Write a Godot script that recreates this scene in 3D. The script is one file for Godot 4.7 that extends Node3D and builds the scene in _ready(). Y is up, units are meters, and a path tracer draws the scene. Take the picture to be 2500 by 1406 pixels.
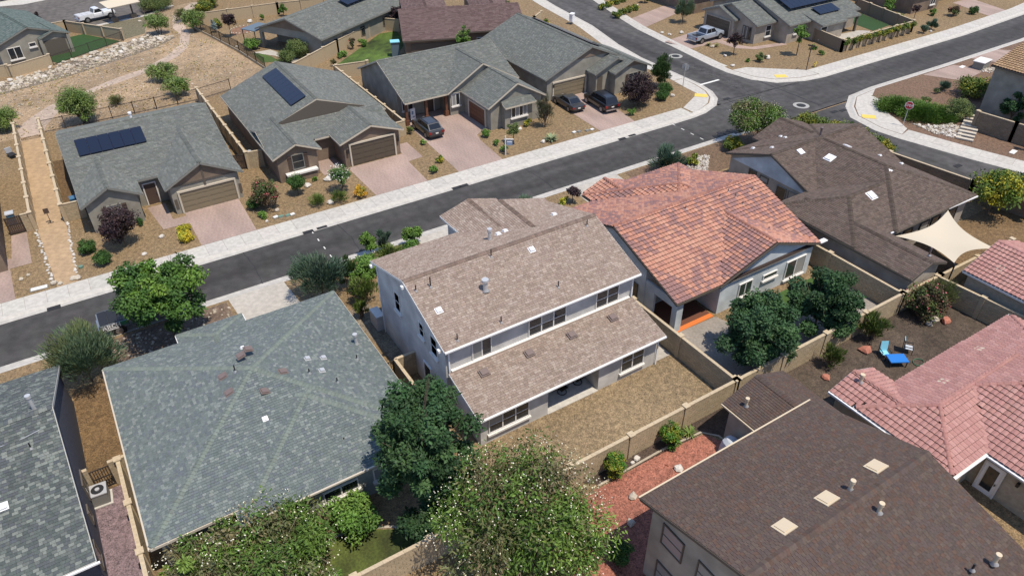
extends Node3D

# ---------------------------------------------------------------- mesh builder
class MB:
	var v := PackedVector3Array()
	var n := PackedVector3Array()
	var c := PackedColorArray()
	var off := Vector3.ZERO
	func tri(p: Vector3, q: Vector3, r: Vector3, col: Color) -> void:   # counter-clockwise seen from outside
		var nn := (q - p).cross(r - p).normalized()
		v.append(p - off); v.append(r - off); v.append(q - off)
		n.append(nn); n.append(nn); n.append(nn)
		c.append(col); c.append(col); c.append(col)
	func quad(p: Vector3, q: Vector3, r: Vector3, s: Vector3, col: Color) -> void:
		tri(p, q, r, col); tri(p, r, s, col)
	func poly(pts: Array, col: Color) -> void:
		for i in range(1, pts.size() - 1):
			tri(pts[0], pts[i], pts[i + 1], col)
	func obox(o: Vector3, ax: Vector3, ay: Vector3, az: Vector3, col: Color) -> void:   # centre and three half axes
		var p := []
		for k in 8:
			p.append(o + ax * (1.0 if k & 1 else -1.0) + ay * (1.0 if k & 2 else -1.0) + az * (1.0 if k & 4 else -1.0))
		if ax.cross(ay).dot(az) < 0:
			for k in [0, 2, 4, 6]:
				var t = p[k]; p[k] = p[k + 1]; p[k + 1] = t
		quad(p[4], p[5], p[7], p[6], col); quad(p[1], p[0], p[2], p[3], col)
		quad(p[5], p[1], p[3], p[7], col); quad(p[0], p[4], p[6], p[2], col)
		quad(p[6], p[7], p[3], p[2], col); quad(p[0], p[1], p[5], p[4], col)
	func box(o: Vector3, s: Vector3, col := Color.WHITE) -> void:
		obox(o, Vector3(s.x / 2, 0, 0), Vector3(0, s.y / 2, 0), Vector3(0, 0, s.z / 2), col)
	func bar(p: Vector3, q: Vector3, w: float, h: float, col := Color.WHITE) -> void:   # w across, h in the up direction
		var d := (q - p)
		if d.length() < 0.001: return
		var u := d.normalized()
		var side := u.cross(Vector3.UP)
		if side.length() < 0.01: side = Vector3.RIGHT
		side = side.normalized()
		obox((p + q) / 2, d / 2, side.cross(u).normalized() * h / 2, side * w / 2, col)
	func tube(p: Vector3, q: Vector3, r0: float, r1: float, k := 7, col := Color.WHITE, caps := true) -> void:
		var u := (q - p).normalized()
		var a := u.cross(Vector3.UP if absf(u.y) < 0.9 else Vector3.RIGHT).normalized()
		var b := u.cross(a)
		for i in k:
			var t0 := TAU * i / k
			var t1 := TAU * (i + 1) / k
			var d0 := a * cos(t0) + b * sin(t0)
			var d1 := a * cos(t1) + b * sin(t1)
			var k0 := v.size()
			quad(p + d0 * r0, p + d1 * r0, q + d1 * r1, q + d0 * r1, col)
			var nn := [d0, d1, d1, d0, d1, d0]
			n[k0] = d0; n[k0 + 1] = d1; n[k0 + 2] = d1; n[k0 + 3] = d0; n[k0 + 4] = d0; n[k0 + 5] = d1
			if caps:
				tri(q, q + d0 * r1, q + d1 * r1, col)
				tri(p, p + d1 * r0, p + d0 * r0, col)
	func mesh() -> ArrayMesh:
		var m := ArrayMesh.new()
		if v.is_empty(): return m
		var a := []
		a.resize(Mesh.ARRAY_MAX)
		a[Mesh.ARRAY_VERTEX] = v; a[Mesh.ARRAY_NORMAL] = n; a[Mesh.ARRAY_COLOR] = c
		m.add_surface_from_arrays(Mesh.PRIMITIVE_TRIANGLES, a)
		return m

var rng := RandomNumberGenerator.new()
var names := {}
var M := {}
var cam_pos := Vector3(0, 34, 0)
var cam_basis := Basis()
const F_PX := 1786.8
var n1 := FastNoiseLite.new()
var n2 := FastNoiseLite.new()
var n3 := FastNoiseLite.new()
const W := Color.WHITE

func rnd(a: float, b: float) -> float:
	return rng.randf_range(a, b)

func numbered(called: String) -> String:
	if not names.has(called):
		names[called] = 0
		return called
	names[called] += 1
	return "%s_%03d" % [called, names[called]]

func tag(o: Node, label: String, category := "", group := "", kind := "") -> Node:
	o.set_meta("label", label)
	if category: o.set_meta("category", category)
	if group: o.set_meta("group", group)
	if kind: o.set_meta("kind", kind)
	return o

func thing(called: String, label: String, category: String, at := Vector3.ZERO, turn := 0.0, group := "") -> Node3D:
	var o := Node3D.new()
	o.name = numbered(called)
	add_child(o)
	o.position = at
	o.rotation.y = deg_to_rad(turn)
	tag(o, label, category, group)
	return o

func put(parent: Node, called: String, mesh: Mesh, mat: Material) -> MeshInstance3D:
	var o := MeshInstance3D.new()
	o.name = numbered(called) if parent == self else called
	o.mesh = mesh
	o.material_override = mat
	parent.add_child(o, true)
	return o

func part(parent: Node, called: String, mb: MB, mat: Material, kind := "") -> MeshInstance3D:
	var o := put(parent, called, mb.mesh(), mat)
	if kind: o.set_meta("kind", kind)
	return o

func struct(called: String, label: String, mb: MB, mat: Material, category := "ground") -> MeshInstance3D:
	var o := put(self, called, mb.mesh(), mat)
	tag(o, label, category, "", "structure")
	return o

func nmb(off := Vector3.ZERO) -> MB:
	var m := MB.new()
	m.off = off
	return m

# ---------------------------------------------------------------- materials
func img_tex(img: Image) -> ImageTexture:
	img.generate_mipmaps()
	return ImageTexture.create_from_image(img)

func grain(seed_: int, size: int, f1: float, f2: float, lo: float, hi: float, fine: float, lights: float, darks: float, streak := 1.0) -> ImageTexture:
	var a := FastNoiseLite.new(); a.seed = seed_; a.frequency = f1; a.fractal_octaves = 3
	var b := FastNoiseLite.new(); b.seed = seed_ + 5; b.frequency = f2; b.noise_type = FastNoiseLite.TYPE_CELLULAR; b.cellular_return_type = FastNoiseLite.RETURN_CELL_VALUE
	var ia := a.get_seamless_image(size, size)
	var ib := b.get_seamless_image(size, size)
	var da := ia.get_data(); var db := ib.get_data()
	var r := RandomNumberGenerator.new(); r.seed = seed_
	var out := PackedByteArray(); out.resize(size * size * 3)
	for i in size * size:
		var q := da[i] / 255.0
		var s := db[i] / 255.0
		var t := lerpf(q, s, fine) + r.randf_range(-0.12, 0.12)
		var x := lerpf(lo, hi, clampf(t, 0, 1))
		if s > 1.0 - lights: x = 1.0
		elif s < darks: x *= 0.62
		var k := int(clampf(x, 0, 1) * 255)
		out[i * 3] = k; out[i * 3 + 1] = k; out[i * 3 + 2] = k
	return img_tex(Image.create_from_data(size, size, false, Image.FORMAT_RGB8, out))

var T := {}
func mat(key: String, lin: Color, rough := 0.9, tex := "", scale_ := 1.0, spec := 0.5, metal := 0.0) -> StandardMaterial3D:
	if M.has(key): return M[key]
	var m := StandardMaterial3D.new()
	m.resource_name = key
	m.albedo_color = lin.linear_to_srgb()
	m.roughness = rough
	m.metallic = metal
	m.metallic_specular = spec
	m.vertex_color_use_as_albedo = true
	if tex:
		m.albedo_texture = T[tex]
		m.uv1_triplanar = true
		m.uv1_world_triplanar = true
		m.uv1_scale = Vector3.ONE * scale_
	M[key] = m
	return m

func leaf_mat(key: String, rough := 0.6) -> StandardMaterial3D:
	if M.has(key): return M[key]
	var m := mat(key, W, rough, "", 1.0, 0.35)
	m.backlight_enabled = true
	m.backlight = Color(0.16, 0.2, 0.05)
	m.cull_mode = BaseMaterial3D.CULL_DISABLED
	return m

func jit(col: Color, amt: float) -> Color:
	var k := 1.0 + rnd(-amt, amt)
	return Color(minf(col.r * k * (1 + rnd(-amt, amt) * 0.25), 1), minf(col.g * k, 1), minf(col.b * k * (1 + rnd(-amt, amt) * 0.25), 1))

func seen(p: Vector3) -> bool:    # is the point inside the photograph's frame
	var q := (p - cam_pos) * cam_basis
	if q.z > -1: return false
	return absf(q.x / -q.z * F_PX) < 1300 and absf(q.y / -q.z * F_PX) < 760

# ---------------------------------------------------------------- flat ground
func pad(mb: MB, poly: PackedVector2Array, y: float, cell: float, shade: Callable) -> void:
	var lo := poly[0]; var hi := poly[0]
	for p in poly:
		lo = lo.min(p); hi = hi.max(p)
	var nx := int(ceil((hi.x - lo.x) / cell)); var nz := int(ceil((hi.y - lo.y) / cell))
	for i in nx:
		for j in nz:
			var a := lo + Vector2(i, j) * cell
			var ctr := a + Vector2(cell, cell) * 0.5
			var near := false
			for k in poly.size():
				var q := Geometry2D.get_closest_point_to_segment(ctr, poly[k], poly[(k + 1) % poly.size()])
				if q.distance_squared_to(ctr) < cell * cell * 0.55:
					near = true; break
			var rect := PackedVector2Array([a, a + Vector2(cell, 0), a + Vector2(cell, cell), a + Vector2(0, cell)])
			if not near:
				if Geometry2D.is_point_in_polygon(ctr, poly): _flat(mb, rect, y, shade)
			else:
				for piece in Geometry2D.intersect_polygons(poly, rect):
					if not Geometry2D.is_polygon_clockwise(piece) or true: _flat(mb, piece, y, shade)

func _flat(mb: MB, p: PackedVector2Array, y: float, shade: Callable) -> void:
	var idx := Geometry2D.triangulate_polygon(p)
	for k in range(0, idx.size(), 3):
		var q := [p[idx[k]], p[idx[k + 1]], p[idx[k + 2]]]
		if (q[1] - q[0]).cross(q[2] - q[0]) > 0: q = [q[0], q[2], q[1]]
		for r in [0, 2, 1]:
			mb.v.append(Vector3(q[r].x, y, q[r].y)); mb.n.append(Vector3.UP); mb.c.append(shade.call(q[r].x, q[r].y))

func P2(a: Array) -> PackedVector2Array:
	var o := PackedVector2Array()
	for i in range(0, a.size(), 2): o.append(Vector2(a[i], a[i + 1]))
	return o

func ground(called: String, label: String, a: Array, y: float, m: Material, cell := 1.0, amt := 0.12, tint := W, freq := 1.0, category := "ground") -> MeshInstance3D:
	var mb := nmb()
	pad(mb, P2(a), y, cell, func(x, z):
		var k := 1.0 - amt + amt * (n1.get_noise_2d(x * freq, z * freq) * 1.1 + n2.get_noise_2d(x * freq, z * freq) * 0.9)
		return Color(tint.r * k, tint.g * k, tint.b * k))
	return struct(called, label, mb, m, category)

func outline(pts: PackedVector2Array, d: float, closed := false) -> PackedVector2Array:
	var o := PackedVector2Array()
	var n := pts.size()
	for i in n:
		var a := pts[i - 1] if i > 0 else (pts[n - 1] if closed else pts[0])
		var b := pts[(i + 1) % n] if i < n - 1 or closed else pts[n - 1]
		var t := (b - a).normalized()
		o.append(pts[i] + Vector2(-t.y, t.x) * d)
	return o

func band(mb: MB, pts: PackedVector2Array, d0: float, y0: float, d1: float, y1: float, col: Color) -> void:
	var a := outline(pts, d0); var b := outline(pts, d1)
	for i in pts.size() - 1:
		var k := Color(col.r, col.g, col.b) * rnd(0.93, 1.0)
		var q := [Vector3(a[i].x, y0, a[i].y), Vector3(b[i].x, y1, b[i].y), Vector3(b[i + 1].x, y1, b[i + 1].y), Vector3(a[i + 1].x, y0, a[i + 1].y)]
		if (q[1] - q[0]).cross(q[2] - q[0]).y < 0: q.reverse()
		mb.quad(q[0], q[1], q[2], q[3], k)

func _ready() -> void:
	# camera
	var pitch := 0.630520; var roll := -0.0098578; var yaw := 0.555183
	var fwd := Vector3(sin(yaw), 0, -cos(yaw)); var right := Vector3(cos(yaw), 0, sin(yaw))
	var d := fwd * cos(pitch) - Vector3.UP * sin(pitch)
	var up := fwd * sin(pitch) + Vector3.UP * cos(pitch)
	cam_basis = Basis(right * cos(roll) + up * sin(roll), up * cos(roll) - right * sin(roll), -d)
	var cam := Camera3D.new()
	cam.name = "camera"
	cam.transform = Transform3D(cam_basis, cam_pos)
	cam.fov = 42.953
	cam.near = 0.5; cam.far = 4000.0
	add_child(cam)
	cam.current = true
	# sky, sun, exposure
	var we := WorldEnvironment.new(); we.name = "world_environment"
	var env := Environment.new()
	var sky := Sky.new(); var sm := ProceduralSkyMaterial.new()
	sm.sky_top_color = Color(0.46, 0.57, 0.75); sm.sky_horizon_color = Color(0.80, 0.83, 0.87); sm.sky_curve = 0.12
	sm.ground_bottom_color = Color(0.36, 0.31, 0.25); sm.ground_horizon_color = Color(0.6, 0.62, 0.62)
	sm.sky_energy_multiplier = 1.0
	sky.sky_material = sm
	env.background_mode = Environment.BG_SKY
	env.sky = sky
	env.background_energy_multiplier = 1.3
	env.tonemap_mode = Environment.TONE_MAPPER_LINEAR
	env.tonemap_exposure = 1.1
	env.sdfgi_enabled = true; env.ssao_enabled = true; env.ssil_enabled = true
	we.environment = env
	add_child(we)
	var sun := DirectionalLight3D.new(); sun.name = "sun"
	sun.light_color = Color(1.0, 0.95, 0.875); sun.light_energy = 1.5; sun.light_angular_distance = 0.5
	sun.shadow_enabled = true
	add_child(sun)
	sun.look_at_from_position(Vector3.ZERO, Vector3(-0.13, -1.0, -0.38), Vector3.RIGHT)

	n1.seed = 3; n1.frequency = 0.05; n1.fractal_octaves = 4
	n2.seed = 8; n2.frequency = 0.35; n2.fractal_octaves = 3
	n3.seed = 21; n3.frequency = 0.22; n3.fractal_octaves = 2
	rng.seed = 4711
	make_materials()
	make_rocks()
	build_ground()
	build_houses()
	build_walls()
	build_street_things()
	build_vehicles()
	build_plants()
	build_small_things()

func make_materials() -> void:
	T.gravel = grain(1, 1024, 0.02, 0.15, 0.36, 0.98, 0.66, 0.06, 0.16)
	T.fine = grain(2, 256, 0.03, 0.3, 0.74, 1.0, 0.4, 0.02, 0.03)
	T.asphalt = grain(3, 512, 0.012, 0.3, 0.62, 1.0, 0.35, 0.02, 0.06)
	T.stucco = grain(4, 256, 0.025, 0.25, 0.82, 1.0, 0.3, 0.0, 0.0)
	T.weather = grain(6, 512, 0.008, 0.06, 0.78, 1.0, 0.12, 0.0, 0.0)
	T.grass = grain(5, 512, 0.03, 0.35, 0.45, 1.0, 0.5, 0.03, 0.12)
	mat("asphalt", W, 0.92, "asphalt", 0.12)
	mat("concrete", Color(0.56, 0.54, 0.50), 0.85, "stucco", 0.3)
	mat("gravel", W, 0.95, "gravel", 0.11)
	mat("dirt", W, 0.95, "fine", 0.2)
	mat("grass_blade", W, 0.9, "grass", 0.3)
	mat("paver", W, 0.85, "fine", 0.5)
	mat("roofing", W, 0.95, "fine", 0.9, 0.3)
	mat("clay", W, 0.8, "fine", 1.2, 0.4)
	mat("white_stucco", Color(0.62, 0.615, 0.60), 0.9, "weather", 0.13)
	mat("blue_stucco", Color(0.61, 0.67, 0.71), 0.9, "weather", 0.13)
	mat("grey_stucco", Color(0.33, 0.315, 0.27), 0.9, "weather", 0.15)
	mat("brown_stucco", Color(0.24, 0.18, 0.135), 0.9, "weather", 0.15)
	mat("tan_stucco", Color(0.44, 0.39, 0.325), 0.9, "weather", 0.13)
	mat("slate_stucco", Color(0.075, 0.08, 0.105), 0.9, "stucco", 0.4)
	mat("sage_stucco", Color(0.34, 0.36, 0.33), 0.9, "stucco", 0.4)
	mat("sand_stucco", Color(0.44, 0.385, 0.30), 0.9, "stucco", 0.4)
	mat("tan_block", Color(0.50, 0.40, 0.265), 0.92, "stucco", 0.8)
	for k in 3: mat("block_%d" % k, [Color(0.46, 0.37, 0.245), Color(0.43, 0.345, 0.23), Color(0.50, 0.40, 0.265)][k], 0.92, "stucco", 0.8)
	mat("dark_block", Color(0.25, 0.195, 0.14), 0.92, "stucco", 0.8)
	mat("wall_cap", Color(0.56, 0.46, 0.32), 0.9, "stucco", 0.8)
	mat("white_trim", Color(0.66, 0.65, 0.63), 0.6)
	mat("beige_trim", Color(0.5, 0.45, 0.37), 0.6)
	mat("grey_trim", Color(0.2, 0.2, 0.185), 0.6)
	mat("pale_grey", Color(0.4, 0.4, 0.38), 0.6)
	mat("blind", Color(0.26, 0.265, 0.26), 0.25)
	mat("porch_tile", Color(0.13, 0.05, 0.03), 0.6)
	mat("collar_grey", Color(0.3, 0.3, 0.29), 0.9)
	mat("dark_trim", Color(0.1, 0.085, 0.07), 0.6)
	mat("brown_wood", Color(0.075, 0.05, 0.04), 0.7)
	mat("garage_brown", Color(0.085, 0.068, 0.05), 0.6)
	mat("garage_tan", Color(0.2, 0.165, 0.11), 0.6)
	mat("garage_red", Color(0.13, 0.055, 0.03), 0.6)
	mat("glass", Color(0.022, 0.027, 0.034), 0.08, "", 1.0, 0.6)
	mat("car_glass", Color(0.012, 0.014, 0.018), 0.05, "", 1.0, 0.6)
	mat("solar", Color(0.011, 0.016, 0.034), 0.25, "", 1.0, 0.4)
	mat("iron", Color(0.035, 0.028, 0.022), 0.6)
	mat("dark_metal", Color(0.03, 0.03, 0.032), 0.5, "", 1.0, 0.5, 0.3)
	mat("galvanised", Color(0.55, 0.56, 0.57), 0.45, "", 1.0, 0.5, 0.4)
	mat("white_metal", Color(0.75, 0.76, 0.78), 0.4)
	mat("beige_metal", Color(0.55, 0.46, 0.33), 0.5)
	mat("brown_metal", Color(0.15, 0.115, 0.108), 0.6)
	mat("bark", Color(0.12, 0.09, 0.065), 0.95)
	mat("pale_bark", Color(0.24, 0.2, 0.15), 0.95)
	leaf_mat("leaf")
	mat("stone", Color(0.58, 0.52, 0.43), 0.95, "stucco", 0.9)
	mat("white_stone", Color(0.7, 0.67, 0.62), 0.95, "stucco", 0.9)
	mat("red_stone", Color(0.5, 0.2, 0.14), 0.95, "stucco", 0.9)
	mat("rubber", Color(0.012, 0.012, 0.013), 0.85)
	mat("rim", Color(0.36, 0.36, 0.37), 0.35, "", 1.0, 0.5, 0.8)
	mat("chrome", Color(0.5, 0.5, 0.52), 0.25, "", 1.0, 0.5, 0.85)
	mat("dark_plastic", Color(0.014, 0.014, 0.016), 0.5)
	mat("grey_plastic", Color(0.45, 0.46, 0.48), 0.5)
	mat("lamp_glass", Color(0.5, 0.52, 0.54), 0.1)
	mat("tail_red", Color(0.22, 0.012, 0.012), 0.2)
	for p in [["paint_black", Color(0.010, 0.010, 0.012)], ["paint_graphite", Color(0.035, 0.037, 0.042)], ["paint_silver", Color(0.32, 0.37, 0.44)], ["paint_white", Color(0.72, 0.74, 0.77)], ["paint_grey", Color(0.16, 0.18, 0.2)]]:
		var m := mat(p[0], p[1], 0.32, "", 1.0, 0.5, 0.15)
		m.clearcoat_enabled = true; m.clearcoat = 0.8; m.clearcoat_roughness = 0.08
	mat("canvas", Color(0.50, 0.445, 0.35), 0.9)
	mat("yellow", Color(0.62, 0.46, 0.1), 0.8)
	mat("road_white", Color(0.62, 0.62, 0.6), 0.85)
	mat("seam", Color(0.018, 0.018, 0.02), 0.7)
	mat("sign_red", Color(0.42, 0.03, 0.035), 0.5)
	mat("blue_plastic", Color(0.02, 0.17, 0.55), 0.4)
	mat("turquoise", Color(0.22, 0.55, 0.7), 0.6)
	mat("bin_blue", Color(0.05, 0.14, 0.25), 0.5)
	mat("green_plastic", Color(0.04, 0.2, 0.11), 0.5)
	mat("box_green", Color(0.12, 0.22, 0.17), 0.6)
	mat("orange", Color(0.6, 0.17, 0.04), 0.6)
	mat("cover_grey", Color(0.42, 0.45, 0.5), 0.7)
	mat("sign_blue", Color(0.2, 0.27, 0.4), 0.5)
	mat("shed_blue", Color(0.1, 0.14, 0.18), 0.6)
	KINDS = {
		ash = {ll = 0.26, lw = 0.15, d = 3.6, mode = 0, rc = 0.19, cols = [Color(0.075, 0.15, 0.028), Color(0.055, 0.12, 0.025), Color(0.1, 0.18, 0.03), Color(0.045, 0.1, 0.025)], cl = 0.7, max = 30000, br = 8},
		dark = {ll = 0.24, lw = 0.13, d = 3.8, mode = 0, rc = 0.18, cols = [Color(0.036, 0.08, 0.03), Color(0.028, 0.064, 0.025), Color(0.046, 0.095, 0.035), Color(0.036, 0.08, 0.034)], cl = 0.65, max = 32000, br = 8},
		pine = {ll = 0.46, lw = 0.05, d = 2.0, mode = 1, cols = [Color(0.1, 0.155, 0.09), Color(0.075, 0.125, 0.075), Color(0.135, 0.19, 0.11), Color(0.12, 0.15, 0.07)], cl = 0.9, max = 22000, br = 7},
		willow = {ll = 0.5, lw = 0.055, d = 2.1, mode = 1, cols = [Color(0.09, 0.145, 0.1), Color(0.12, 0.175, 0.12), Color(0.065, 0.115, 0.075)], cl = 0.9, max = 20000, br = 7},
		flower = {ll = 0.26, lw = 0.085, d = 2.0, mode = 2, rc = 0.2, cols = [Color(0.095, 0.17, 0.034), Color(0.07, 0.13, 0.028), Color(0.125, 0.205, 0.042), Color(0.11, 0.12, 0.05), Color(0.16, 0.135, 0.075)], cl = 1.0, max = 34000, br = 22, fl = [Color(0.75, 0.75, 0.56), Color(0.75, 0.73, 0.66)], fd = 2.5, fs = 0.038, bark = "pale_bark"},
		bushy = {ll = 0.2, lw = 0.11, d = 2.0, mode = 0, cols = [Color(0.1, 0.19, 0.035), Color(0.13, 0.23, 0.045), Color(0.075, 0.15, 0.03)], cl = 1.6, br = 7},
		olive = {ll = 0.16, lw = 0.06, d = 1.5, mode = 0, cols = [Color(0.11, 0.16, 0.05), Color(0.14, 0.18, 0.06), Color(0.08, 0.12, 0.04)], cl = 2.0, br = 7},
		desert = {ll = 0.26, lw = 0.08, d = 1.5, mode = 0, cols = [Color(0.14, 0.21, 0.05), Color(0.1, 0.17, 0.04), Color(0.17, 0.23, 0.08)], cl = 1.2, br = 9, stems = 3},
		round = {ll = 0.12, lw = 0.07, d = 2.4, mode = 0, cols = [Color(0.035, 0.085, 0.02), Color(0.05, 0.11, 0.025)], cl = 9.0},
		clipped = {ll = 0.12, lw = 0.08, d = 2.4, mode = 0, cols = [Color(0.06, 0.15, 0.02), Color(0.1, 0.2, 0.03), Color(0.2, 0.22, 0.03)], cl = 7.0},
		purple = {ll = 0.19, lw = 0.12, d = 1.7, mode = 0, cols = [Color(0.042, 0.026, 0.03), Color(0.055, 0.034, 0.034), Color(0.032, 0.022, 0.026)], cl = 1.7, br = 9},
		yellow = {ll = 0.16, lw = 0.09, d = 2.0, mode = 0, cols = [Color(0.42, 0.36, 0.03), Color(0.3, 0.32, 0.04), Color(0.5, 0.4, 0.03)], cl = 4.0},
		orange = {ll = 0.12, lw = 0.07, d = 1.8, mode = 0, cols = [Color(0.5, 0.27, 0.02), Color(0.2, 0.2, 0.04), Color(0.55, 0.33, 0.03)], cl = 4.0},
		gold = {ll = 0.26, lw = 0.14, d = 1.9, mode = 0, cols = [Color(0.22, 0.24, 0.03), Color(0.13, 0.19, 0.03), Color(0.32, 0.3, 0.03), Color(0.09, 0.15, 0.03)], cl = 1.0, br = 8},
		hedge = {ll = 0.22, lw = 0.12, d = 2.0, mode = 0, cols = [Color(0.07, 0.12, 0.025), Color(0.11, 0.15, 0.03), Color(0.25, 0.24, 0.03)], cl = 1.8},
		feather = {ll = 0.4, lw = 0.035, d = 1.3, mode = 1, cols = [Color(0.1, 0.15, 0.035), Color(0.14, 0.18, 0.045), Color(0.08, 0.13, 0.03)], cl = 4.0},
		myrtle = {ll = 0.17, lw = 0.1, d = 1.6, mode = 0, cols = [Color(0.06, 0.09, 0.03), Color(0.08, 0.11, 0.035), Color(0.09, 0.06, 0.035)], cl = 1.9, br = 9, stems = 4, fl = [Color(0.55, 0.12, 0.16), Color(0.6, 0.2, 0.22)], fd = 1.6, fs = 0.06},
		white = {ll = 0.18, lw = 0.1, d = 1.3, mode = 0, cols = [Color(0.07, 0.14, 0.05), Color(0.11, 0.18, 0.06)], cl = 2.0, br = 8, stems = 4, fl = [Color(0.8, 0.8, 0.76)], fd = 4.0, fs = 0.07},
		upright = {ll = 0.36, lw = 0.06, d = 1.3, mode = 1, cols = [Color(0.1, 0.15, 0.03), Color(0.14, 0.19, 0.05), Color(0.07, 0.11, 0.025)], cl = 3.0, br = 10, stems = 5},
		cypress = {ll = 0.34, lw = 0.07, d = 2.0, mode = 1, cols = [Color(0.04, 0.08, 0.025), Color(0.055, 0.1, 0.03)], cl = 2.2},
		ocotillo = {ll = 0.5, lw = 0.05, d = 0.9, mode = 1, cols = [Color(0.07, 0.08, 0.045), Color(0.1, 0.1, 0.06)], cl = 3.0, br = 16, stems = 3, tr = 0.05},
		cover = {ll = 0.24, lw = 0.06, d = 2.2, mode = 1, cols = [Color(0.08, 0.15, 0.025), Color(0.1, 0.18, 0.03), Color(0.06, 0.12, 0.025)], cl = 2.6, max = 14000},
		spruce = {ll = 0.2, lw = 0.06, d = 1.8, mode = 0, cols = [Color(0.22, 0.29, 0.3), Color(0.16, 0.22, 0.22)], cl = 5.0},
		sparse = {ll = 0.22, lw = 0.04, d = 0.6, mode = 1, cols = [Color(0.14, 0.16, 0.06), Color(0.1, 0.13, 0.04)], cl = 3.0, br = 12, stems = 4},
	}

# ---------------------------------------------------------------- roofs and houses
# block: {ax, a0, a1, b0, br, b1, ya, yr, yb, h0, h1}: ridge along ax; a along it, b across it; h0/h1 hip runs (0 = gable)
func B(ax: String, a0: float, a1: float, b0: float, b1: float, y: float, s: float, h0 := 0.0, h1 := 0.0) -> Dictionary:
	var half := (b1 - b0) / 2
	return {ax = ax, a0 = a0, a1 = a1, b0 = b0, br = b0 + half, b1 = b1, ya = y, yr = y + s * half, yb = y, h0 = h0, h1 = h1, o = 0.42, og = 0.3, walls = true}

func pt(b: Dictionary, al: float, ac: float, y: float) -> Vector3:
	return Vector3(al, y, ac) if b.ax == "x" else Vector3(ac, y, al)

func roof_y(b: Dictionary, x: float, z: float) -> float:
	var al := x if b.ax == "x" else z
	var ac := z if b.ax == "x" else x
	if al < b.a0 or al > b.a1 or ac < b.b0 or ac > b.b1: return -99.0
	var y: float = lerpf(b.ya, b.yr, (ac - b.b0) / (b.br - b.b0)) if ac < b.br else lerpf(b.yb, b.yr, (b.b1 - ac) / (b.b1 - b.br))
	if b.h0 > 0: y = minf(y, b.ya + (b.yr - b.ya) * (al - b.a0) / b.h0)
	if b.h1 > 0: y = minf(y, b.ya + (b.yr - b.ya) * (b.a1 - al) / b.h1)
	return y

func covered(blocks: Array, me: int, p: Vector3, slack := 0.04) -> bool:
	for i in blocks.size():
		if i != me and roof_y(blocks[i], p.x, p.z) > p.y + slack: return true
	return false

func faces(b: Dictionary) -> Array:     # each: [eave start, eave end, ridge end(s)...]
	var e0: float = b.a0 + b.h0
	var e1: float = b.a1 - b.h1
	var r0 := pt(b, e0, b.br, b.yr); var r1 := pt(b, e1, b.br, b.yr)
	var A0 := pt(b, b.a0, b.b0, b.ya); var A1 := pt(b, b.a1, b.b0, b.ya)
	var C0 := pt(b, b.a0, b.b1, b.yb); var C1 := pt(b, b.a1, b.b1, b.yb)
	var out := []
	out.append([A0, A1, r1, r0] if e1 - e0 > 0.05 else [A0, A1, r0])
	out.append([C0, C1, r1, r0] if e1 - e0 > 0.05 else [C0, C1, r0])
	if b.h0 > 0: out.append([A0, C0, r0])
	if b.h1 > 0: out.append([A1, C1, r1])
	return out

# unit pieces, shared by every single shingle or tile
var unit := {}
func unit_shingle(col: Color) -> ArrayMesh:
	var mb := nmb()
	var c := col
	mb.quad(Vector3(0, 1, 0), Vector3(1, 1, 0), Vector3(1, 0.15, -1), Vector3(0, 0.15, -1), c)
	mb.quad(Vector3(0, 0, 0), Vector3(1, 0, 0), Vector3(1, 1, 0), Vector3(0, 1, 0), c)
	mb.quad(Vector3(0, 0, -1), Vector3(0, 0, 0), Vector3(0, 1, 0), Vector3(0, 0.15, -1), c)
	mb.quad(Vector3(1, 0, 0), Vector3(1, 0, -1), Vector3(1, 0.15, -1), Vector3(1, 1, 0), c)
	return mb.mesh()

func wave(k: int, n: int, amp: float) -> Vector2:   # the S profile of a clay tile, 0..1 across
	var t := float(k) / n
	return Vector2(t, amp * (0.5 - 0.5 * cos(t * TAU)))

func tile_into(mb: MB, o: Vector3, U: Vector3, N: Vector3, V: Vector3, w: float, e: float, col: Color) -> void:
	var n := 6
	for k in n:
		var a := wave(k, n, 0.045); var b := wave(k + 1, n, 0.045)
		var l0 := o + U * a.x * w * 0.94 + N * (a.y + 0.075); var l1 := o + U * b.x * w * 0.94 + N * (b.y + 0.075)
		var h0 := o + U * a.x * w * 0.94 + N * (a.y + 0.02) + V * e * 0.95; var h1 := o + U * b.x * w * 0.94 + N * (b.y + 0.02) + V * e * 0.95
		var s := mb.v.size()
		mb.quad(l0, l1, h1, h0, col)
		var na := (N - U * sin(a.x * TAU) * 0.38).normalized(); var nb := (N - U * sin(b.x * TAU) * 0.38).normalized()
		mb.n[s] = na; mb.n[s + 1] = nb; mb.n[s + 2] = nb; mb.n[s + 3] = na; mb.n[s + 4] = na; mb.n[s + 5] = nb

func clip_half(p: Array, a: Vector2, b: Vector2) -> Array:   # keep the left side of a->b
	var out := []
	for i in p.size():
		var s: Vector2 = p[i]; var t: Vector2 = p[(i + 1) % p.size()]
		var ds := (b - a).cross(s - a); var dt := (b - a).cross(t - a)
		if ds >= 0: out.append(s)
		if ds * dt < 0: out.append(s + (t - s) * (ds / (ds - dt)))
	return out

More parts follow.
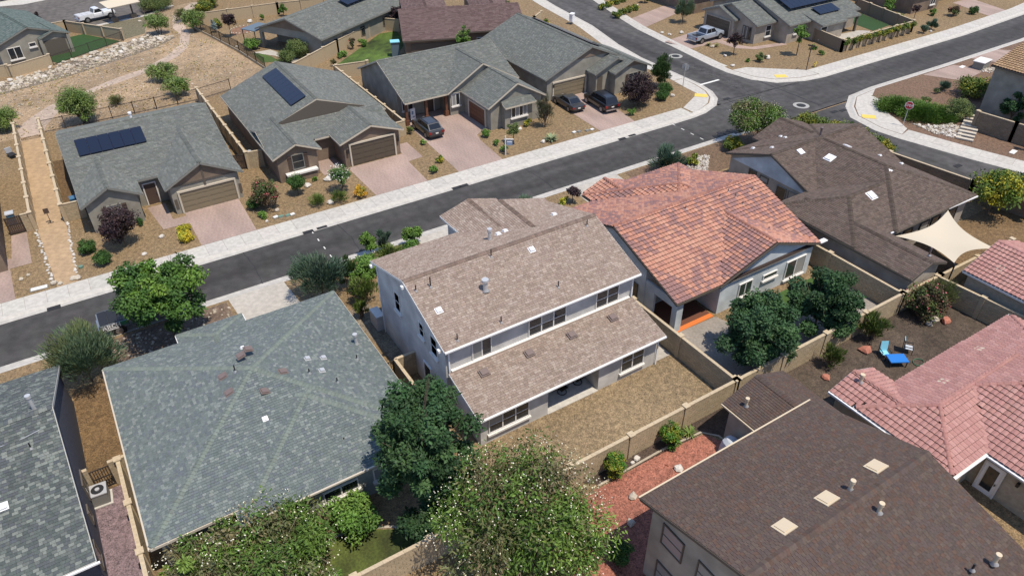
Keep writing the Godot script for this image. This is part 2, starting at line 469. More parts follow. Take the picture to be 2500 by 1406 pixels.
# covers one roof face with shingles or tiles; collects the whole pieces in singles as [transform, colour index]
func cover(mb: MB, face: Array, blocks: Array, me: int, st: Dictionary, singles: Array, root_xf: Transform3D) -> void:
	var E0: Vector3 = face[0]; var E1: Vector3 = face[1]
	var U := (E1 - E0).normalized()
	var N := U.cross(face[2] - E0).normalized()
	if N.y < 0:
		var t := E0; E0 = E1; E1 = t
		U = -U; N = -N
		face = [E0, E1] + ([face[3], face[2]] if face.size() == 4 else [face[2]])
	var V := N.cross(U)
	var poly := []
	var vmax := 0.0; var umin := 0.0; var umax := 0.0
	for p in face:
		var q := Vector2((p - E0).dot(U), (p - E0).dot(V))
		poly.append(q); vmax = maxf(vmax, q.y); umax = maxf(umax, q.x); umin = minf(umin, q.x)
	var e: float = st.e; var w0: float = st.w; var tile: bool = st.tile
	var rows := int(ceil(vmax / e))
	for r in rows:
		var v0 := r * e
		var u := umin - (0.0 if tile else rnd(0, w0))
		while u < umax:
			var w := w0 if tile else w0 * rnd(0.7, 1.3)
			var mid := Vector2(u + w * 0.5, minf(v0 + e * 0.4, vmax - 0.02))
			var p0 := E0 + U * mid.x + V * mid.y
			var u0 := u
			u += w
			if covered(blocks, me, p0): continue
			var rect := [Vector2(u0, v0), Vector2(u0 + w - (0.0 if tile else 0.012), v0), Vector2(u0 + w - (0.0 if tile else 0.012), v0 + e), Vector2(u0, v0 + e)]
			var whole := true
			var pts := rect
			for k in poly.size():
				var inside := true
				for q in rect:
					if (poly[(k + 1) % poly.size()] - poly[k]).cross(q - poly[k]) < -0.001: inside = false
				if not inside:
					whole = false
					pts = clip_half(pts, poly[k], poly[(k + 1) % poly.size()])
					if pts.size() < 3: break
			if pts.size() < 3: continue
			var nv: float = n3.get_noise_3d(p0.x * st.get("pf", 1.0), p0.y * st.get("pf", 1.0), p0.z * st.get("pf", 1.0)) * st.get("pa", 0.0)
			var ci := clampi(int((rng.randf() + nv) * st.cols.size()), 0, st.cols.size() - 1)
			var col: Color = st.cols[ci]
			var o := E0 + U * u0 + V * v0
			if tile:
				if whole or pts.size() >= 3 and (poly_area(pts) > w * e * 0.45):
					if whole and st.singles:
						singles.append([Transform3D(Basis(U, N, -V), o), ci])
					else:
						tile_into(mb, o, U, N, V, w, e, jit(col, 0.08))
				continue
			var th: float = st.t
			if whole and st.singles:
				singles.append([Transform3D(Basis(U * rect[1].x - U * u0, N * th, -V * e), o), ci])
				continue
			col = jit(col, 0.08)
			var q3 := []
			for q in pts: q3.append(E0 + U * q.x + V * q.y + N * (th * (1.0 - 0.85 * (q.y - v0) / e)))
			mb.poly(q3, col)
			if whole:
				mb.quad(o, o + U * (w - 0.012), q3[1], q3[0], col)
	
func poly_area(p: Array) -> float:
	var s := 0.0
	for i in p.size(): s += (p[i] as Vector2).cross(p[(i + 1) % p.size()])
	return absf(s) / 2

func caps(mb: MB, p: Vector3, q: Vector3, blocks: Array, me: int, st: Dictionary) -> void:
	var L := p.distance_to(q)
	if L < 0.2: return
	var U := (q - p) / L
	var side := U.cross(Vector3.UP).normalized()
	var up := side.cross(U).normalized()
	var step: float = 0.36 if st.tile else 0.2
	for i in int(L / step):
		var a := p + U * i * step; var b := a + U * step * 1.08
		if covered(blocks, me, (a + b) / 2 + Vector3(0, 0.02, 0), 0.05): continue
		var col: Color = jit(st.cap[rng.randi() % st.cap.size()], 0.1)
		if st.tile:
			var rA := 0.15; var rB := 0.125
			for k in 6:
				var t0 := PI * k / 6; var t1 := PI * (k + 1) / 6
				var d0 := side * cos(t0) + up * sin(t0) * 0.8; var d1 := side * cos(t1) + up * sin(t1) * 0.8
				mb.quad(b + d0 * rA, a + d0 * rB, a + d1 * rB, b + d1 * rA, col)
				mb.tri(b, b + d0 * rA, b + d1 * rA, col)
		else:
			var wv := 0.19; var dr := 0.055
			var l0 := a + side * wv + up * (0.02 - dr); var l1 := b + side * wv + up * (0.05 - dr)
			var m0 := a + up * 0.045; var m1 := b + up * 0.075
			var r0 := a - side * wv + up * (0.02 - dr); var r1 := b - side * wv + up * (0.05 - dr)
			mb.quad(m0, l0, l1, m1, col); mb.quad(r0, m0, m1, r1, col)
			mb.tri(b - up * 0.02, l1, m1, col); mb.tri(b - up * 0.02, m1, r1, col)

func edge_bar(mb: MB, p: Vector3, q: Vector3, blocks: Array, me: int, w: float, h: float, dy: float, col: Color) -> void:
	var L := p.distance_to(q)
	var k := int(ceil(L / 0.5))
	var run := -1
	for i in k + 1:
		var hid := i == k or covered(blocks, me, p.lerp(q, (i + 0.5) / k), 0.03)
		if not hid and run < 0: run = i
		if hid and run >= 0:
			mb.bar(p.lerp(q, float(run) / k) + Vector3(0, dy, 0), p.lerp(q, float(i) / k) + Vector3(0, dy, 0), w, h, col)
			run = -1

func house(called: String, label: String, at: Vector3, turn: float, blocks: Array, st: Dictionary) -> Node3D:
	var h := thing(called, label, "house", at, turn)
	var off := at if turn == 0.0 else Vector3.ZERO
	var base := nmb(off); var under := nmb(off); var trim := nmb(off); var wall := nmb(off); var cap := nmb(off); var pieces := nmb(off)
	var singles := []
	var xf := Transform3D(Basis(Vector3.UP, deg_to_rad(turn)), at if turn != 0.0 else Vector3.ZERO)
	for i in blocks.size():
		var b: Dictionary = blocks[i]
		var dn := Vector3(0, -0.16, 0)
		for f in faces(b):
			var g: Array = f.duplicate()
			if (g[1] - g[0]).cross(g[2] - g[0]).y < 0: g.reverse()
			base.poly(g, Color(0.045, 0.03, 0.026) if st.tile else st.cols[st.cols.size() / 2] * 0.7)
			var lowr := []
			for p in g: lowr.push_front(p + dn)
			under.poly(lowr, W)
			cover(pieces, f, blocks, i, st, singles, xf)
		# ridge and hips
		var r0 := pt(b, b.a0 + b.h0, b.br, b.yr); var r1 := pt(b, b.a1 - b.h1, b.br, b.yr)
		caps(cap, r0, r1, blocks, i, st)
		if b.h0 > 0:
			caps(cap, r0, pt(b, b.a0, b.b0, b.ya), blocks, i, st); caps(cap, r0, pt(b, b.a0, b.b1, b.yb), blocks, i, st)
		if b.h1 > 0:
			caps(cap, r1, pt(b, b.a1, b.b0, b.ya), blocks, i, st); caps(cap, r1, pt(b, b.a1, b.b1, b.yb), blocks, i, st)
		# fascia along eaves and rakes
		var A0 := pt(b, b.a0, b.b0, b.ya); var A1 := pt(b, b.a1, b.b0, b.ya); var C0 := pt(b, b.a0, b.b1, b.yb); var C1 := pt(b, b.a1, b.b1, b.yb)
		var fh := 0.16
		edge_bar(trim, A0, A1, blocks, i, 0.09, fh, -0.1, W); edge_bar(trim, C0, C1, blocks, i, 0.09, fh, -0.1, W)
		if b.h0 > 0: edge_bar(trim, A0, C0, blocks, i, 0.09, fh, -0.1, W)
		else:
			edge_bar(trim, A0, r0, blocks, i, 0.06, fh, -0.1, W); edge_bar(trim, C0, r0, blocks, i, 0.06, fh, -0.1, W)
		if b.h1 > 0: edge_bar(trim, A1, C1, blocks, i, 0.09, fh, -0.1, W)
		else:
			edge_bar(trim, A1, r1, blocks, i, 0.06, fh, -0.1, W); edge_bar(trim, C1, r1, blocks, i, 0.06, fh, -0.1, W)
		if b.walls: walls_of(wall, b, i)
	part(h, "wall", wall, st.wall)
	var roof := part(h, "roof", base, st.mat)
	part(roof, "soffit", under, st.trim)
	part(roof, "fascia", trim, st.trim)
	part(roof, "ridge_cap", cap, st.mat, "stuff")
	# the nearest whole pieces are single objects, the rest one part
	var single_name: String = "tile" if st.tile else "shingle"
	if st.singles:
		var k := []
		for s in singles:
			var p: Vector3 = xf * s[0].origin
			k.append([p.distance_squared_to(cam_pos) + (0.0 if seen(p) else 1e6), s])
		k.sort_custom(func(a, b): return a[0] < b[0])
		for i in k.size():
			var s: Array = k[i][1]
			var X: Transform3D = s[0]
			if i < 290:
				var key := "%s %d" % [st.key, s[1]]
				if not unit.has(key):
					if st.tile:
						var t := nmb()
						tile_into(t, Vector3.ZERO, Vector3.RIGHT, Vector3.UP, Vector3.FORWARD, st.w, st.e, st.cols[s[1]])
						unit[key] = t.mesh()
					else: unit[key] = unit_shingle(st.cols[s[1]])
				var o := put(roof, single_name, unit[key], st.mat)
				X.origin -= off
				o.transform = X
			elif st.tile:
				tile_into(pieces, X.origin, X.basis.x, X.basis.y, -X.basis.z, st.w, st.e, jit(st.cols[s[1]], 0.08))
			else:
				var col := jit(st.cols[s[1]], 0.08)
				var o := X.origin; var U := X.basis.x; var N := X.basis.y; var V := -X.basis.z
				pieces.quad(o + N, o + U + N, o + U + V + N * 0.15, o + V + N * 0.15, col)
				pieces.quad(o, o + U, o + U + N, o + N, col)
	part(roof, "further_tiles" if st.tile else "further_shingles", pieces, st.mat, "stuff")
	return h

func walls_of(mb: MB, b: Dictionary, i: int) -> void:
	var e := i * 0.006
	var a0: float = b.get("wa0", b.a0 + (b.o if b.h0 > 0 else b.og)) + e; var a1: float = b.a1 - (b.o if b.h1 > 0 else b.og) - e
	var b0: float = b.b0 + b.o + e; var b1: float = b.get("w1", b.b1 - b.o) - e
	var f := func(ac: float) -> float:
		return (lerpf(b.ya, b.yr, (ac - b.b0) / (b.br - b.b0)) if ac < b.br else lerpf(b.yb, b.yr, (b.b1 - ac) / (b.b1 - b.br))) - 0.17
	var y0: float = b.get("y0", 0.0) - 0.05
	var ht0: float = f.call(b0); var ht1: float = f.call(b1); var hr: float = b.yr - 0.17
	if b.h0 > 0: ht0 = minf(ht0, b.ya + (b.yr - b.ya) * b.o / b.h0 - 0.17)
	if b.h0 > 0 or b.h1 > 0: ht1 = ht0
	var put_quad := func(p: Vector3, q: Vector3, r: Vector3, s: Vector3, outw: Vector3):
		if (q - p).cross(r - p).dot(outw) < 0: mb.quad(s, r, q, p, W)
		else: mb.quad(p, q, r, s, W)
	var oa := pt(b, 1, 0, 0); var ob := pt(b, 0, 1, 0)
	put_quad.call(pt(b, a0, b0, y0), pt(b, a1, b0, y0), pt(b, a1, b0, ht0), pt(b, a0, b0, ht0), -ob)
	put_quad.call(pt(b, a0, b1, y0), pt(b, a1, b1, y0), pt(b, a1, b1, ht1), pt(b, a0, b1, ht1), ob)
	for s in 2:
		var al := a0 if s == 0 else a1
		put_quad.call(pt(b, al, b0, y0), pt(b, al, b1, y0), pt(b, al, b1, ht1), pt(b, al, b0, ht0), -oa if s == 0 else oa)
		if (b.h0 if s == 0 else b.h1) == 0.0:
			var p := pt(b, al, b0, ht0); var q := pt(b, al, b1, ht1); var r := pt(b, al, b.br, hr)
			if (q - p).cross(r - p).dot(-oa if s == 0 else oa) < 0: mb.tri(q, p, r, W)
			else: mb.tri(p, q, r, W)

# local frame for things on a wall: face "s" +z, "n" -z, "e" +x, "w" -x
func wall_node(h: Node3D, called: String, p: Vector3, face: String) -> Node3D:
	var o := Node3D.new()
	o.name = called
	h.add_child(o, true)
	o.position = p - (h.position if h.rotation.y == 0.0 else Vector3.ZERO)
	o.rotation.y = {s = 0.0, n = PI, e = PI / 2, w = -PI / 2}[face]
	return o

var st_blind := 0.25
func window(h: Node3D, p: Vector3, face: String, w: float, ht: float, nx := 1, ny := 1, frame: Material = null, sill := true, shutters := false) -> Node3D:
	var o := wall_node(h, "window", p, face)
	var fm: Material = frame if frame else M.white_trim
	var f := nmb()
	f.box(Vector3(0, ht / 2, 0.0), Vector3(w + 0.12, 0.07, 0.12)); f.box(Vector3(0, -ht / 2, 0.0), Vector3(w + 0.12, 0.07, 0.12))
	for s in [-1, 1]: f.box(Vector3(s * (w / 2 + 0.02), 0, 0.0), Vector3(0.07, ht - 0.07, 0.12))
	for i in range(1, nx): f.box(Vector3(-w / 2 + w * i / nx, 0, 0.0), Vector3(0.085, ht - 0.07, 0.1))
	for i in nx:
		for j in range(1, ny): f.box(Vector3(-w / 2 + w * (i + 0.5) / nx, -ht / 2 + ht * j / ny, 0.0), Vector3(w / nx - 0.09, 0.045, 0.08))
	part(o, "frame", f, fm)
	for i in nx:
		for j in ny:
			var g := nmb()
			g.box(Vector3(-w / 2 + w * (i + 0.5) / nx, -ht / 2 + ht * (j + 0.5) / ny, 0.0), Vector3(w / nx - 0.05, ht / ny - 0.03, 0.04))
			part(o, "pane", g, M.blind if rng.randf() < st_blind else M.glass)
	if sill:
		var s := nmb(); s.box(Vector3(0, -ht / 2 - 0.12, 0.07), Vector3(w + 0.3, 0.14, 0.18)); part(o, "sill", s, fm)
	if shutters:
		for s in [-1, 1]:
			var q := nmb()
			for k in 3: q.box(Vector3(s * (w / 2 + 0.26) + (k - 1) * 0.13, 0, 0.05), Vector3(0.12, ht, 0.04))
			for k in [-0.4, 0.4]: q.box(Vector3(s * (w / 2 + 0.26), k * ht, 0.09), Vector3(0.4, 0.09, 0.03))
			part(o, "shutter", q, M.brown_wood)
	return o

func garage_door(h: Node3D, p: Vector3, face: String, w: float, ht: float, m: Material, fm: Material) -> void:
	var o := wall_node(h, "garage_door", p, face)
	for k in 4:
		var q := nmb()
		q.box(Vector3(0, ht * (k + 0.5) / 4, 0.02), Vector3(w, ht / 4 - 0.025, 0.05))
		for i in 4: q.box(Vector3(-w / 2 + w * (i + 0.5) / 4, ht * (k + 0.5) / 4, 0.05), Vector3(w / 4 - 0.25, ht / 4 - 0.2, 0.02))
		part(o, "panel", q, m)
	var f := nmb()
	for s in [-1, 1]: f.box(Vector3(s * (w / 2 + 0.08), ht / 2, 0.06), Vector3(0.16, ht, 0.16))
	f.box(Vector3(0, ht + 0.08, 0.06), Vector3(w + 0.32, 0.16, 0.16))
	part(o, "frame", f, fm)

func door(h: Node3D, p: Vector3, face: String, w: float, ht: float, m: Material) -> Node3D:
	var o := wall_node(h, "door", p, face)
	var q := nmb(); q.box(Vector3(0, ht / 2, 0.03), Vector3(w, ht, 0.06)); part(o, "leaf", q, m)
	var f := nmb()
	for s in [-1, 1]: f.box(Vector3(s * (w / 2 + 0.05), ht / 2, 0.05), Vector3(0.1, ht, 0.1))
	f.box(Vector3(0, ht + 0.05, 0.05), Vector3(w + 0.2, 0.1, 0.1)); part(o, "frame", f, M.white_trim)
	var k := nmb(); k.box(Vector3(w / 2 - 0.1, 1.0, 0.1), Vector3(0.05, 0.12, 0.06)); part(o, "handle", k, M.dark_metal)
	return o

# roof fittings (children of the house): pos = point on the roof
func rel(h: Node3D, p: Vector3) -> Vector3:
	return p - (h.position if h.rotation.y == 0.0 else Vector3.ZERO)
func vent_pipe(h: Node3D, p: Vector3, ht: float, r: float, m: Material, capped := false) -> void:
	var o := Node3D.new(); o.name = "vent_pipe"; h.add_child(o, true); o.position = rel(h, p)
	var q := nmb(); q.tube(Vector3(0, -0.15, 0), Vector3(0, ht, 0), r, r, 10); part(o, "pipe", q, m)
	var f := nmb(); f.tube(Vector3(0, -0.02, 0.03), Vector3(0, 0.1, 0), r * 1.5 + 0.05, r * 1.05, 10); part(o, "flashing", f, M.galvanised)
	if capped:
		var c := nmb(); c.tube(Vector3(0, ht - 0.05, 0), Vector3(0, ht + 0.12, 0), r * 1.45, r * 1.45, 12); part(o, "cowl", c, m)
func hood_vent(h: Node3D, p: Vector3, s: float, m: Material, slope := Vector3(0, 0.93, 0.36), size := Vector3(0.42, 0.16, 0.42)) -> void:
	var o := Node3D.new(); o.name = "roof_vent"; h.add_child(o, true); o.position = rel(h, p)
	var up := slope.normalized()
	var x := Vector3.RIGHT if absf(up.x) < 0.2 else Vector3.BACK
	var z := x.cross(up).normalized()
	o.basis = Basis(up.cross(z).normalized(), up, z)
	var q := nmb(); q.box(Vector3(0, 0.02, 0), Vector3(size.x * 1.35, 0.05, size.z * 1.35) * s); part(o, "flashing", q, m)
	var c := nmb(); c.box(Vector3(0, size.y * 0.5 * s + 0.045, 0), size * s); part(o, "hood", c, m)
func solar(h: Node3D, p0: Vector3, U: Vector3, V: Vector3, nu: int, nv: int, pw: float, ph: float) -> void:
	var o := Node3D.new(); o.name = "solar_array"; h.add_child(o, true)
	o.position = rel(h, p0)
	var N := U.cross(V).normalized()
	if N.y < 0: N = -N
	for i in nu:
		for j in nv:
			var q := nmb()
			q.obox(U * (i + 0.5) * pw + V * (j + 0.5) * ph + N * 0.16, U * (pw / 2 - 0.012), N * 0.02, V * (ph / 2 - 0.012), W)
			part(o, "solar_panel", q, M.solar)
	var r := nmb()
	for j in nv:
		for k in [0.25, 0.75]: r.obox(U * nu * pw / 2 + V * (j + k) * ph + N * 0.09, U * nu * pw / 2, N * 0.045, V * 0.03, W)
	part(o, "mounting_rail", r, M.dark_metal)

# ---------------------------------------------------------------- garden walls and fences
func garden_wall(label: String, a: Array, ht := 1.8, blocks := 0, pil := 4.9, m: Material = null, y0 := 0.0) -> Node3D:   # blocks: 0 plain, 1 joined courses, 2 nearest blocks single
	var p := P2(a)
	var mm: Material = m if m else M.tan_block
	var o := thing("garden_wall", label, "wall", Vector3(p[0].x, 0, p[0].y))
	var off := o.position
	var far := nmb(off)
	var one := []
	for i in p.size() - 1:
		var s := Vector3(p[i].x, y0, p[i].y); var t := Vector3(p[i + 1].x, y0, p[i + 1].y)
		var d := (t - s).normalized(); var L := s.distance_to(t); var side := Vector3(-d.z, 0, d.x)
		var c := nmb(off)
		c.obox((s + t) / 2 + Vector3(0, ht / 2 - 0.1, 0), d * (L / 2), Vector3(0, ht / 2 + 0.1, 0), side * (0.07 + i * 0.002), W)
		part(o, "wall_panel", c, mm)
		var k := nmb(off)
		var nk := int(L / 1.2) + 1
		for j in nk:
			k.obox(s.lerp(t, (j + 0.5) / nk) + Vector3(0, ht + 0.03, 0), d * (L / nk / 2 - 0.004), Vector3(0, 0.03, 0), side * (0.105 + i * 0.002), jit(Color(0.95, 0.95, 0.95), 0.05))
		part(o, "cap", k, M.wall_cap)
		var np := int(L / pil)
		for j in np + 1:
			if np == 0: break
			var q := s.lerp(t, float(j) / np)
			var w := nmb(off)
			w.box(q + Vector3(0, ht / 2, 0), Vector3(0.32, ht + 0.16, 0.32), Color(0.97, 0.97, 0.97))
			part(o, "pilaster", w, mm)
			var u := nmb(off); u.box(q + Vector3(0, ht + 0.115, 0), Vector3(0.4, 0.07, 0.4)); part(o, "pilaster_cap", u, M.wall_cap)
		if blocks > 0:
			var rows := int(ht / 0.2)
			for r in rows:
				var x := -0.2 if r % 2 else 0.0
				while x < L - 0.05:
					var x0 := maxf(x, 0.0); var x1 := minf(x + 0.4, L)
					x += 0.4
					if x1 - x0 < 0.05: continue
					for sd in [-1, 1]:
						var ctr: Vector3 = s + d * (x0 + x1) / 2 + Vector3(0, r * 0.2 + 0.1, 0) + side * sd * 0.078
						# only the face turned to the photograph is told apart
						if side.dot(cam_pos - s) * sd < 0 and blocks == 2: continue
						if side.dot(cam_pos - s) * sd < 0: continue
						one.append([ctr.distance_squared_to(cam_pos) + (0.0 if seen(ctr) else 1e6), ctr, d * ((x1 - x0) / 2 - 0.006), side * sd])
	if blocks > 0:
		if blocks == 2: one.sort_custom(func(x, y): return x[0] < y[0])
		var shared := nmb(); shared.box(Vector3.ZERO, Vector3.ONE * 2)
		var bm := shared.mesh()
		for i in one.size():
			var q: Array = one[i]
			if blocks == 2 and i < 280:
				var b := put(o, "block", bm, M["block_%d" % (rng.randi() % 3)])
				b.transform = Transform3D(Basis(q[2], Vector3(0, 0.094, 0), q[3] * 0.016), q[1] - off)
			else:
				far.obox(q[1], q[2], Vector3(0, 0.094, 0), q[3] * 0.016, jit(Color(0.9, 0.9, 0.9), 0.1))
		part(o, "further_blocks", far, mm, "stuff")
	return o

func iron_fence(label: String, a: Array, ht := 1.5, base := 0.0) -> void:
	var p := P2(a)
	var o := thing("iron_fence", label, "fence", Vector3(p[0].x, 0, p[0].y))
	var off := o.position
	var rail := nmb(off); var pick := nmb(off)
	for i in p.size() - 1:
		var s := Vector3(p[i].x, 0, p[i].y); var t := Vector3(p[i + 1].x, 0, p[i + 1].y)
		var L := s.distance_to(t)
		for y in [base + 0.12, ht - 0.08]: rail.bar(s + Vector3(0, y, 0), t + Vector3(0, y, 0), 0.04, 0.05)
		for k in int(L / 0.13): 
			var q := s.lerp(t, k * 0.13 / L)
			pick.bar(q + Vector3(0, base + 0.1, 0), q + Vector3(0.001, ht, 0), 0.022, 0.022)
		var n := maxi(1, int(L / 2.4))
		for k in n + 1:
			var q := s.lerp(t, float(k) / n)
			var c := nmb(off); c.box(q + Vector3(0, ht / 2, 0), Vector3(0.09, ht + 0.1, 0.09)); part(o, "post", c, M.iron)
		if base > 0:
			var b := nmb(off); b.bar(s + Vector3(0, base / 2, 0), t + Vector3(0, base / 2, 0), 0.2, base); part(o, "base_wall", b, M.tan_block)
	part(o, "rail", rail, M.iron)
	part(o, "picket", pick, M.iron, "stuff")

func gate(label: String, a: Vector3, b: Vector3, ht: float, boards: bool) -> void:
	var o := thing("gate", label, "gate", a)
	var d := b - a; var L := d.length(); var u := d / L
	var f := nmb()
	for y in [0.12, ht * 0.55, ht - 0.05]: f.bar(Vector3(0, y, 0), d + Vector3(0, y, 0), 0.05, 0.06)
	for q in [Vector3.ZERO, d]: f.bar(q, q + Vector3(0.001, ht, 0), 0.06, 0.06)
	part(o, "frame", f, M.iron)
	var n := int(L / (0.14 if boards else 0.12))
	for i in n:
		var s := nmb()
		var q := u * (L * (i + 0.5) / n)
		s.obox(q + Vector3(0, ht / 2, 0), u * (L / n / 2 - (0.008 if boards else 0.045)), Vector3(0, ht / 2 - 0.08, 0), u.cross(Vector3.UP) * 0.012, jit(Color(0.9, 0.9, 0.9), 0.1))
		part(o, "slat", s, M.brown_wood if boards else M.iron)

# ---------------------------------------------------------------- plants
func leaves(mb: MB, ctr: Vector3, rad: Vector3, n: int, ll: float, lw: float, cols: Array, clumps: int, mode: int, cr := 0.3) -> void:
	var cc := []; var rc := []; var ct := []
	for i in clumps:
		var d := Vector3(rng.randfn(), rng.randfn() * 0.8 + 0.15, rng.randfn()).normalized()
		var k := rnd(0.4, 0.9) if i > clumps / 5 else rnd(0.0, 0.45)
		cc.append(ctr + d * rad * k)
		rc.append(rad.x * cr * rnd(0.68, 1.4))
		ct.append(jit(cols[rng.randi() % cols.size()], 0.22))
	var V := PackedVector3Array(); V.resize(n * 6)
	var N := PackedVector3Array(); N.resize(n * 6)
	var C := PackedColorArray(); C.resize(n * 6)
	for i in n:
		var g := rng.randi() % clumps
		var d := Vector3(rng.randfn(), rng.randfn(), rng.randfn()).normalized()
		var p: Vector3 = cc[g] + d * rc[g] * rnd(0.5, 1.05) * Vector3(1, 0.8, 1)
		var ax: Vector3
		var nor: Vector3
		if mode == 0:
			nor = (d * 0.6 + Vector3(rnd(-1, 1), rnd(-0.4, 1.3), rnd(-1, 1))).normalized()
			ax = nor.cross(Vector3(rng.randfn(), rng.randfn(), rng.randfn())).normalized()
		elif mode == 1:   # feathery, upright
			var o := (p - (ctr - Vector3(0, rad.y, 0))).normalized()
			ax = (o + Vector3(rnd(-1, 1), rnd(-0.2, 0.9), rnd(-1, 1)) * 0.42).normalized()
			nor = ax.cross(Vector3(rng.randfn(), rng.randfn(), rng.randfn())).normalized()
		else:             # drooping
			ax = (d * 0.5 + Vector3(rnd(-1, 1) * 0.6, rnd(-1.2, 0.1), rnd(-1, 1) * 0.6)).normalized()
			nor = ax.cross(Vector3(rng.randfn(), rng.randfn(), rng.randfn())).normalized()
		if p.y < 0.03: p.y = rnd(0.03, 0.15)
		var sd := ax.cross(nor) * lw * 0.5 * rnd(0.75, 1.25)
		var l := ax * ll * rnd(0.7, 1.3)
		var m := p + l * 0.45 - nor * lw * 0.12
		var t := p + l
		var col := jit(ct[g], 0.16)
		var k := i * 6
		V[k] = p; V[k + 1] = m - sd; V[k + 2] = t
		V[k + 3] = p; V[k + 4] = t; V[k + 5] = m + sd
		var na := (m - sd - p).cross(t - p).normalized(); var nb := (t - p).cross(m + sd - p).normalized()
		if na.dot(nor) < 0: na = -na
		if nb.dot(nor) < 0: nb = -nb
		for q in 3:
			N[k + q] = na; N[k + 3 + q] = nb
			C[k + q] = col; C[k + 3 + q] = col
	mb.v.append_array(V); mb.n.append_array(N); mb.c.append_array(C)

func limbs(ctr: Vector3, rad: Vector3, r0: float, stems: int, branch: int) -> MB:
	var mb := nmb()
	for s in stems:
		var base := Vector3.ZERO if stems == 1 else Vector3(rnd(-0.25, 0.25), 0, rnd(-0.25, 0.25))
		var fork := Vector3(ctr.x * 0.5, maxf(ctr.y - rad.y * 0.75, 0.25), ctr.z * 0.5) + (Vector3.ZERO if stems == 1 else Vector3(rnd(-1, 1), 0, rnd(-1, 1)) * rad.x * 0.3)
		mb.tube(base - Vector3(0, 0.1, 0), fork, r0 * 1.25, r0 * 0.85, 7)
		for i in branch:
			var d := Vector3(rng.randfn(), rnd(0.3, 1.2), rng.randfn()).normalized()
			var mid := fork.lerp(ctr + d * rad * 0.5, 0.55) + Vector3(rnd(-0.1, 0.1), rnd(0, 0.2), rnd(-0.1, 0.1)) * rad.x
			mb.tube(fork - Vector3(0, 0.03, 0), mid, r0 * 0.6, r0 * 0.38, 5)
			for j in 2:
				mb.tube(mid, ctr + (d + Vector3(rng.randfn(), rng.randfn(), rng.randfn()) * 0.45).normalized() * rad * 0.85, r0 * 0.36, r0 * 0.1, 4)
	return mb

# a plant: kind decides the look; h total height, r crown radius; bare = height of clear stem
var KINDS := {}
func plant(called: String, label: String, category: String, x: float, z: float, h: float, r: float, kind: String, bare := 0.0, group := "", lean := Vector3.ZERO, more := []) -> Node3D:
	var k: Dictionary = KINDS[kind]
	var o := thing(called, label, category, Vector3(x, 0, z), 0, group)
	rng.seed = hash(label)
	var rad := Vector3(r, (h - bare) / 2, r)
	var ctr := Vector3(0, bare + rad.y, 0) + lean
	var mb := nmb()
	var area := 4.0 * PI * pow((pow(rad.x * rad.y, 1.6) * 2 + pow(rad.x * rad.x, 1.6)) / 3.0, 1.0 / 1.6)
	var ll: float = k.ll; var lw: float = k.lw
	var n := clampi(int(k.d * area / (ll * lw * 0.5)), 250, k.get("max", 26000))
	leaves(mb, ctr, rad * Vector3(0.93, 0.93, 0.93), n, ll, lw, k.cols, clampi(int(area * k.get("cl", 1.1)), 7, 150), k.mode, k.get("rc", 0.3))
	for e in more: leaves(mb, e[0], e[1], int(n * e[1].x * e[1].y / (rad.x * rad.y)), ll, lw, k.cols, 12, k.mode, k.get("rc", 0.3) * 1.3)
	part(o, "trunk" if bare > 0.6 else "stem", limbs(ctr, rad, k.get("tr", 0.05) * (0.5 + h * 0.16), k.get("stems", 1), k.get("br", 6)), M[k.get("bark", "bark")])
	part(o, "crown" if bare > 0.3 else "foliage", mb, M.leaf)
	if k.has("fl"):
		var f := nmb()
		for i in int(area * k.fd):
			var d := Vector3(rng.randfn(), absf(rng.randfn()) * 0.9 - 0.1, rng.randfn()).normalized()
			var p := ctr + d * rad * rnd(0.8, 1.0)
			var s: float = k.fs * rnd(0.7, 1.3)
			var c: Color = jit(k.fl[rng.randi() % k.fl.size()], 0.1)
			for q in 3:
				var t := Vector3(rng.randfn(), rng.randfn() + 0.6, rng.randfn()).normalized()
				var u := t.cross(Vector3(0.3, 0.9, 0.2)).normalized()
				f.quad(p - u * s, p + t * s * 0.4 + u.cross(t) * s * 0.7, p + u * s, p + t * s * 0.4 - u.cross(t) * s * 0.7, c)
		part(o, "blossom", f, M.leaf, "stuff")
	return o

func spiky(called: String, label: String, category: String, x: float, z: float, h: float, n: int, cols: Array, group := "") -> void:   # yucca, agave, grass
	var o := thing(called, label, category, Vector3(x, 0, z), 0, group)
	rng.seed = hash(label)
	var mb := nmb()
	for i in n:
		var a := rnd(0, TAU); var up := rnd(0.25, 1.4)
		var d := Vector3(cos(a), up, sin(a)).normalized()
		var L := h * rnd(0.75, 1.05)
		var s := Vector3(-sin(a), 0, cos(a)) * 0.028 * (1 + h * 0.6)
		var m := d * L * 0.55 + Vector3(0, 0.06, 0); var t := d * L - Vector3(0, L * 0.1, 0)
		var c := jit(cols[rng.randi() % cols.size()], 0.2)
		mb.quad(-s * 0.6 + Vector3(0, 0.05, 0), s * 0.6 + Vector3(0, 0.05, 0), m + s, m - s, c)
		mb.tri(m - s, m + s, t, c)
	part(o, "blade", mb, M.leaf, "stuff")

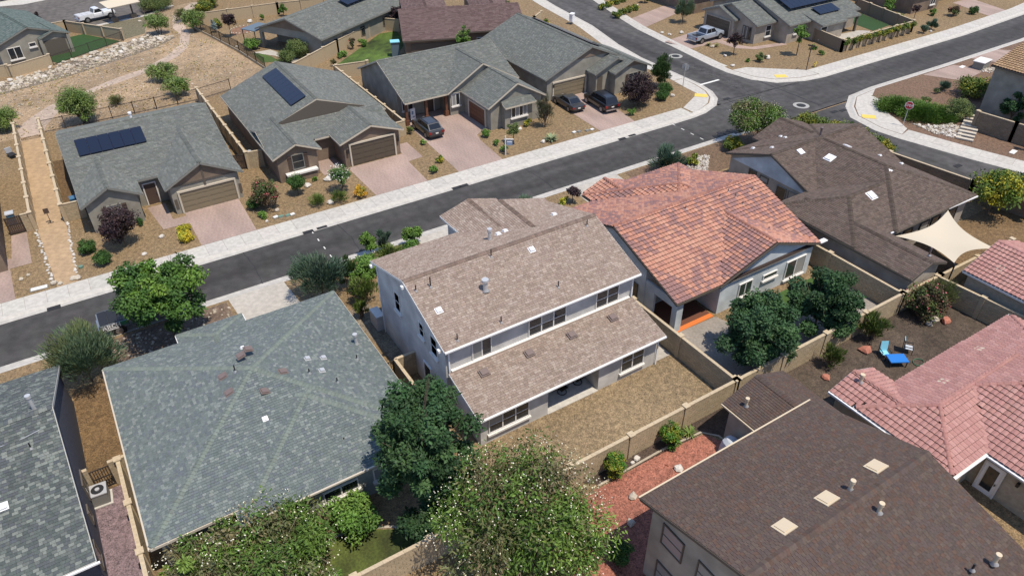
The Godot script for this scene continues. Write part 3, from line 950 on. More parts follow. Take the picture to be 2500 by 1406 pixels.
var rock_mesh := []
func make_rocks() -> void:
	for k in 7:
		var mb := nmb()
		rng.seed = 900 + k
		var g := []
		var rings := 4; var seg := 7
		for i in rings + 1:
			var row := []
			for j in seg:
				var th := PI * i / rings; var ph := TAU * (j + 0.5 * (i % 2)) / seg
				var d := Vector3(sin(th) * cos(ph), cos(th), sin(th) * sin(ph))
				row.append(d * Vector3(1, 0.72, 0.8) * (1.0 + rnd(-0.24, 0.22)) if i > 0 and i < rings else d * 0.62)
			g.append(row)
		for i in rings:
			for j in seg:
				var c := jit(Color(0.92, 0.92, 0.92), 0.08)
				var a: Vector3 = g[i][j]; var b: Vector3 = g[i][(j + 1) % seg]; var d: Vector3 = g[i + 1][j]; var e: Vector3 = g[i + 1][(j + 1) % seg]
				if i > 0: mb.tri(a, b, e, c)
				if i < rings - 1: mb.tri(a, e, d, c)
		rock_mesh.append(mb.mesh())

func rock(label: String, x: float, z: float, s: float, m: Material, group := "", y := 0.0, called := "rock") -> void:
	var o := put(self, called, rock_mesh[rng.randi() % 7], m)
	tag(o, label, "rock", group)
	o.transform = Transform3D(Basis(Vector3.UP, rnd(0, TAU)).scaled(Vector3(s, s * rnd(0.75, 1.0), s * rnd(0.8, 1.0))), Vector3(x, y + s * 0.3, z))

func rubble(label: String, poly: PackedVector2Array, n: int, s0: float, s1: float, m: Material, y := 0.0) -> void:
	var mm := MultiMesh.new()
	mm.transform_format = MultiMesh.TRANSFORM_3D
	mm.use_colors = true
	mm.mesh = rock_mesh[2]
	var tf := []
	var lo := poly[0]; var hi := poly[0]
	for p in poly: lo = lo.min(p); hi = hi.max(p)
	while tf.size() < n:
		var p := Vector2(rnd(lo.x, hi.x), rnd(lo.y, hi.y))
		if not Geometry2D.is_point_in_polygon(p, poly): continue
		var s := rnd(s0, s1) * rnd(0.6, 1.0)
		tf.append(Transform3D(Basis.from_euler(Vector3(rnd(-0.4, 0.4), rnd(0, TAU), rnd(-0.4, 0.4))).scaled(Vector3.ONE * s), Vector3(p.x, y + s * 0.25, p.y)))
	mm.instance_count = n
	for i in n:
		mm.set_instance_transform(i, tf[i])
		var k := rnd(0.55, 1.0)
		mm.set_instance_color(i, Color(k, k * rnd(0.93, 1.0), k * rnd(0.86, 0.98)))
	var o := MultiMeshInstance3D.new()
	o.multimesh = mm; o.material_override = m
	o.name = numbered("rubble")
	add_child(o)
	tag(o, label, "rubble", "", "stuff")

# ---------------------------------------------------------------- vehicles (local +x forward)
func section(x: float, yb: float, yt: float, hw: float, tuck := 0.9) -> Array:
	return [Vector3(x, yb, -hw * 0.9), Vector3(x, yb + 0.12, -hw), Vector3(x, lerpf(yb, yt, 0.55), -hw * 1.01), Vector3(x, yt - 0.05, -hw * lerpf(tuck, 1.0, 0.6)), Vector3(x, yt, -hw * tuck),
		Vector3(x, yt + 0.015, 0), Vector3(x, yt, hw * tuck), Vector3(x, yt - 0.05, hw * lerpf(tuck, 1.0, 0.6)), Vector3(x, lerpf(yb, yt, 0.55), hw * 1.01), Vector3(x, yb + 0.12, hw), Vector3(x, yb, hw * 0.9)]
func loft(mb: MB, secs: Array) -> void:
	for i in secs.size() - 1:
		var a: Array = secs[i]; var b: Array = secs[i + 1]
		for k in a.size():
			var l := (k + 1) % a.size()
			mb.quad(a[k], a[l], b[l], b[k], W)
	for s in 2:
		var p: Array = secs[0] if s == 0 else secs[-1]
		var m := Vector3.ZERO
		for q in p: m += q / p.size()
		for k in p.size():
			if s == 0: mb.tri(m, p[(k + 1) % p.size()], p[k], W)
			else: mb.tri(m, p[k], p[(k + 1) % p.size()], W)
func wheel(o: Node3D, x: float, z: float, r: float) -> void:
	var w := Node3D.new(); w.name = "wheel"; o.add_child(w, true); w.position = Vector3(x, r, z)
	var s := signf(z)
	var t := nmb()
	t.tube(Vector3(0, 0, -0.11 * s), Vector3(0, 0, 0.1 * s), r, r, 18); t.tube(Vector3(0, 0, 0.1 * s), Vector3(0, 0, 0.12 * s), r, r * 0.86, 18)
	part(w, "tyre", t, M.rubber)
	var m := nmb()
	m.tube(Vector3(0, 0, 0.1 * s), Vector3(0, 0, 0.125 * s), r * 0.64, r * 0.64, 16)
	for k in 5:
		var a := TAU * k / 5
		m.obox(Vector3(cos(a) * r * 0.33, sin(a) * r * 0.33, 0.135 * s), Vector3(cos(a), sin(a), 0) * r * 0.3, Vector3(-sin(a), cos(a), 0) * r * 0.08, Vector3(0, 0, 0.015), W)
	part(w, "rim", m, M.rim)
func vehicle(called: String, label: String, category: String, at: Vector3, turn: float, kind: String, paint: Material) -> Node3D:
	var o := thing(called, label, category, at, turn)
	var truck := kind.begins_with("truck")
	var L := {sedan = 4.75, suv = 4.75, bigsuv = 5.1, truck = 5.85, truck_reg = 5.7}[kind] as float
	var hw := {sedan = 0.91, suv = 0.95, bigsuv = 1.0, truck = 1.0, truck_reg = 1.0}[kind] as float
	var belt := {sedan = 0.92, suv = 1.08, bigsuv = 1.15, truck = 1.18, truck_reg = 1.18}[kind] as float
	var top := {sedan = 1.43, suv = 1.66, bigsuv = 1.8, truck = 1.9, truck_reg = 1.85}[kind] as float
	var yb := {sedan = 0.24, suv = 0.3, bigsuv = 0.34, truck = 0.48, truck_reg = 0.45}[kind] as float
	var wr := {sedan = 0.33, suv = 0.37, bigsuv = 0.39, truck = 0.41, truck_reg = 0.4}[kind] as float
	var f := L / 2; var r := -L / 2
	# cabin: windscreen foot, roof front, roof back, rear glass foot
	var cab := {sedan = [0.95, 0.25, -1.0, -1.75], suv = [0.95, 0.35, -1.6, -2.2], bigsuv = [1.05, 0.5, -2.05, -2.42], truck = [1.35, 0.75, -0.65, -0.95], truck_reg = [1.15, 0.55, -0.2, -0.5]}[kind] as Array
	var body := nmb()
	var secs := []
	secs.append(section(r, yb + 0.18, belt - 0.16, hw * 0.9)); secs.append(section(r + 0.1, yb + 0.04, belt - 0.02, hw * 0.97)); secs.append(section(r + 0.5, yb, belt, hw))
	var hood := belt - (0.02 if truck else 0.05)
	if truck:
		secs = [section(cab[3] - 0.05, yb, belt, hw), section(cab[0], yb, belt, hw), section(f - 0.45, yb, hood, hw * 0.98), section(f - 0.12, yb + 0.05, hood - 0.08, hw * 0.93), section(f, yb + 0.12, hood - 0.22, hw * 0.86)]
	else:
		secs.append(section(cab[3] + 0.4, yb, belt + 0.01, hw)); secs.append(section(cab[0], yb, belt, hw)); secs.append(section(f - 0.6, yb, hood - 0.06, hw * 0.98)); secs.append(section(f - 0.18, yb + 0.04, hood - 0.18, hw * 0.92)); secs.append(section(f, yb + 0.14, hood - 0.36, hw * 0.78))
	loft(body, secs)
	part(o, "body", body, paint)
	if truck:
		var bx0 := r + 0.05; var bx1: float = cab[3] - 0.08
		var bed := nmb()
		for s in [-1, 1]: bed.box(Vector3((bx0 + bx1) / 2, (yb + 0.12 + belt) / 2, s * (hw - 0.06)), Vector3(bx1 - bx0, belt - yb - 0.12, 0.12))
		bed.box(Vector3((bx0 + bx1) / 2, yb + 0.3, 0), Vector3(bx1 - bx0, 0.08, hw * 2 - 0.26)); bed.box(Vector3(bx1 - 0.03, belt - 0.3, 0), Vector3(0.06, 0.6, hw * 2 - 0.26))
		part(o, "cargo_bed", bed, paint)
		var tg := nmb(); tg.box(Vector3(r + 0.02, (yb + 0.16 + belt) / 2, 0), Vector3(0.08, belt - yb - 0.18, hw * 2 - 0.26)); part(o, "tailgate", tg, paint)
		var bp := nmb(); bp.box(Vector3(r - 0.06, yb + 0.08, 0), Vector3(0.16, 0.17, hw * 1.85)); bp.box(Vector3(f - 0.03, yb + 0.1, 0), Vector3(0.14, 0.2, hw * 1.8)); part(o, "bumper", bp, M.chrome)
		if kind == "truck_reg" or label.contains("cover"):
			var cv := nmb()
			for k in 3: cv.box(Vector3(lerpf(bx0, bx1, (k + 0.5) / 3), belt + 0.02, 0), Vector3((bx1 - bx0) / 3 - 0.03, 0.05, hw * 2 - 0.2))
			part(o, "bed_cover", cv, M.dark_plastic if label.contains("cover") else M.grey_plastic)
		else:
			var ln := nmb(); ln.box(Vector3((bx0 + bx1) / 2, yb + 0.352, 0), Vector3(bx1 - bx0 - 0.08, 0.02, hw * 2 - 0.28)); part(o, "bed_liner", ln, M.dark_plastic)
	# greenhouse
	var wb := hw * 0.9; var wt := hw * 0.74
	var y0 := belt - 0.02
	var q := [Vector3(cab[0], y0, wb * 0.94), Vector3(cab[1], top - 0.04, wt), Vector3(cab[2], top - 0.06, wt), Vector3(cab[3], y0, wb * 0.94)]
	var mir := func(p: Vector3) -> Vector3: return Vector3(p.x, p.y, -p.z)
	var gh := nmb()
	gh.quad(q[0], mir.call(q[0]), mir.call(q[1]), q[1], W); gh.quad(q[2], mir.call(q[2]), mir.call(q[3]), q[3], W)
	gh.poly([q[3], q[0], q[1], q[2]], W); gh.poly([mir.call(q[0]), mir.call(q[3]), mir.call(q[2]), mir.call(q[1])], W)
	part(o, "pillars", gh, paint)
	var rf := nmb()
	var mid := Vector3((cab[1] + cab[2]) / 2, top + 0.02, wt * 0.9)
	var ring := [Vector3(cab[1], top - 0.03, wt), Vector3(cab[1] - 0.25, top + 0.01, wt * 0.88), Vector3(cab[2] + 0.2, top, wt * 0.88), Vector3(cab[2], top - 0.05, wt)]
	rf.quad(ring[0], mir.call(ring[0]), mir.call(ring[1]), ring[1], W); rf.quad(ring[1], mir.call(ring[1]), mir.call(ring[2]), ring[2], W); rf.quad(ring[2], mir.call(ring[2]), mir.call(ring[3]), ring[3], W)
	rf.poly([ring[3], ring[0], ring[1], ring[2]], W); rf.poly([mir.call(ring[0]), mir.call(ring[3]), mir.call(ring[2]), mir.call(ring[1])], W)
	part(o, "roof_panel", rf, paint)
	var glass := func(nm: String, a: Vector3, b: Vector3, c: Vector3, d: Vector3, outw: Vector3):
		var ctr: Vector3 = (a + b + c + d) / 4
		var nn := (b - a).cross(c - a).normalized()
		if nn.dot(outw) < 0: nn = -nn
		var sh := []
		for p in [a, b, c, d]: sh.append(p + nn * 0.012)
		if (sh[1] - sh[0]).cross(sh[2] - sh[0]).dot(outw) < 0: sh.reverse()
		var g := nmb(); g.quad(sh[0], sh[1], sh[2], sh[3], W)
		part(o, nm, g, M.car_glass)
	var sq := func(a: Vector3, b: Vector3, c: Vector3, d: Vector3, k0: float, k1: float, l0: float, l1: float) -> Array:
		return [a.lerp(b, k0).lerp(d.lerp(c, k0), l0), a.lerp(b, k1).lerp(d.lerp(c, k1), l0), a.lerp(b, k1).lerp(d.lerp(c, k1), l1), a.lerp(b, k0).lerp(d.lerp(c, k0), l1)]
	var e: Array = sq.call(q[0], mir.call(q[0]), mir.call(q[1]), q[1], 0.06, 0.94, 0.08, 0.94)
	glass.call("windscreen", e[0], e[1], e[2], e[3], Vector3(1, 0.5, 0))
	e = sq.call(q[3], mir.call(q[3]), mir.call(q[2]), q[2], 0.08, 0.92, 0.12, 0.92)
	glass.call("rear_window", e[0], e[1], e[2], e[3], Vector3(-1, 0.5, 0))
	for s in [1, -1]:
		var t := []
		for p in q: t.append(Vector3(p.x, p.y, p.z * s))
		var cuts := [[0.05, 0.46], [0.5, 0.95]] if kind != "truck_reg" else [[0.08, 0.92]]
		if kind == "bigsuv" or kind == "suv": cuts = [[0.04, 0.34], [0.37, 0.66], [0.69, 0.95]]
		for k in cuts:
			e = sq.call(t[0], t[3], t[2], t[1], k[0], k[1], 0.12, 0.88)
			glass.call("side_window", e[0], e[1], e[2], e[3], Vector3(0, 0.3, s))
	var ax0 := r + (0.95 if not truck else 1.15); var ax1 := f - 0.92
	for x in [ax0, ax1]:
		for s in [-1, 1]:
			wheel(o, x, s * (hw - 0.1), wr)
			var a := nmb(); a.tube(Vector3(x, wr + 0.02, s * (hw - 0.2)), Vector3(x, wr + 0.02, s * (hw + 0.012)), wr * 1.2, wr * 1.2, 18)
			part(o, "wheel_arch", a, M.dark_plastic)
	for s in [-1, 1]:
		var hl := nmb(); hl.box(Vector3(f - 0.14, hood - 0.3, s * hw * 0.68), Vector3(0.2, 0.14, 0.36)); part(o, "headlight", hl, M.lamp_glass)
		var tl := nmb(); tl.box(Vector3(r + 0.04, belt - 0.26, s * hw * 0.82), Vector3(0.14, 0.26 if not kind == "sedan" else 0.16, 0.3 if not truck else 0.16)); part(o, "tail_light", tl, M.tail_red)
		var mr := nmb(); mr.box(Vector3(cab[0] - 0.3, belt + 0.1, s * (hw + 0.08)), Vector3(0.16, 0.16, 0.2)); part(o, "mirror", mr, paint)
	var lp := nmb(); lp.box(Vector3(r + (-0.01 if not truck else -0.03), belt - 0.34, 0), Vector3(0.04, 0.13, 0.34)); part(o, "number_plate", lp, M.white_trim)
	if not truck:
		var bp := nmb(); bp.box(Vector3(r + 0.03, yb + 0.13, 0), Vector3(0.12, 0.14, hw * 1.7)); part(o, "bumper", bp, M.dark_plastic if kind != "bigsuv" else M.chrome)
	if kind == "suv" or kind == "bigsuv":
		for s in [-1, 1]:
			var rr := nmb(); rr.bar(Vector3(cab[1] - 0.15, top + 0.05, s * wt * 0.85), Vector3(cab[2] + 0.15, top + 0.04, s * wt * 0.85), 0.05, 0.05); part(o, "roof_rail", rr, M.dark_plastic)
	return o

const GOLD := Color(0.54, 0.38, 0.205)
func strip(called: String, label: String, pts: PackedVector2Array, d0: float, d1: float, step: float, y: float) -> void:   # a pavement of separate slabs
	var root := thing(called, label, "pavement")
	root.set_meta("kind", "structure")
	var carry := 0.0
	var at := []
	for i in pts.size() - 1:
		var L := pts[i].distance_to(pts[i + 1])
		var x := carry
		while x < L:
			at.append([pts[i].lerp(pts[i + 1], x / L), (pts[i + 1] - pts[i]).normalized()])
			x += step
		carry = x - L
	for i in at.size() - 1:
		var mb := nmb()
		var a: Vector2 = at[i][0]; var b: Vector2 = at[i + 1][0]
		var na := Vector2(-at[i][1].y, at[i][1].x); var nb := Vector2(-at[i + 1][1].y, at[i + 1][1].x)
		var g := (b - a).normalized() * 0.008
		var q := [a + na * d0 + g, a + na * d1 + g, b + nb * d1 - g, b + nb * d0 - g]
		var c := jit(Color(0.93, 0.93, 0.93), 0.06)
		var v := []
		for p in q: v.append(Vector3(p.x, y, p.y))
		if (v[1] - v[0]).cross(v[2] - v[0]).y < 0: v.reverse()
		mb.quad(v[0], v[1], v[2], v[3], c)
		for k in 4: mb.quad(v[k] - Vector3(0, 0.1, 0), v[(k + 1) % 4] - Vector3(0, 0.1, 0), v[(k + 1) % 4], v[k], c)
		part(root, "slab", mb, M.concrete)

func build_ground() -> void:
	# far ground to the horizon
	var mb := nmb()
	mb.quad(Vector3(-2500, -0.3, 1500), Vector3(2500, -0.3, 1500), Vector3(2500, -0.3, -2500), Vector3(-2500, -0.3, -2500), Color(0.36, 0.27, 0.18))
	struct("far_ground", "dry tan desert ground reaching to the horizon", mb, M.dirt)
	# asphalt, streaked along the wheel tracks
	var road := func(x, z, along, ac):
		var k := 0.08 + 0.034 * n1.get_noise_2d(along * 0.16, ac * 26.0) + 0.024 * n2.get_noise_2d(along * 0.06, ac * 7.0) + 0.008 * n2.get_noise_2d(x * 1.5, z * 1.5) + 0.02 * n1.get_noise_2d(x * 0.7 + 90, z * 0.7)
		k += 0.012 * smoothstep(0.55, 0.95, absf(ac)) - 0.014 * exp(-pow((absf(ac) - 0.12) * 6.0, 2.0))
		return Color(k, k * 0.97, k * 0.965)
	mb = nmb()
	pad(mb, P2([-75, -57.6, 112, -57.8, 134, -58.8, 165, -62.5, 255, -76, 255, -67, 165, -54.6, 134, -51.4, 112, -50.4, -75, -50.0]), -0.125, 0.8, func(x, z): return road.call(x, z, x, (z + 53.8) / 3.5))
	struct("main_road", "dark grey asphalt street crossing the whole photograph", mb, M.asphalt, "road")
	mb = nmb()
	pad(mb, P2([66, -57.6, 60, -62, 66, -90, 72, -150, 96, -150, 82, -90, 77, -60, 82, -57.6]), -0.125, 0.8, func(x, z): return road.call(x, z, z, (x - 71.3 + (z + 80.0) * 0.05) / 3.8) * 1.12)
	struct("cross_road", "bluish asphalt side street leading up to the top edge", mb, M.asphalt, "road")
	mb = nmb()
	pad(mb, P2([64, -50.0, 82, -50.0, 77, -42, 80, -28, 86, 0, 70, 0, 67, -30, 67, -44]), -0.126, 0.8, func(x, z): return road.call(x, z, z, (x - 72.0) / 3.4) * 1.15)
	struct("near_side_road", "asphalt side street running down past the brown roof", mb, M.asphalt, "road")
	# the four blocks of land, each a sheet with rolled kerbs
	var nk := P2([-75, -57.24, 56.7, -57.3, 60, -57.35, 62, -57.6, 64.5, -58.5, 66, -59.8, 67, -61.6, 67.5, -64, 67.6, -70, 67.8, -76, 68.7, -82.1, 71.1, -91.6, 72.6, -103.7, 75.5, -120, 80, -150])
	var ne := P2([92, -150, 86, -118, 81.3, -102, 78.4, -91.1, 77.2, -86, 75.9, -75.5, 75, -68, 74.9, -65.1, 75.5, -61.8, 77.1, -59.6, 80.4, -58.2, 83.2, -57.8, 115, -57.9, 133.6, -58.9, 160, -62.2, 255, -76])
	var se := P2([255, -67, 160, -54.5, 133, -51.5, 119.5, -50.9, 100, -50.7, 85.1, -50.8, 80.8, -50.4, 77.9, -48.6, 75.9, -46.5, 75.2, -43, 75.5, -40.5, 77.2, -33.4, 78.3, -29.7, 81, -20, 84, 0])
	var sk := P2([75, 0, 71, -20, 69.6, -30, 69, -36, 69, -43, 68.6, -46.6, 67, -49, 64, -50.15, 60, -50.3, -75, -50.3])
	var lots := [["north_land", nk, [-75, -150], "tan gravel yards on the far side of the street"], ["north_east_land", ne, [255, -150], "tan gravel yards on the corner beyond the crossing"], ["east_land", se, [255, 0], "reddish gravel yards right of the side road"], ["south_land", sk, [-75, 40, 75, 40], "yards on the near side of the street"]]
	var kerb := nmb()
	for l in lots:
		var q: PackedVector2Array = l[1].duplicate()
		for i in range(0, l[2].size(), 2): q.append(Vector2(l[2][i], l[2][i + 1]))
		var red: bool = l[0] == "east_land"
		mb = nmb()
		pad(mb, q, -0.004, 1.1, func(x, z):
			var k: float = 0.86 + 0.1 * n1.get_noise_2d(x, z) + 0.1 * n2.get_noise_2d(x * 1.4, z * 1.4)
			return Color(0.40 * k, 0.25 * k, 0.165 * k) if red else Color(GOLD.r * k, GOLD.g * k, GOLD.b * k))
		struct(l[0], l[3], mb, M.gravel)
		band(kerb, l[1], -0.12, 0.012, 0.08, 0.008, W); band(kerb, l[1], 0.08, 0.008, 0.42, -0.112, W); band(kerb, l[1], 0.42, -0.112, 0.8, -0.119, Color(0.9, 0.9, 0.9))
	struct("kerb", "pale concrete rolled kerbs and gutters along the streets", kerb, M.concrete, "kerb")
	strip("north_pavement", "long pale concrete pavement on the far side of the street", P2([-22, -57.24, 60.8, -57.3]), -2.0, -0.13, 1.53, 0.018)
	strip("corner_pavement", "pale concrete pavement along the street beyond the crossing", P2([83.4, -57.8, 115, -57.9, 133.6, -58.9, 165, -62.9]), -1.95, -0.13, 1.55, 0.018)
	strip("west_kerb_pavement", "pale concrete pavement beside the side street going up", P2([67.55, -66.5, 67.6, -70, 67.8, -76, 68.7, -82.1, 71.1, -91.6, 72.6, -103.7, 75.5, -120]), -1.6, -0.13, 1.55, 0.018)
	strip("east_kerb_pavement", "narrow concrete strip on the truck side of the side street", P2([86, -118, 81.3, -102, 78.4, -91.1, 77.2, -86, 75.9, -75.5, 75, -68, 74.95, -65.5]), -0.7, -0.13, 1.55, 0.018)
	strip("near_side_pavement", "pale concrete pavement below the stop sign", P2([75.5, -40.5, 77.2, -33.4, 78.3, -29.7, 81, -20]), -1.9, -0.13, 1.55, 0.018)
	for c in [["corner_apron", "rounded concrete corner at the left of the crossing", [60.9, -57.5, 62.2, -57.8, 64.4, -58.75, 65.8, -60, 66.75, -61.7, 67.25, -64, 67.4, -66.4, 65.9, -66.4, 65.6, -64.2, 65.4, -61.6, 60.9, -59.25], [65.3, -60.9, 0.8]],
		["corner_apron", "concrete corner below the street name sign", [75.1, -65.2, 75.7, -61.9, 77.2, -59.8, 80.5, -58.4, 83.3, -58.0, 83.4, -59.7, 80.3, -62.3, 77.4, -64.9], [78.6, -60.1, 0.5]],
		["corner_apron", "concrete corner beside the green ground cover", [84.8, -50.6, 80.8, -50.2, 78.1, -48.4, 76.1, -46.4, 75.4, -43, 75.7, -40.6, 77.5, -41.2, 78.7, -43.2, 79.7, -45.4, 82.4, -48.0, 82.6, -49.4], [76.8, -45.6, 0.8]]]:
		ground(c[0], c[1], c[2], 0.014, M.concrete, 0.8, 0.06, W, 2.0, "pavement")
		var y := nmb(); y.obox(Vector3(c[3][0], 0.03, c[3][1]), Vector3(cos(c[3][2]), 0, sin(c[3][2])) * 0.75, Vector3(0, 0.012, 0), Vector3(-sin(c[3][2]), 0, cos(c[3][2])) * 0.5, W)
		var pd := part(self, "warning_pad", y, M.yellow); pd.name = numbered("warning_pad")
		tag(pd, "yellow tactile pad in the " + c[1], "ramp pad")
	# yards and drives, each a sheet a few millimetres above the land
	ground("desert_floor", "sandy desert lot with dry grass at the upper left", [-60, -92.6, 13.2, -93.2, 17.5, -95, 23.2, -99.8, 20.6, -117, 19.2, -124.5, 22.5, -140, 14.5, -137, 14, -134.5, 8.5, -124.2, -1.5, -118.6, -10, -112, -60, -100], 0.003, M.gravel, 0.6, 0.26, Color(0.9, 0.655, 0.41), 1.6)
	ground("trail", "pinkish worn dirt track across the desert lot", [-6.4, -92, -7, -95, -5.4, -98.2, -2.9, -101.6, 0.8, -104.0, 5, -107, 9.4, -109.2, 13.4, -113.3, 15.6, -117, 16.9, -122, 16.6, -126, 17.9, -133, 22.4, -139.5, 24, -139, 20.3, -133.2, 18.4, -127, 18.2, -121.5, 16.6, -115.5, 14.4, -111.9, 10, -107.6, 4, -104.6, 0.2, -102.2, -1.8, -99.4, -3.6, -95.4, -4.2, -92], 0.008, M.dirt, 0.6, 0.16, Color(0.62, 0.49, 0.40), 2.0)
	ground("dirt_path", "smooth tan dirt path between two garden walls", [-6.35, -93, -4.05, -93, -4.15, -70.2, -4.35, -59.3, -5.85, -59.3, -6.45, -70.2], 0.008, M.dirt, 0.7, 0.1, Color(0.54, 0.385, 0.235), 1.0)
	ground("rubble_bed", "bare sloping ground under the rock strip", [-12, -107.5, 0.7, -111.6, 12.5, -117.6, 16, -121, 13.5, -125.5, 7.7, -121.5, -2.7, -115.2, -12, -110.8], 0.007, M.gravel, 0.7, 0.2, Color(0.46, 0.38, 0.29), 2.0)
	ground("upper_road", "grey brown asphalt road in the top left corner", [-40, -137, -14, -132, 4.2, -134.2, 14.4, -136.2, 19, -140, 16, -152, -40, -175], 0.012, M.asphalt, 1.2, 0.2, Color(0.2, 0.18, 0.165), 1.0, "road")
	ground("upper_kerb", "pale concrete gutter along the top left road", [-14, -131.2, 4.3, -133.4, 14.6, -135.4, 19.6, -139.4, 19, -140, 14.4, -136.2, 4.2, -134.2, -14, -132], 0.016, M.concrete, 1.0, 0.06, W, 1.0, "kerb")
	ground("olive_gravel", "dull olive gravel around the mailbox shelter", [4.3, -133.3, 14.4, -135.2, 12.4, -125.6, 9.0, -124.2], 0.01, M.gravel, 0.8, 0.12, Color(0.36, 0.32, 0.2), 1.0)
	ground("upper_pavement", "pale concrete far edge of the top left road", [-40, -160, -14, -157.5, -2.1, -154.6, 1.5, -155.6, -2, -160, -40, -166], 0.018, M.concrete, 1.0, 0.06, W, 1.0, "pavement")
	var drives := [["bricks of pinkish pavers on the drive left of the dirt path", [-8.8, -59.3, -8.9, -64.3, -7.3, -64.3, -7.3, -70.1, -8.5, -70.1, -8.7, -66, -14, -66, -14, -59.3]],
		["pink paver drive and walk of the leftmost grey roofed house", [5.35, -59.3, 10.1, -59.3, 10.3, -66, 5.4, -66, 5.35, -65.3, 4.2, -65.3, 4.2, -68.8, 2.6, -68.8, 3.1, -63.9, 5.35, -63.8]],
		["pink paver drive and walk of the brown stuccoed house", [21.6, -59.3, 27.1, -59.3, 27.35, -64.2, 29.1, -64.4, 29.2, -68.5, 27.7, -68.5, 27.6, -66.2, 21.8, -66.2, 21.3, -66.4, 21, -71.5, 19, -71.5, 18.9, -66, 21.5, -66]],
		["wide pink paver drive curving to the side garage", [30.6, -59.3, 35.8, -59.3, 36.2, -64.6, 36.6, -66.0, 37.6, -66.6, 38.5, -66.7, 38.5, -72.4, 36.6, -72.4, 36.6, -74.6, 31.2, -74.6, 31.3, -72.4]],
		["pink paver drive under the sedan and the large black car", [48.6, -59.3, 53.5, -59.3, 54.6, -66, 56, -67.5, 56, -70, 49.2, -70]],
		["pink paver drive with the silver pickup", [75.6, -79, 83.4, -80.4, 84.6, -80.5, 84.6, -74.5, 83, -74.8, 83.2, -72.2, 84.3, -70.4, 89.4, -69.4, 89.4, -68.3, 84, -69.3, 82, -71.2, 81.6, -74.6, 76.6, -74.6]],
		["long pink paver drive near the top beside two hedges", [78.2, -90.4, 87.8, -93.2, 89, -92, 89, -88, 86.4, -88.6, 77.7, -85.8]],
		["pink paver drive at the top right by the far pavement", [126.6, -60.5, 131.8, -60.4, 134, -68, 129, -68]],
		["pink paver drive right of the street, lower one", [94.3, -50.4, 101, -50.4, 103, -47, 96.6, -46.2]],
		["pink paver drive right of the street, by the pale utility box", [105.4, -50.7, 112, -50.7, 115, -47.4, 107.2, -46.8]]]
	for q in drives:
		mb = nmb()
		pad(mb, P2(q[1]), 0.011, 0.5, func(x, z):
			var k: float = 0.84 + 0.2 * n1.get_noise_2d(x * 9, z * 1.6) + 0.14 * n2.get_noise_2d(x * 1.2, z * 0.5)
			return Color(0.50 * k, 0.375 * k, 0.325 * k))
		struct("driveway", q[0], mb, M.paver, "driveway")
	for q in [["pale concrete drive between the round tree and the green roof", [5.2, -50.35, 9.6, -50.35, 10, -43.6, 5.6, -43.6]], ["pale concrete drive in front of the white house", [21.4, -50.35, 26.2, -50.35, 26.2, -43.5, 21.2, -43.5]], ["pale concrete drive in front of the orange tiled roof", [38, -50.35, 43.6, -50.35, 43, -44, 37.6, -45]],
		["white concrete slab at the right rear corner of the white house", [28.1, -28.6, 29.75, -28.6, 29.7, -26.9, 28.1, -26.9]], ["pale paved terrace behind the house with the shaded porch", [23.6, -107.6, 26.2, -107.5, 29, -99, 27.6, -98, 26, -104.4]], ["pink terrace at the back of the house with two cars", [34.4, -87, 38.2, -87, 38.2, -91.6, 34.6, -91.6]],
		["pale terrace under the patio roof of the corner house", [95, -67.6, 103.4, -67, 104.6, -65.8, 98, -62.5, 95, -62.8]]]:
		ground("concrete_slab", q[0], q[1], 0.012, M.concrete, 0.8, 0.1, Color(0.92, 0.9, 0.87), 2.0, "paving")
	var grass := [["short bright lawn behind the dark roofed house at top", [32.5, -93.4, 31.2, -95.5, 42.4, -105.6, 45, -105.4, 44, -99.5, 40.4, -95.4, 40.8, -92.4, 36, -91.7], Color(0.19, 0.33, 0.045), 0.45], ["small lawn by the porch with the shrubs", [23.5, -107.2, 24.3, -107.0, 25.4, -104.6, 25.8, -101.8, 23.6, -102.6], Color(0.15, 0.27, 0.05), 0.2],
		["flat artificial turf with a pale edge at the upper left", [-1.6, -120.6, -0.2, -118.0, 8.6, -123.8, 4.4, -130.6, 0.6, -129.8, 2.2, -125.2], Color(0.045, 0.135, 0.025), 0.12], ["dark green turf in the walled yard at upper right", [105.9, -71.8, 111.2, -72.4, 109.5, -66.0, 104.9, -65.6], Color(0.04, 0.12, 0.025), 0.1], ["green turf behind the two dark trees", [36.3, -27.8, 45.5, -27.8, 45.5, -25.6, 36.3, -25.6], Color(0.11, 0.24, 0.04), 0.2], ["curved lawn at the bottom by the block wall", [2.2, -21.7, 8.8, -21.7, 8.6, -23.2, 7.2, -24.3, 5.7, -25.2, 4.2, -25.4, 1, -25], Color(0.2, 0.26, 0.05), 0.4]]
	for q in grass: ground("lawn", q[0], q[1], 0.012, M.grass_blade, 0.5, q[3], q[2], 2.2, "lawn")
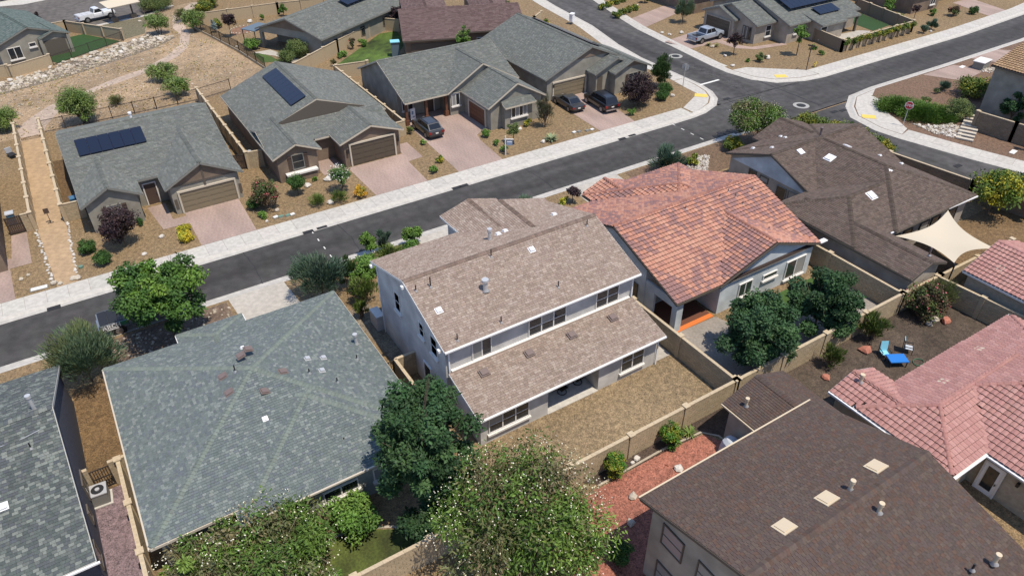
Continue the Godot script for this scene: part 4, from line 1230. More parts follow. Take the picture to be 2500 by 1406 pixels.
	var beds := [["gold gravel back yard of the white house", [12.8, -27.0, 28.2, -27.0, 29.9, -26.8, 29.85, -21.4, 12.7, -21.4], Color(0.56, 0.415, 0.245), 0.14], ["gold gravel strip between the slate house and the green roof", [-6.3, -45.6, -4.0, -45.6, -4.3, -35.5, -6.3, -35.5], Color(0.42, 0.265, 0.125), 0.2], ["mauve gravel side yard with the air conditioner", [-6.35, -35.5, -4.4, -35.5, -4.4, -18, -6.35, -18], Color(0.44, 0.32, 0.345), 0.12], ["pale river gravel left of the white house", [12.4, -43.8, 14.2, -43.8, 14.2, -36.6, 13.0, -36.6], Color(0.6, 0.5, 0.37), 0.2],
		["salmon pink gravel yard at the bottom", [12, -21.2, 18.6, -20.4, 23.4, -20.5, 26.4, -20.2, 27, -19, 27, -14, 12, -14], Color(0.78, 0.31, 0.215), 0.2], ["dark brown bark planting bed along the pink yard", [17.8, -21.25, 30.5, -21.25, 30.5, -19, 27.2, -19.4, 26.4, -20.3, 18.6, -20.55], Color(0.17, 0.12, 0.09), 0.2], ["brown bark yard with the blue chairs", [30.5, -21.25, 51.2, -21.25, 51.6, -15.4, 37.0, -15.3, 32.9, -17.2, 30.5, -19], Color(0.235, 0.175, 0.13), 0.3],
		["orange dirt yard under the shade sail", [52, -26.6, 69, -26.4, 71, -21.4, 51.9, -21.4], Color(0.42, 0.27, 0.13), 0.2], ["grey brick paving in the yard with the two dark trees", [30.1, -28.5, 35.4, -28.3, 36.2, -25.4, 46.8, -25.4, 46.8, -21.5, 30.1, -21.5], Color(0.4, 0.36, 0.32), 0.14], ["purple gravel front bed under the round street tree", [-4, -49.9, 5, -49.9, 5, -44.4, -3.6, -44.4], Color(0.42, 0.3, 0.22), 0.3], ["round pink gravel bed ringed with stones at upper centre", [23.8, -117.2, 25.5, -117.2, 27.4, -117.8, 28.2, -119.4, 27.6, -120.7, 25.8, -121, 24.4, -120.6, 23.6, -119], Color(0.52, 0.29, 0.18), 0.1],
		["reddish gravel in front of the orange tiled roof", [44.5, -50, 64, -50, 66.5, -48.5, 67, -45.2, 44, -45.2], Color(0.4, 0.26, 0.16), 0.2], ["olive gravel side yard between the two left houses", [-4, -84.5, -2.2, -84.5, -2.1, -70.2, -4, -70.2], Color(0.30, 0.185, 0.085), 0.16]]
	for q in beds: ground("gravel_bed", q[0], q[1], 0.009, M.gravel if not q[0].contains("paving") else M.paver, 0.5, q[3], q[2], 2.0)
	mb = nmb()
	for k in 34:    # pale edging of the turf, the pink yard and the garden bed
		pass
	band(mb, P2([18.4, -20.55, 23.4, -20.62, 26.3, -20.4, 27.0, -19.6, 27.1, -18.8]), -0.07, 0.06, 0.07, 0.06, Color(0.8, 0.72, 0.62)); band(mb, P2([0.2, -24.6, 4.2, -25.5, 5.7, -25.3, 7.3, -24.4, 8.7, -23.2]), -0.08, 0.05, 0.08, 0.05, Color(0.8, 0.75, 0.66))
	band(mb, P2([40.5, -16.4, 44.3, -16.4, 48.2, -16.4]), -0.2, 0.03, 0.15, 0.03, Color(0.62, 0.55, 0.46))
	struct("garden_edging", "thin pale concrete edging around the beds", mb, M.concrete, "edging")
	# seams, patches and painted lines on the asphalt
	mb = nmb()
	var seam := func(a: Array, w: float):
		var p := P2(a)
		for i in p.size() - 1:
			var n := maxi(1, int(p[i].distance_to(p[i + 1]) / 0.7))
			for k in n:
				var s := p[i].lerp(p[i + 1], float(k) / n) + Vector2(rnd(-0.05, 0.05), rnd(-0.05, 0.05)); var t := p[i].lerp(p[i + 1], float(k + 1) / n) + Vector2(rnd(-0.05, 0.05), rnd(-0.05, 0.05))
				mb.bar(Vector3(s.x, -0.1215, s.y), Vector3(t.x, -0.1215, t.y), w * rnd(0.6, 1.3), 0.006)
	seam.call([75.2, -63.4, 75.25, -51.2], 0.14); seam.call([65.4, -58.6, 78.9, -57.4], 0.13); seam.call([67.2, -58.9, 67.4, -50.5], 0.1); seam.call([75.0, -51.2, 82, -51.6], 0.07)
	for x in [8.0, 16.5, 36.6, 52.2, 57.0, 92.0, 104.0]: seam.call([x, -57.0, x + 0.3, -54, x + 0.1, -50.6], 0.05)
	for k in 95:
		var t := rnd(0, 1)
		var c := Vector2(lerpf(72.4, 71.2, t) + rng.randfn() * 0.45, lerpf(-70.5, -58.3, t)); var e := c + Vector2(rnd(-0.7, 0.7), rnd(-0.9, 0.9))
		seam.call([c.x, c.y, e.x, e.y], 0.035)
	for k in 26: 
		var c := Vector2(rnd(69.5, 76), rnd(-100, -72)); var e := c + Vector2(rnd(-0.5, 0.5), rnd(-1.6, 1.6))
		seam.call([c.x, c.y, e.x, e.y], 0.03)
	struct("road_seam", "dark tar seams and cracks in the asphalt", mb, M.seam, "road seams")
	mb = nmb(); mb.box(Vector3(69.35, -0.118, -63.8), Vector3(3.9, 0.008, 0.32)); struct("stop_line", "white painted stop line across the side street", mb, M.road_white, "road marking")
	mb = nmb()
	for z in [-56.4, -54.9, -53.4, -51.9]:
		mb.box(Vector3(56.8, -0.119, z), Vector3(0.09, 0.006, 0.5)); mb.box(Vector3(14.2, -0.119, z), Vector3(0.09, 0.006, 0.4))
	struct("road_tick", "short white survey ticks across the street", mb, M.road_white, "road marking")
	for q in [[-1.5, -56.6], [0.0, -56.7], [-6.4, -56.6], [13.9, -56.7], [15.2, -56.8], [28.9, -56.7], [29.7, -56.7], [49.5, -56.6], [51.0, -56.8], [61.3, -51.0], [62.0, -51.0], [67.4, -58.6], [75.0, -48.9], [76.2, -48.6], [73.9, -33]]:
		mb = nmb(); mb.box(Vector3(q[0], -0.106, q[1]), Vector3(0.95, 0.018, 0.5), Color(0.75, 0.75, 0.75))
		var o := put(self, "tar_patch", mb.mesh(), M.seam)
		tag(o, "small dark tar patch in the gutter at the pavement joints", "tar patch", "dark patches along the gutter")
	for q in [["round pale manhole cover in the side street", 72.9, -73.7], ["round manhole cover at the crossing by the flowering tree", 73.3, -52.3], ["round manhole cover in the top left road", -1.0, -142.6]]:
		var y := 0.02 if q[1] < 0 else -0.12
		var o := thing("manhole_cover", q[0], "manhole cover", Vector3(q[1], y, q[2]))
		mb = nmb(); mb.tube(Vector3(0, -0.05, 0), Vector3(0, 0.006, 0), 0.95, 0.95, 24); part(o, "collar", mb, M.collar_grey)
		mb = nmb(); mb.tube(Vector3(0, -0.05, 0), Vector3(0, 0.014, 0), 0.55, 0.55, 20); part(o, "lid", mb, M.seam)
	# loose stones and dry grass on the desert lot
	rng.seed = 77
	var dl := P2([-14, -93.5, 13, -94, 22, -100, 18.5, -123, 10, -121, -14, -111])
	rubble("small pale stones strewn over the desert lot", dl, 1500, 0.05, 0.17, M.stone)
	mb = nmb()
	for i in 2600:
		var p := Vector2(rnd(-14, 23), rnd(-132, -93))
		if not Geometry2D.is_point_in_polygon(p, P2([-14, -93.5, 13, -94, 22.4, -100, 19, -123, 21, -138, 15, -133, 9, -122, -14, -108])): continue
		if n1.get_noise_2d(p.x * 2, p.y * 2) < -0.05: continue
		var col: Color = [Color(0.5, 0.38, 0.16), Color(0.42, 0.34, 0.16), Color(0.3, 0.3, 0.12)][rng.randi() % 3]
		for k in 7:
			var a := rnd(0, TAU); var v := Vector3(cos(a) * rnd(0.06, 0.22), rnd(0.08, 0.28), sin(a) * rnd(0.06, 0.22)); var s := Vector3(-sin(a), 0, cos(a)) * 0.035
			mb.tri(Vector3(p.x, 0, p.y) - s, Vector3(p.x, 0, p.y) + s, Vector3(p.x, 0, p.y) + v, jit(col, 0.2))
	var g := put(self, "dry_grass", mb.mesh(), M.leaf); tag(g, "yellow dry grass tufts over the desert lot", "grass", "", "stuff")

func look(key: String, cols: Array, wall: String, trim: String, tile := false, singles := false, e := 0.15, w := 0.3, pa := 0.0, pf := 1.0, cap: Array = []) -> Dictionary:
	return {key = key, cols = cols, wall = M[wall], trim = M[trim], tile = tile, singles = singles, e = e, w = w, t = 0.028, pa = pa, pf = pf, cap = cap if cap else cols, mat = M.clay if tile else M.roofing}

func D(over: Dictionary, b: Dictionary) -> Dictionary:
	for k in over: b[k] = over[k]
	return b

func asym(ax: String, a0: float, a1: float, b0: float, br: float, b1: float, ya: float, yr: float, yb: float, og := 0.3) -> Dictionary:
	return {ax = ax, a0 = a0, a1 = a1, b0 = b0, br = br, b1 = b1, ya = ya, yr = yr, yb = yb, h0 = 0.0, h1 = 0.0, o = 0.42, og = og, walls = true}

func extra(h: Node3D, called: String, boxes: Array, m: Material) -> void:   # [x0, x1, y0, y1, z0, z1] each
	var mb := nmb(h.position if h.rotation.y == 0.0 else Vector3.ZERO)
	for b in boxes: mb.box(Vector3((b[0] + b[1]) / 2, (b[2] + b[3]) / 2, (b[4] + b[5]) / 2), Vector3(b[1] - b[0], b[3] - b[2], b[5] - b[4]))
	part(h, called, mb, m)

func gutter(h: Node3D, p: Vector3, q: Vector3, m: Material) -> void:
	var mb := nmb(h.position if h.rotation.y == 0.0 else Vector3.ZERO)
	mb.bar(p, q, 0.1, 0.1); part(h, "gutter", mb, m)
func downspout(h: Node3D, p: Vector3, y1: float, m: Material) -> void:
	var mb := nmb(h.position if h.rotation.y == 0.0 else Vector3.ZERO)
	mb.box(Vector3(p.x, (p.y + y1) / 2, p.z), Vector3(0.09, y1 - p.y, 0.09)); part(h, "downspout", mb, m)

func build_houses() -> void:
	var grey := [Color(0.165, 0.18, 0.168), Color(0.19, 0.206, 0.192), Color(0.218, 0.234, 0.219), Color(0.178, 0.19, 0.186)]
	# ---- white two-storey house in the middle
	var tan_cols := [Color(0.315, 0.245, 0.205), Color(0.355, 0.28, 0.238), Color(0.385, 0.308, 0.263), Color(0.365, 0.29, 0.243), Color(0.435, 0.36, 0.31)]
	var st := look("tan shingle", tan_cols, "white_stucco", "white_trim", false, true, 0.165, 0.27)
	st.cap = [Color(0.2, 0.15, 0.125), Color(0.25, 0.185, 0.155)]
	var blocks := [D({og = 0.2}, asym("x", 13.75, 28.75, -40.6, -35.1, -29.8, 5.95, 7.55, 5.6)),
		B("z", -43.4, -38.6, 20.6, 25.5, 5.95, 0.29), B("z", -41.3, -35.6, 20.63, 28.6, 6.02, 0.272),
		D({walls = false}, asym("x", 14.0, 28.35, -30.05, -29.95, -26.35, 3.55, 3.66, 2.72, 0.2))]
	var h := house("house", "white two-storey house with tan shingle roofs in the middle of the photo", Vector3(21, 0, -34), 0, blocks, st)
	extra(h, "rear_wing", [[14.3, 19.2, -0.05, 2.7, -30.3, -26.8], [23.2, 28.05, -0.05, 2.7, -30.3, -26.8], [14.3, 28.05, 2.4, 2.75, -29.9, -26.9]], M.white_stucco)
	extra(h, "patio_floor", [[19.2, 23.2, -0.05, 0.06, -30.1, -26.75]], M.concrete)
	extra(h, "patio_back", [[19.25, 23.15, 0.07, 2.3, -30.22, -30.18]], M.glass)
	for q in [[16.48, 1.3, 1.35], [21.4, 2.85, 1.32], [26.3, 1.85, 1.32]]:
		window(h, Vector3(q[0], 4.36, -30.2), "s", q[1], q[2], 3 if q[1] > 2.5 else 2, 1 if q[1] < 1.5 else 2)
	window(h, Vector3(25.98, 1.5, -26.78), "s", 1.85, 1.6, 2, 2); window(h, Vector3(16.3, 1.42, -26.78), "s", 2.8, 1.25, 3, 2)
	for q in [[-36.95, 4.65, 0.75, 1.5, 2], [-33.35, 4.75, 0.6, 1.05, 2], [-31.65, 4.6, 0.8, 1.4, 2]]: window(h, Vector3(13.97, q[1], q[0]), "w", q[2], q[3], 1, q[4])
	door(h, Vector3(13.96, 0, -32.9), "w", 0.9, 2.1, M.glass)
	gutter(h, Vector3(13.75, 5.5, -29.74), Vector3(28.75, 5.5, -29.74), M.white_metal); gutter(h, Vector3(14.0, 2.62, -26.29), Vector3(28.35, 2.62, -26.29), M.white_metal)
	downspout(h, Vector3(14.15, 3.5, -30.12), 5.5, M.white_metal); downspout(h, Vector3(28.4, 3.5, -30.12), 5.5, M.white_metal); downspout(h, Vector3(13.92, 0, -40.0), 5.9, M.white_metal); downspout(h, Vector3(28.1, 0, -26.72), 2.6, M.white_metal)
	extra(h, "wall_flashing", [[14.25, 28.2, 3.5, 3.66, -30.2, -29.98]], M.white_trim)
	for q in [[14.17, 7.2, -34.13, 0.45, 0.04], [15.15, 7.17, -34.07, 0.75, 0.045], [17.92, 5.74, -30.19, 0.5, 0.04], [22.75, 6.03, -30.98, 0.5, 0.04], [14.83, 5.73, -30.16, 0.5, 0.04], [19.9, 7.38, -34.64, 0.6, 0.04], [27.59, 7.31, -34.46, 0.5, 0.04]]:
		vent_pipe(h, Vector3(q[0], q[1], q[2]), q[3], q[4], M.dark_metal)
	vent_pipe(h, Vector3(18.22, 6.61, -32.56), 0.75, 0.16, M.galvanised, true); vent_pipe(h, Vector3(21.25, 6.96, -37.11), 0.75, 0.12, M.galvanised, true)
	for q in [[14.8, 6.55, -32.38], [22.75, 7.2, -34.14]]: hood_vent(h, Vector3(q[0], q[1], q[2]), 0.8, M.white_metal)
	for q in [[22.16, 6.85, -37.49], [22.82, 6.81, -37.63], [27.02, 6.81, -37.64]]: hood_vent(h, Vector3(q[0], q[1], q[2]), 0.7, M.white_metal, Vector3(0, 0.95, -0.28))
	for x in [15.93, 19.24, 22.55, 25.92]: hood_vent(h, Vector3(x, 3.5, -29.05 + 0.03), 0.95, M.brown_metal, Vector3(0, 0.967, 0.255), Vector3(0.5, 0.09, 0.42))
	for q in [[13.75, 7.2, -35.0], [13.75, 5.75, -40.3], [13.75, 5.4, -30.3]]: extra(h, "flood_light", [[q[0] - 0.2, q[0], q[1] - 0.12, q[1] + 0.06, q[2] - 0.12, q[2] + 0.12]], M.white_metal)
	extra(h, "side_cabinet", [[13.45, 14.1, -0.05, 1.25, -41.6, -40.3]], M.white_stucco)
	# ---- green grey hipped roof
	st = look("green shingle", [Color(0.15, 0.183, 0.186), Color(0.168, 0.204, 0.2), Color(0.192, 0.228, 0.222), Color(0.16, 0.186, 0.204), Color(0.245, 0.28, 0.272), Color(0.178, 0.21, 0.21)], "sage_stucco", "beige_trim", false, true, 0.165, 0.21)
	st.cap = [Color(0.2, 0.238, 0.218), Color(0.215, 0.255, 0.232)]
	h = house("house", "single-storey house with a large blue green hipped shingle roof", Vector3(4, 0, -35), 0, [B("x", -3.85, 11.5, -43, -27.6, 2.8, 0.29, 7.675, 7.675), B("x", 0.3, 11.45, -37.8, -26.6, 2.73, 0.29, 5.57, 5.57), B("z", -44.0, -38.3, 0.73, 5.15, 2.78, 0.29, 2.2, 0)], st)
	for q in [[-3.9, -43, -3.9, -27.6], [0.3, -26.54, 11.45, -26.54]]: gutter(h, Vector3(q[0], 2.7, q[1]), Vector3(q[2], 2.7, q[3]), M.beige_trim)
	for q in [[0.73, -43.9, 0.73, -42.9], [5.15, -43.9, 5.15, -42.9]]: gutter(h, Vector3(q[0], 2.72, q[1]), Vector3(q[2], 2.72, q[3]), M.white_metal)
	window(h, Vector3(5.6, 1.5, -27.0), "s", 1.9, 0.7, 2, 1); window(h, Vector3(8.2, 1.5, -27.0), "s", 1.3, 0.9, 2, 1); window(h, Vector3(2.6, 1.2, -27.0), "s", 1.5, 1.6, 2, 1)
	for q in [[3.61, 4.96, -36.79], [2.24, 4.57, -36.0], [2.2, 4.55, -34.46], [3.97, 4.51, -33.51], [4.14, 4.94, -37.18], [5.36, 4.58, -34.49]]: hood_vent(h, Vector3(q[0], q[1], q[2]), 0.95, M.brown_metal, Vector3(-0.28, 0.95, 0) if q[0] < 3.8 else Vector3(0.28, 0.95, 0), Vector3(0.42, 0.07, 0.42))
	for q in [[3.39, 4.03, -31.83], [6.42, 3.15, -28.82]]: hood_vent(h, Vector3(q[0], q[1] + 0.02, q[2]), 0.55, M.white_metal)
	hood_vent(h, Vector3(3.9, 4.9, -37.5), 0.5, M.white_metal, Vector3(0, 0.95, -0.28))
	for q in [[7.08, 4.08, -35.37], [8.01, 3.81, -35.22], [7.49, 3.96, -33.99]]: hood_vent(h, Vector3(q[0], q[1], q[2]), 0.65, M.galvanised, Vector3(0.28, 0.95, 0))
	for q in [[2.96, 4.78, -35.77, 0.5], [6.74, 4.18, -33.97, 0.35], [9.93, 3.25, -34.65, 0.35], [7.96, 3.83, -32.7, 0.35], [6.7, 3.1, -28.7, 0.35]]: vent_pipe(h, Vector3(q[0], q[1], q[2]), q[3], 0.04, M.dark_metal)
	vent_pipe(h, Vector3(10.53, 3.08, -36.28), 0.7, 0.11, M.galvanised, true)
	# ---- slate house bottom left
	st = look("slate shingle", [Color(0.1, 0.118, 0.12), Color(0.125, 0.146, 0.142), Color(0.15, 0.172, 0.166), Color(0.225, 0.252, 0.236), Color(0.112, 0.126, 0.14)], "slate_stucco", "pale_grey", false, true, 0.165, 0.24)
	h = house("house", "slate blue stuccoed house with a dark grey roof in the bottom left corner", Vector3(-14, 0, -36), 0, [D({og = 0.16}, asym("x", -26, -6.15, -44.7, -36.4, -28.2, 2.95, 6.35, 2.95))], st)
	vent_pipe(h, Vector3(-6.99, 6.1, -36.9), 0.95, 0.1, M.galvanised, true); vent_pipe(h, Vector3(-7.5, 5.6, -34.6), 0.4, 0.04, M.dark_metal)
	hood_vent(h, Vector3(-9.2, 4.65, -32.3), 0.75, M.white_metal, Vector3(0, 0.92, 0.38))
	gutter(h, Vector3(-26, 2.85, -28.1), Vector3(-6.0, 2.85, -28.1), M.white_metal)
	for q in [[-35.0, 1.5, 1.2, 1.2], [-32.6, 1.6, 0.6, 0.9], [-29.8, 1.5, 1.0, 1.2]]: window(h, Vector3(-6.29, q[1], q[0]), "e", q[2], q[3], 2 if q[2] > 1 else 1, 1, M.dark_trim, false)
	var cb := nmb(h.position)
	for k in 14: cb.bar(Vector3(-6.6 - k * 0.35, 5.9 + 0.05 * sin(k), -35.5 + k * 0.06 + 0.1 * sin(k * 0.7)), Vector3(-6.95 - k * 0.35, 5.9 + 0.05 * sin(k + 1), -35.44 + k * 0.06 + 0.1 * sin(k * 0.7 + 0.7)), 0.03, 0.03)
	part(h, "conduit", cb, M.galvanised)
	# ---- orange tiled roof
	var clay := [Color(0.33, 0.19, 0.18), Color(0.47, 0.235, 0.185), Color(0.55, 0.265, 0.19), Color(0.58, 0.285, 0.205), Color(0.60, 0.32, 0.235), Color(0.38, 0.205, 0.185)]
	st = look("orange tile", [clay[0], clay[5], clay[1], clay[2], clay[3], clay[4]], "blue_stucco", "dark_trim", true, true, 0.36, 0.3, 0.62, 0.8, [Color(0.36, 0.165, 0.12), Color(0.3, 0.14, 0.115), Color(0.4, 0.19, 0.14)])
	h = house("house", "pale blue stuccoed house under a mottled orange clay tile roof", Vector3(38.5, 0, -36), 0, [D({w1 = -31.9}, asym("x", 31.1, 46.0, -43.1, -35.7, -28.3, 2.9, 5.5, 2.9, 0.25)), B("z", -34.6, -28.2, 35.2, 46.06, 2.86, 0.35), B("x", 35.0, 46.2, -44.6, -33, 2.86, 0.36, 5.6, 5.6), B("z", -45, -41, 35.4, 39.8, 2.82, 0.35)], st)
	extra(h, "porch_post", [[31.4, 32.0, -0.05, 2.6, -29.0, -28.5]], M.blue_stucco); extra(h, "porch_side_wall", [[31.4, 31.6, -0.05, 2.7, -32.0, -30.9], [31.41, 31.59, 2.1, 2.75, -32, -28.6]], M.blue_stucco)
	extra(h, "porch_floor", [[31.5, 35.3, -0.05, 0.05, -31.9, -28.82]], M.porch_tile); extra(h, "porch_edge", [[31.5, 35.3, -0.05, 0.055, -28.8, -28.4]], M.orange)
	window(h, Vector3(43.85, 1.25, -28.46), "s", 2.1, 1.6, 2, 1); window(h, Vector3(40.95, 1.58, -28.46), "s", 1.45, 0.4, 1, 1); window(h, Vector3(38.3, 1.35, -28.46), "s", 1.3, 1.2, 2, 1)
	for q in [[-34.2, 1.3], [-33.0, 1.2]]: window(h, Vector3(31.3, q[1], q[0]), "w", 0.7, 1.4, 1, 1, M.dark_trim, false)
	hood_vent(h, Vector3(38.91, 3.42, -29.83), 1.0, M.galvanised, Vector3(0.33, 0.94, 0), Vector3(0.5, 0.1, 0.5))
	for q in [[41.3, 5.21, -34.91], [42.41, 5.28, -35.09], [42.65, 5.06, -34.48], [42.63, 4.76, -33.62], [44.55, 5.08, -34.52], [37.69, 5.23, -34.97], [42.53, 3.95, -30.62]]: vent_pipe(h, Vector3(q[0], q[1], q[2]), 0.32, 0.045, M.brown_metal)
	extra(h, "gutter_end", [[46.0, 46.9, 2.75, 2.83, -28.6, -28.2]], M.white_metal)
	# ---- brown cross-gabled roof with skylights
	var br := [Color(0.125, 0.098, 0.085), Color(0.15, 0.117, 0.102), Color(0.175, 0.138, 0.12), Color(0.16, 0.122, 0.105)]
	st = look("brown shingle", br, "tan_stucco", "dark_trim", false, false, 0.17, 0.34)
	st.cap = [Color(0.1, 0.078, 0.066), Color(0.125, 0.1, 0.085)]
	h = house("house", "long tan house with a brown cross-gabled shingle roof and white skylights", Vector3(56, 0, -33), 0, [B("z", -43.8, -26, 52.4, 63.6, 2.9, 0.36, 5.6, 5.6), B("x", 51.6, 64.0, -43.8, -33.6, 2.84, 0.37), B("x", 47.6, 60, -34.4, -26.3, 2.88, 0.36, 4.05, 0), B("z", -33, -21.35, 47.56, 51.9, 2.8, 0.36), B("z", -44.9, -40, 56.4, 63.6, 2.8, 0.36)], st)
	for q in [[-40.5, 2.0, 0.8, 0.55], [-39.1, 1.95, 0.9, 0.5]]: window(h, Vector3(51.88, q[1], q[0]), "w", q[2], q[3], 1, 1, M.dark_trim, false)
	for z in [-37.0, -35.7]: window(h, Vector3(51.88, 1.35, z), "w", 1.0, 1.5, 1, 1, M.grey_trim, false)
	var gb := nmb(h.position); gb.poly([Vector3(51.84, 2.45, -43.2), Vector3(51.84, 2.45, -34.2), Vector3(51.84, 4.45, -38.7)], W); part(h, "gable_panel", gb, M.blue_stucco)
	for x in [53.2, 54.9, 57.2, 58.8, 61.2]: window(h, Vector3(x, 1.5, -26.36), "s", 1.1, 1.2, 1, 1, M.dark_trim, false)
	gutter(h, Vector3(52, 2.78, -26.2), Vector3(63.6, 2.78, -25.9), M.white_metal)
	for q in [[54.72, 4.45, -37.98, 0, 0.94, 0.36], [59.04, 4.55, -36.3, 0.34, 0.94, 0], [60.9, 4.0, -38.2, 0, 0.94, 0.36], [57.57, 4.6, -31.25, -0.34, 0.94, 0], [53.72, 4.12, -29.66, 0, 0.94, 0.36], [56.2, 4.35, -35.9, -0.34, 0.94, 0]]: hood_vent(h, Vector3(q[0], q[1] - 0.05, q[2]), 1.0, M.white_metal, Vector3(q[3], q[4], q[5]), Vector3(0.62, 0.1, 0.62))
	for q in [[57.9, 3.3, -42.79], [57.69, 3.5, -42.09], [53.87, 4.06, -40.48], [53.37, 3.44, -42.2], [61.9, 3.5, -34.6], [62.3, 3.4, -32.6]]: hood_vent(h, Vector3(q[0], q[1], q[2]), 0.6, M.white_metal, Vector3(0, 0.94, -0.34))
	vent_pipe(h, Vector3(58.6, 4.6, -39.0), 0.8, 0.1, M.brown_metal, true); vent_pipe(h, Vector3(50.6, 3.4, -22.2), 0.7, 0.07, M.brown_metal)
	# ---- brown two-storey roof bottom right
	st = look("umber shingle", [Color(0.115, 0.086, 0.075), Color(0.124, 0.093, 0.081), Color(0.115, 0.09, 0.084), Color(0.135, 0.09, 0.074), Color(0.139, 0.107, 0.092), Color(0.122, 0.096, 0.087)], "tan_stucco", "dark_trim", false, true, 0.16, 0.21, 0.45, 0.7)
	h = house("house", "two-storey tan house with a wide dark brown roof in the bottom right corner", Vector3(24, 0, -9), 0, [D({o = 0.5}, asym("x", 16.6, 28.6, -15.5, -9.3, -2.0, 5.7, 7.5, 5.35, 0.45)), B("z", -19.7, -14, 26.8, 32.0, 2.9, 0.36)], st)
	gutter(h, Vector3(16.6, 5.62, -15.58), Vector3(28.6, 5.62, -15.58), M.beige_metal); gutter(h, Vector3(26.74, 2.82, -19.7), Vector3(26.74, 2.82, -15.6), M.beige_metal)
	st_blind = 1.0
	for q in [[-13.5, 4.3, 1.3, 1.4], [-11.2, 4.3, 1.3, 1.4], [-13.5, 1.4, 1.3, 1.4]]: window(h, Vector3(17.03, q[1], q[0]), "w", q[2], q[3], 1, 2, M.dark_trim, false)
	st_blind = 0.25
	for q in [[26.0, 7.34, -9.9], [22.64, 7.31, -9.94], [19.9, 7.31, -9.94]]: hood_vent(h, Vector3(q[0], q[1] - 0.06, q[2] - 0.25), 1.0, M.beige_metal, Vector3(0, 0.95, -0.28), Vector3(0.62, 0.035, 0.55))
	for q in [[23.88, 7.3, -9.95], [23.93, 7.25, -8.52], [27.55, 3.17, -18.62], [26.63, 6.3, -4.6]]: vent_pipe(h, Vector3(q[0], q[1], q[2]), 0.5, 0.085, M.beige_metal, true)
	vent_pipe(h, Vector3(25.46, 6.4, -4.9), 0.4, 0.05, M.dark_metal)
	# ---- pink tiled roofs
	var pink := [Color(0.48, 0.25, 0.225), Color(0.52, 0.28, 0.25), Color(0.55, 0.305, 0.275), Color(0.5, 0.265, 0.24)]
	st = look("pink tile", pink, "sand_stucco", "white_trim", true, true, 0.38, 0.31, 0.0, 1.0, [Color(0.46, 0.235, 0.205), Color(0.43, 0.215, 0.19)])
	h = house("house", "sand stuccoed house with a rose pink tile roof at the right edge", Vector3(40, 0, -10), 0, [B("x", 33, 44, -15.32, -9.18, 2.9, 0.36, 3.07, 0), B("z", -15.3, 1, 36.2, 49.5, 2.84, 0.36, 6.65, 0), B("z", -17, -12, 33.0, 36.95, 2.8, 0.36)], st)
	gutter(h, Vector3(32.92, 2.8, -17), Vector3(32.92, 2.8, -9.2), M.white_metal); gutter(h, Vector3(33, 2.8, -9.08), Vector3(36.2, 2.8, -9.08), M.white_metal); gutter(h, Vector3(36.1, 2.76, -9.1), Vector3(36.1, 2.76, 1), M.white_metal)
	var dr := door(h, Vector3(36.58, 0, -8.55), "w", 0.95, 2.15, M.white_metal)
	var pn := nmb(); pn.box(Vector3(0, 1.15, 0.07), Vector3(0.6, 1.6, 0.02)); part(dr, "pane", pn, M.glass)
	window(h, Vector3(36.58, 1.5, -5.6), "w", 1.4, 1.2, 2, 1)
	extra(h, "wall_lamp", [[36.4, 36.6, 1.85, 2.1, -7.35, -7.2]], M.dark_metal)
	vent_pipe(h, Vector3(34.6, 3.4, -16.2), 0.5, 0.1, M.beige_metal, true)
	for q in [[38.6, 3.52, -13.48], [41.0, 3.3, -14.0], [43.6, 3.3, -14.1]]: hood_vent(h, Vector3(q[0], q[1], q[2]), 0.9, M.canvas, Vector3(0, 0.94, -0.34), Vector3(0.6, 0.06, 0.5))
	st = look("rose tile", pink, "sand_stucco", "white_trim", true, false, 0.38, 0.31)
	h = house("house", "house corner with a rose red tile roof beyond the chairs at the right edge", Vector3(55, 0, -14), 0, [B("z", -20, -8, 51.7, 59, 2.9, 0.36)], st)
	hood_vent(h, Vector3(53.3, 3.4, -18.4), 1.0, M.canvas, Vector3(-0.34, 0.94, 0), Vector3(0.6, 0.06, 0.5))
	# ---- grey roofed houses across the street
	st = look("grey shingle", grey, "grey_stucco", "grey_trim", false, false, 0.19, 0.4)
	h = house("house", "grey roofed house left of the driveways with dark solar panels in one row", Vector3(4.4, 0, -75), 0, [asym("x", -2.5, 11.23, -85.3, -77.2, -68.95, 2.8, 5.5, 2.8), B("z", -73.5, -66.15, -2.52, 2.5, 2.78, 0.53), B("z", -76, -65.65, 4.3, 11.23, 2.78, 0.52)], st)
	garage_door(h, Vector3(7.85, 0, -65.95), "s", 4.9, 2.05, M.garage_tan, M.beige_trim)
	solar(h, Vector3(-1.22, 4.28, -73.45), Vector3(1, 0, 0), Vector3(0, 0.31, -0.95).normalized(), 6, 1, 0.98, 2.35)
	window(h, Vector3(0.0, 1.6, -66.4), "s", 1.1, 1.3, 2, 1, M.grey_trim, true, true)
	extra(h, "gable_board", [[4.75, 10.8, 2.72, 2.86, -65.98, -65.88]], M.dark_trim); extra(h, "gable_post", [[7.7, 7.86, 2.2, 4.2, -65.97, -65.85]], M.dark_trim)
	var bb := nmb(h.position); bb.poly([Vector3(4.9, 2.86, -65.9), Vector3(10.6, 2.86, -65.9), Vector3(7.76, 4.3, -65.9)], W); part(h, "gable_panel", bb, M.brown_stucco)
	for x in [4.95, 10.75]: extra(h, "wall_shield", [[x - 0.12, x + 0.12, 0.6, 1.5, -65.96, -65.9]], M.dark_trim)
	door(h, Vector3(3.4, 0, -69.35), "s", 1.0, 2.1, M.brown_wood)
	vent_pipe(h, Vector3(4.2, 5.3, -77.5), 0.6, 0.12, M.white_metal, true)
	extra(h, "meter_box", [[-2.4, -2.1, 0.5, 1.2, -66.9, -66.6]], M.dark_metal)
	st = look("grey shingle b", grey, "brown_stucco", "beige_trim", false, false, 0.19, 0.4)
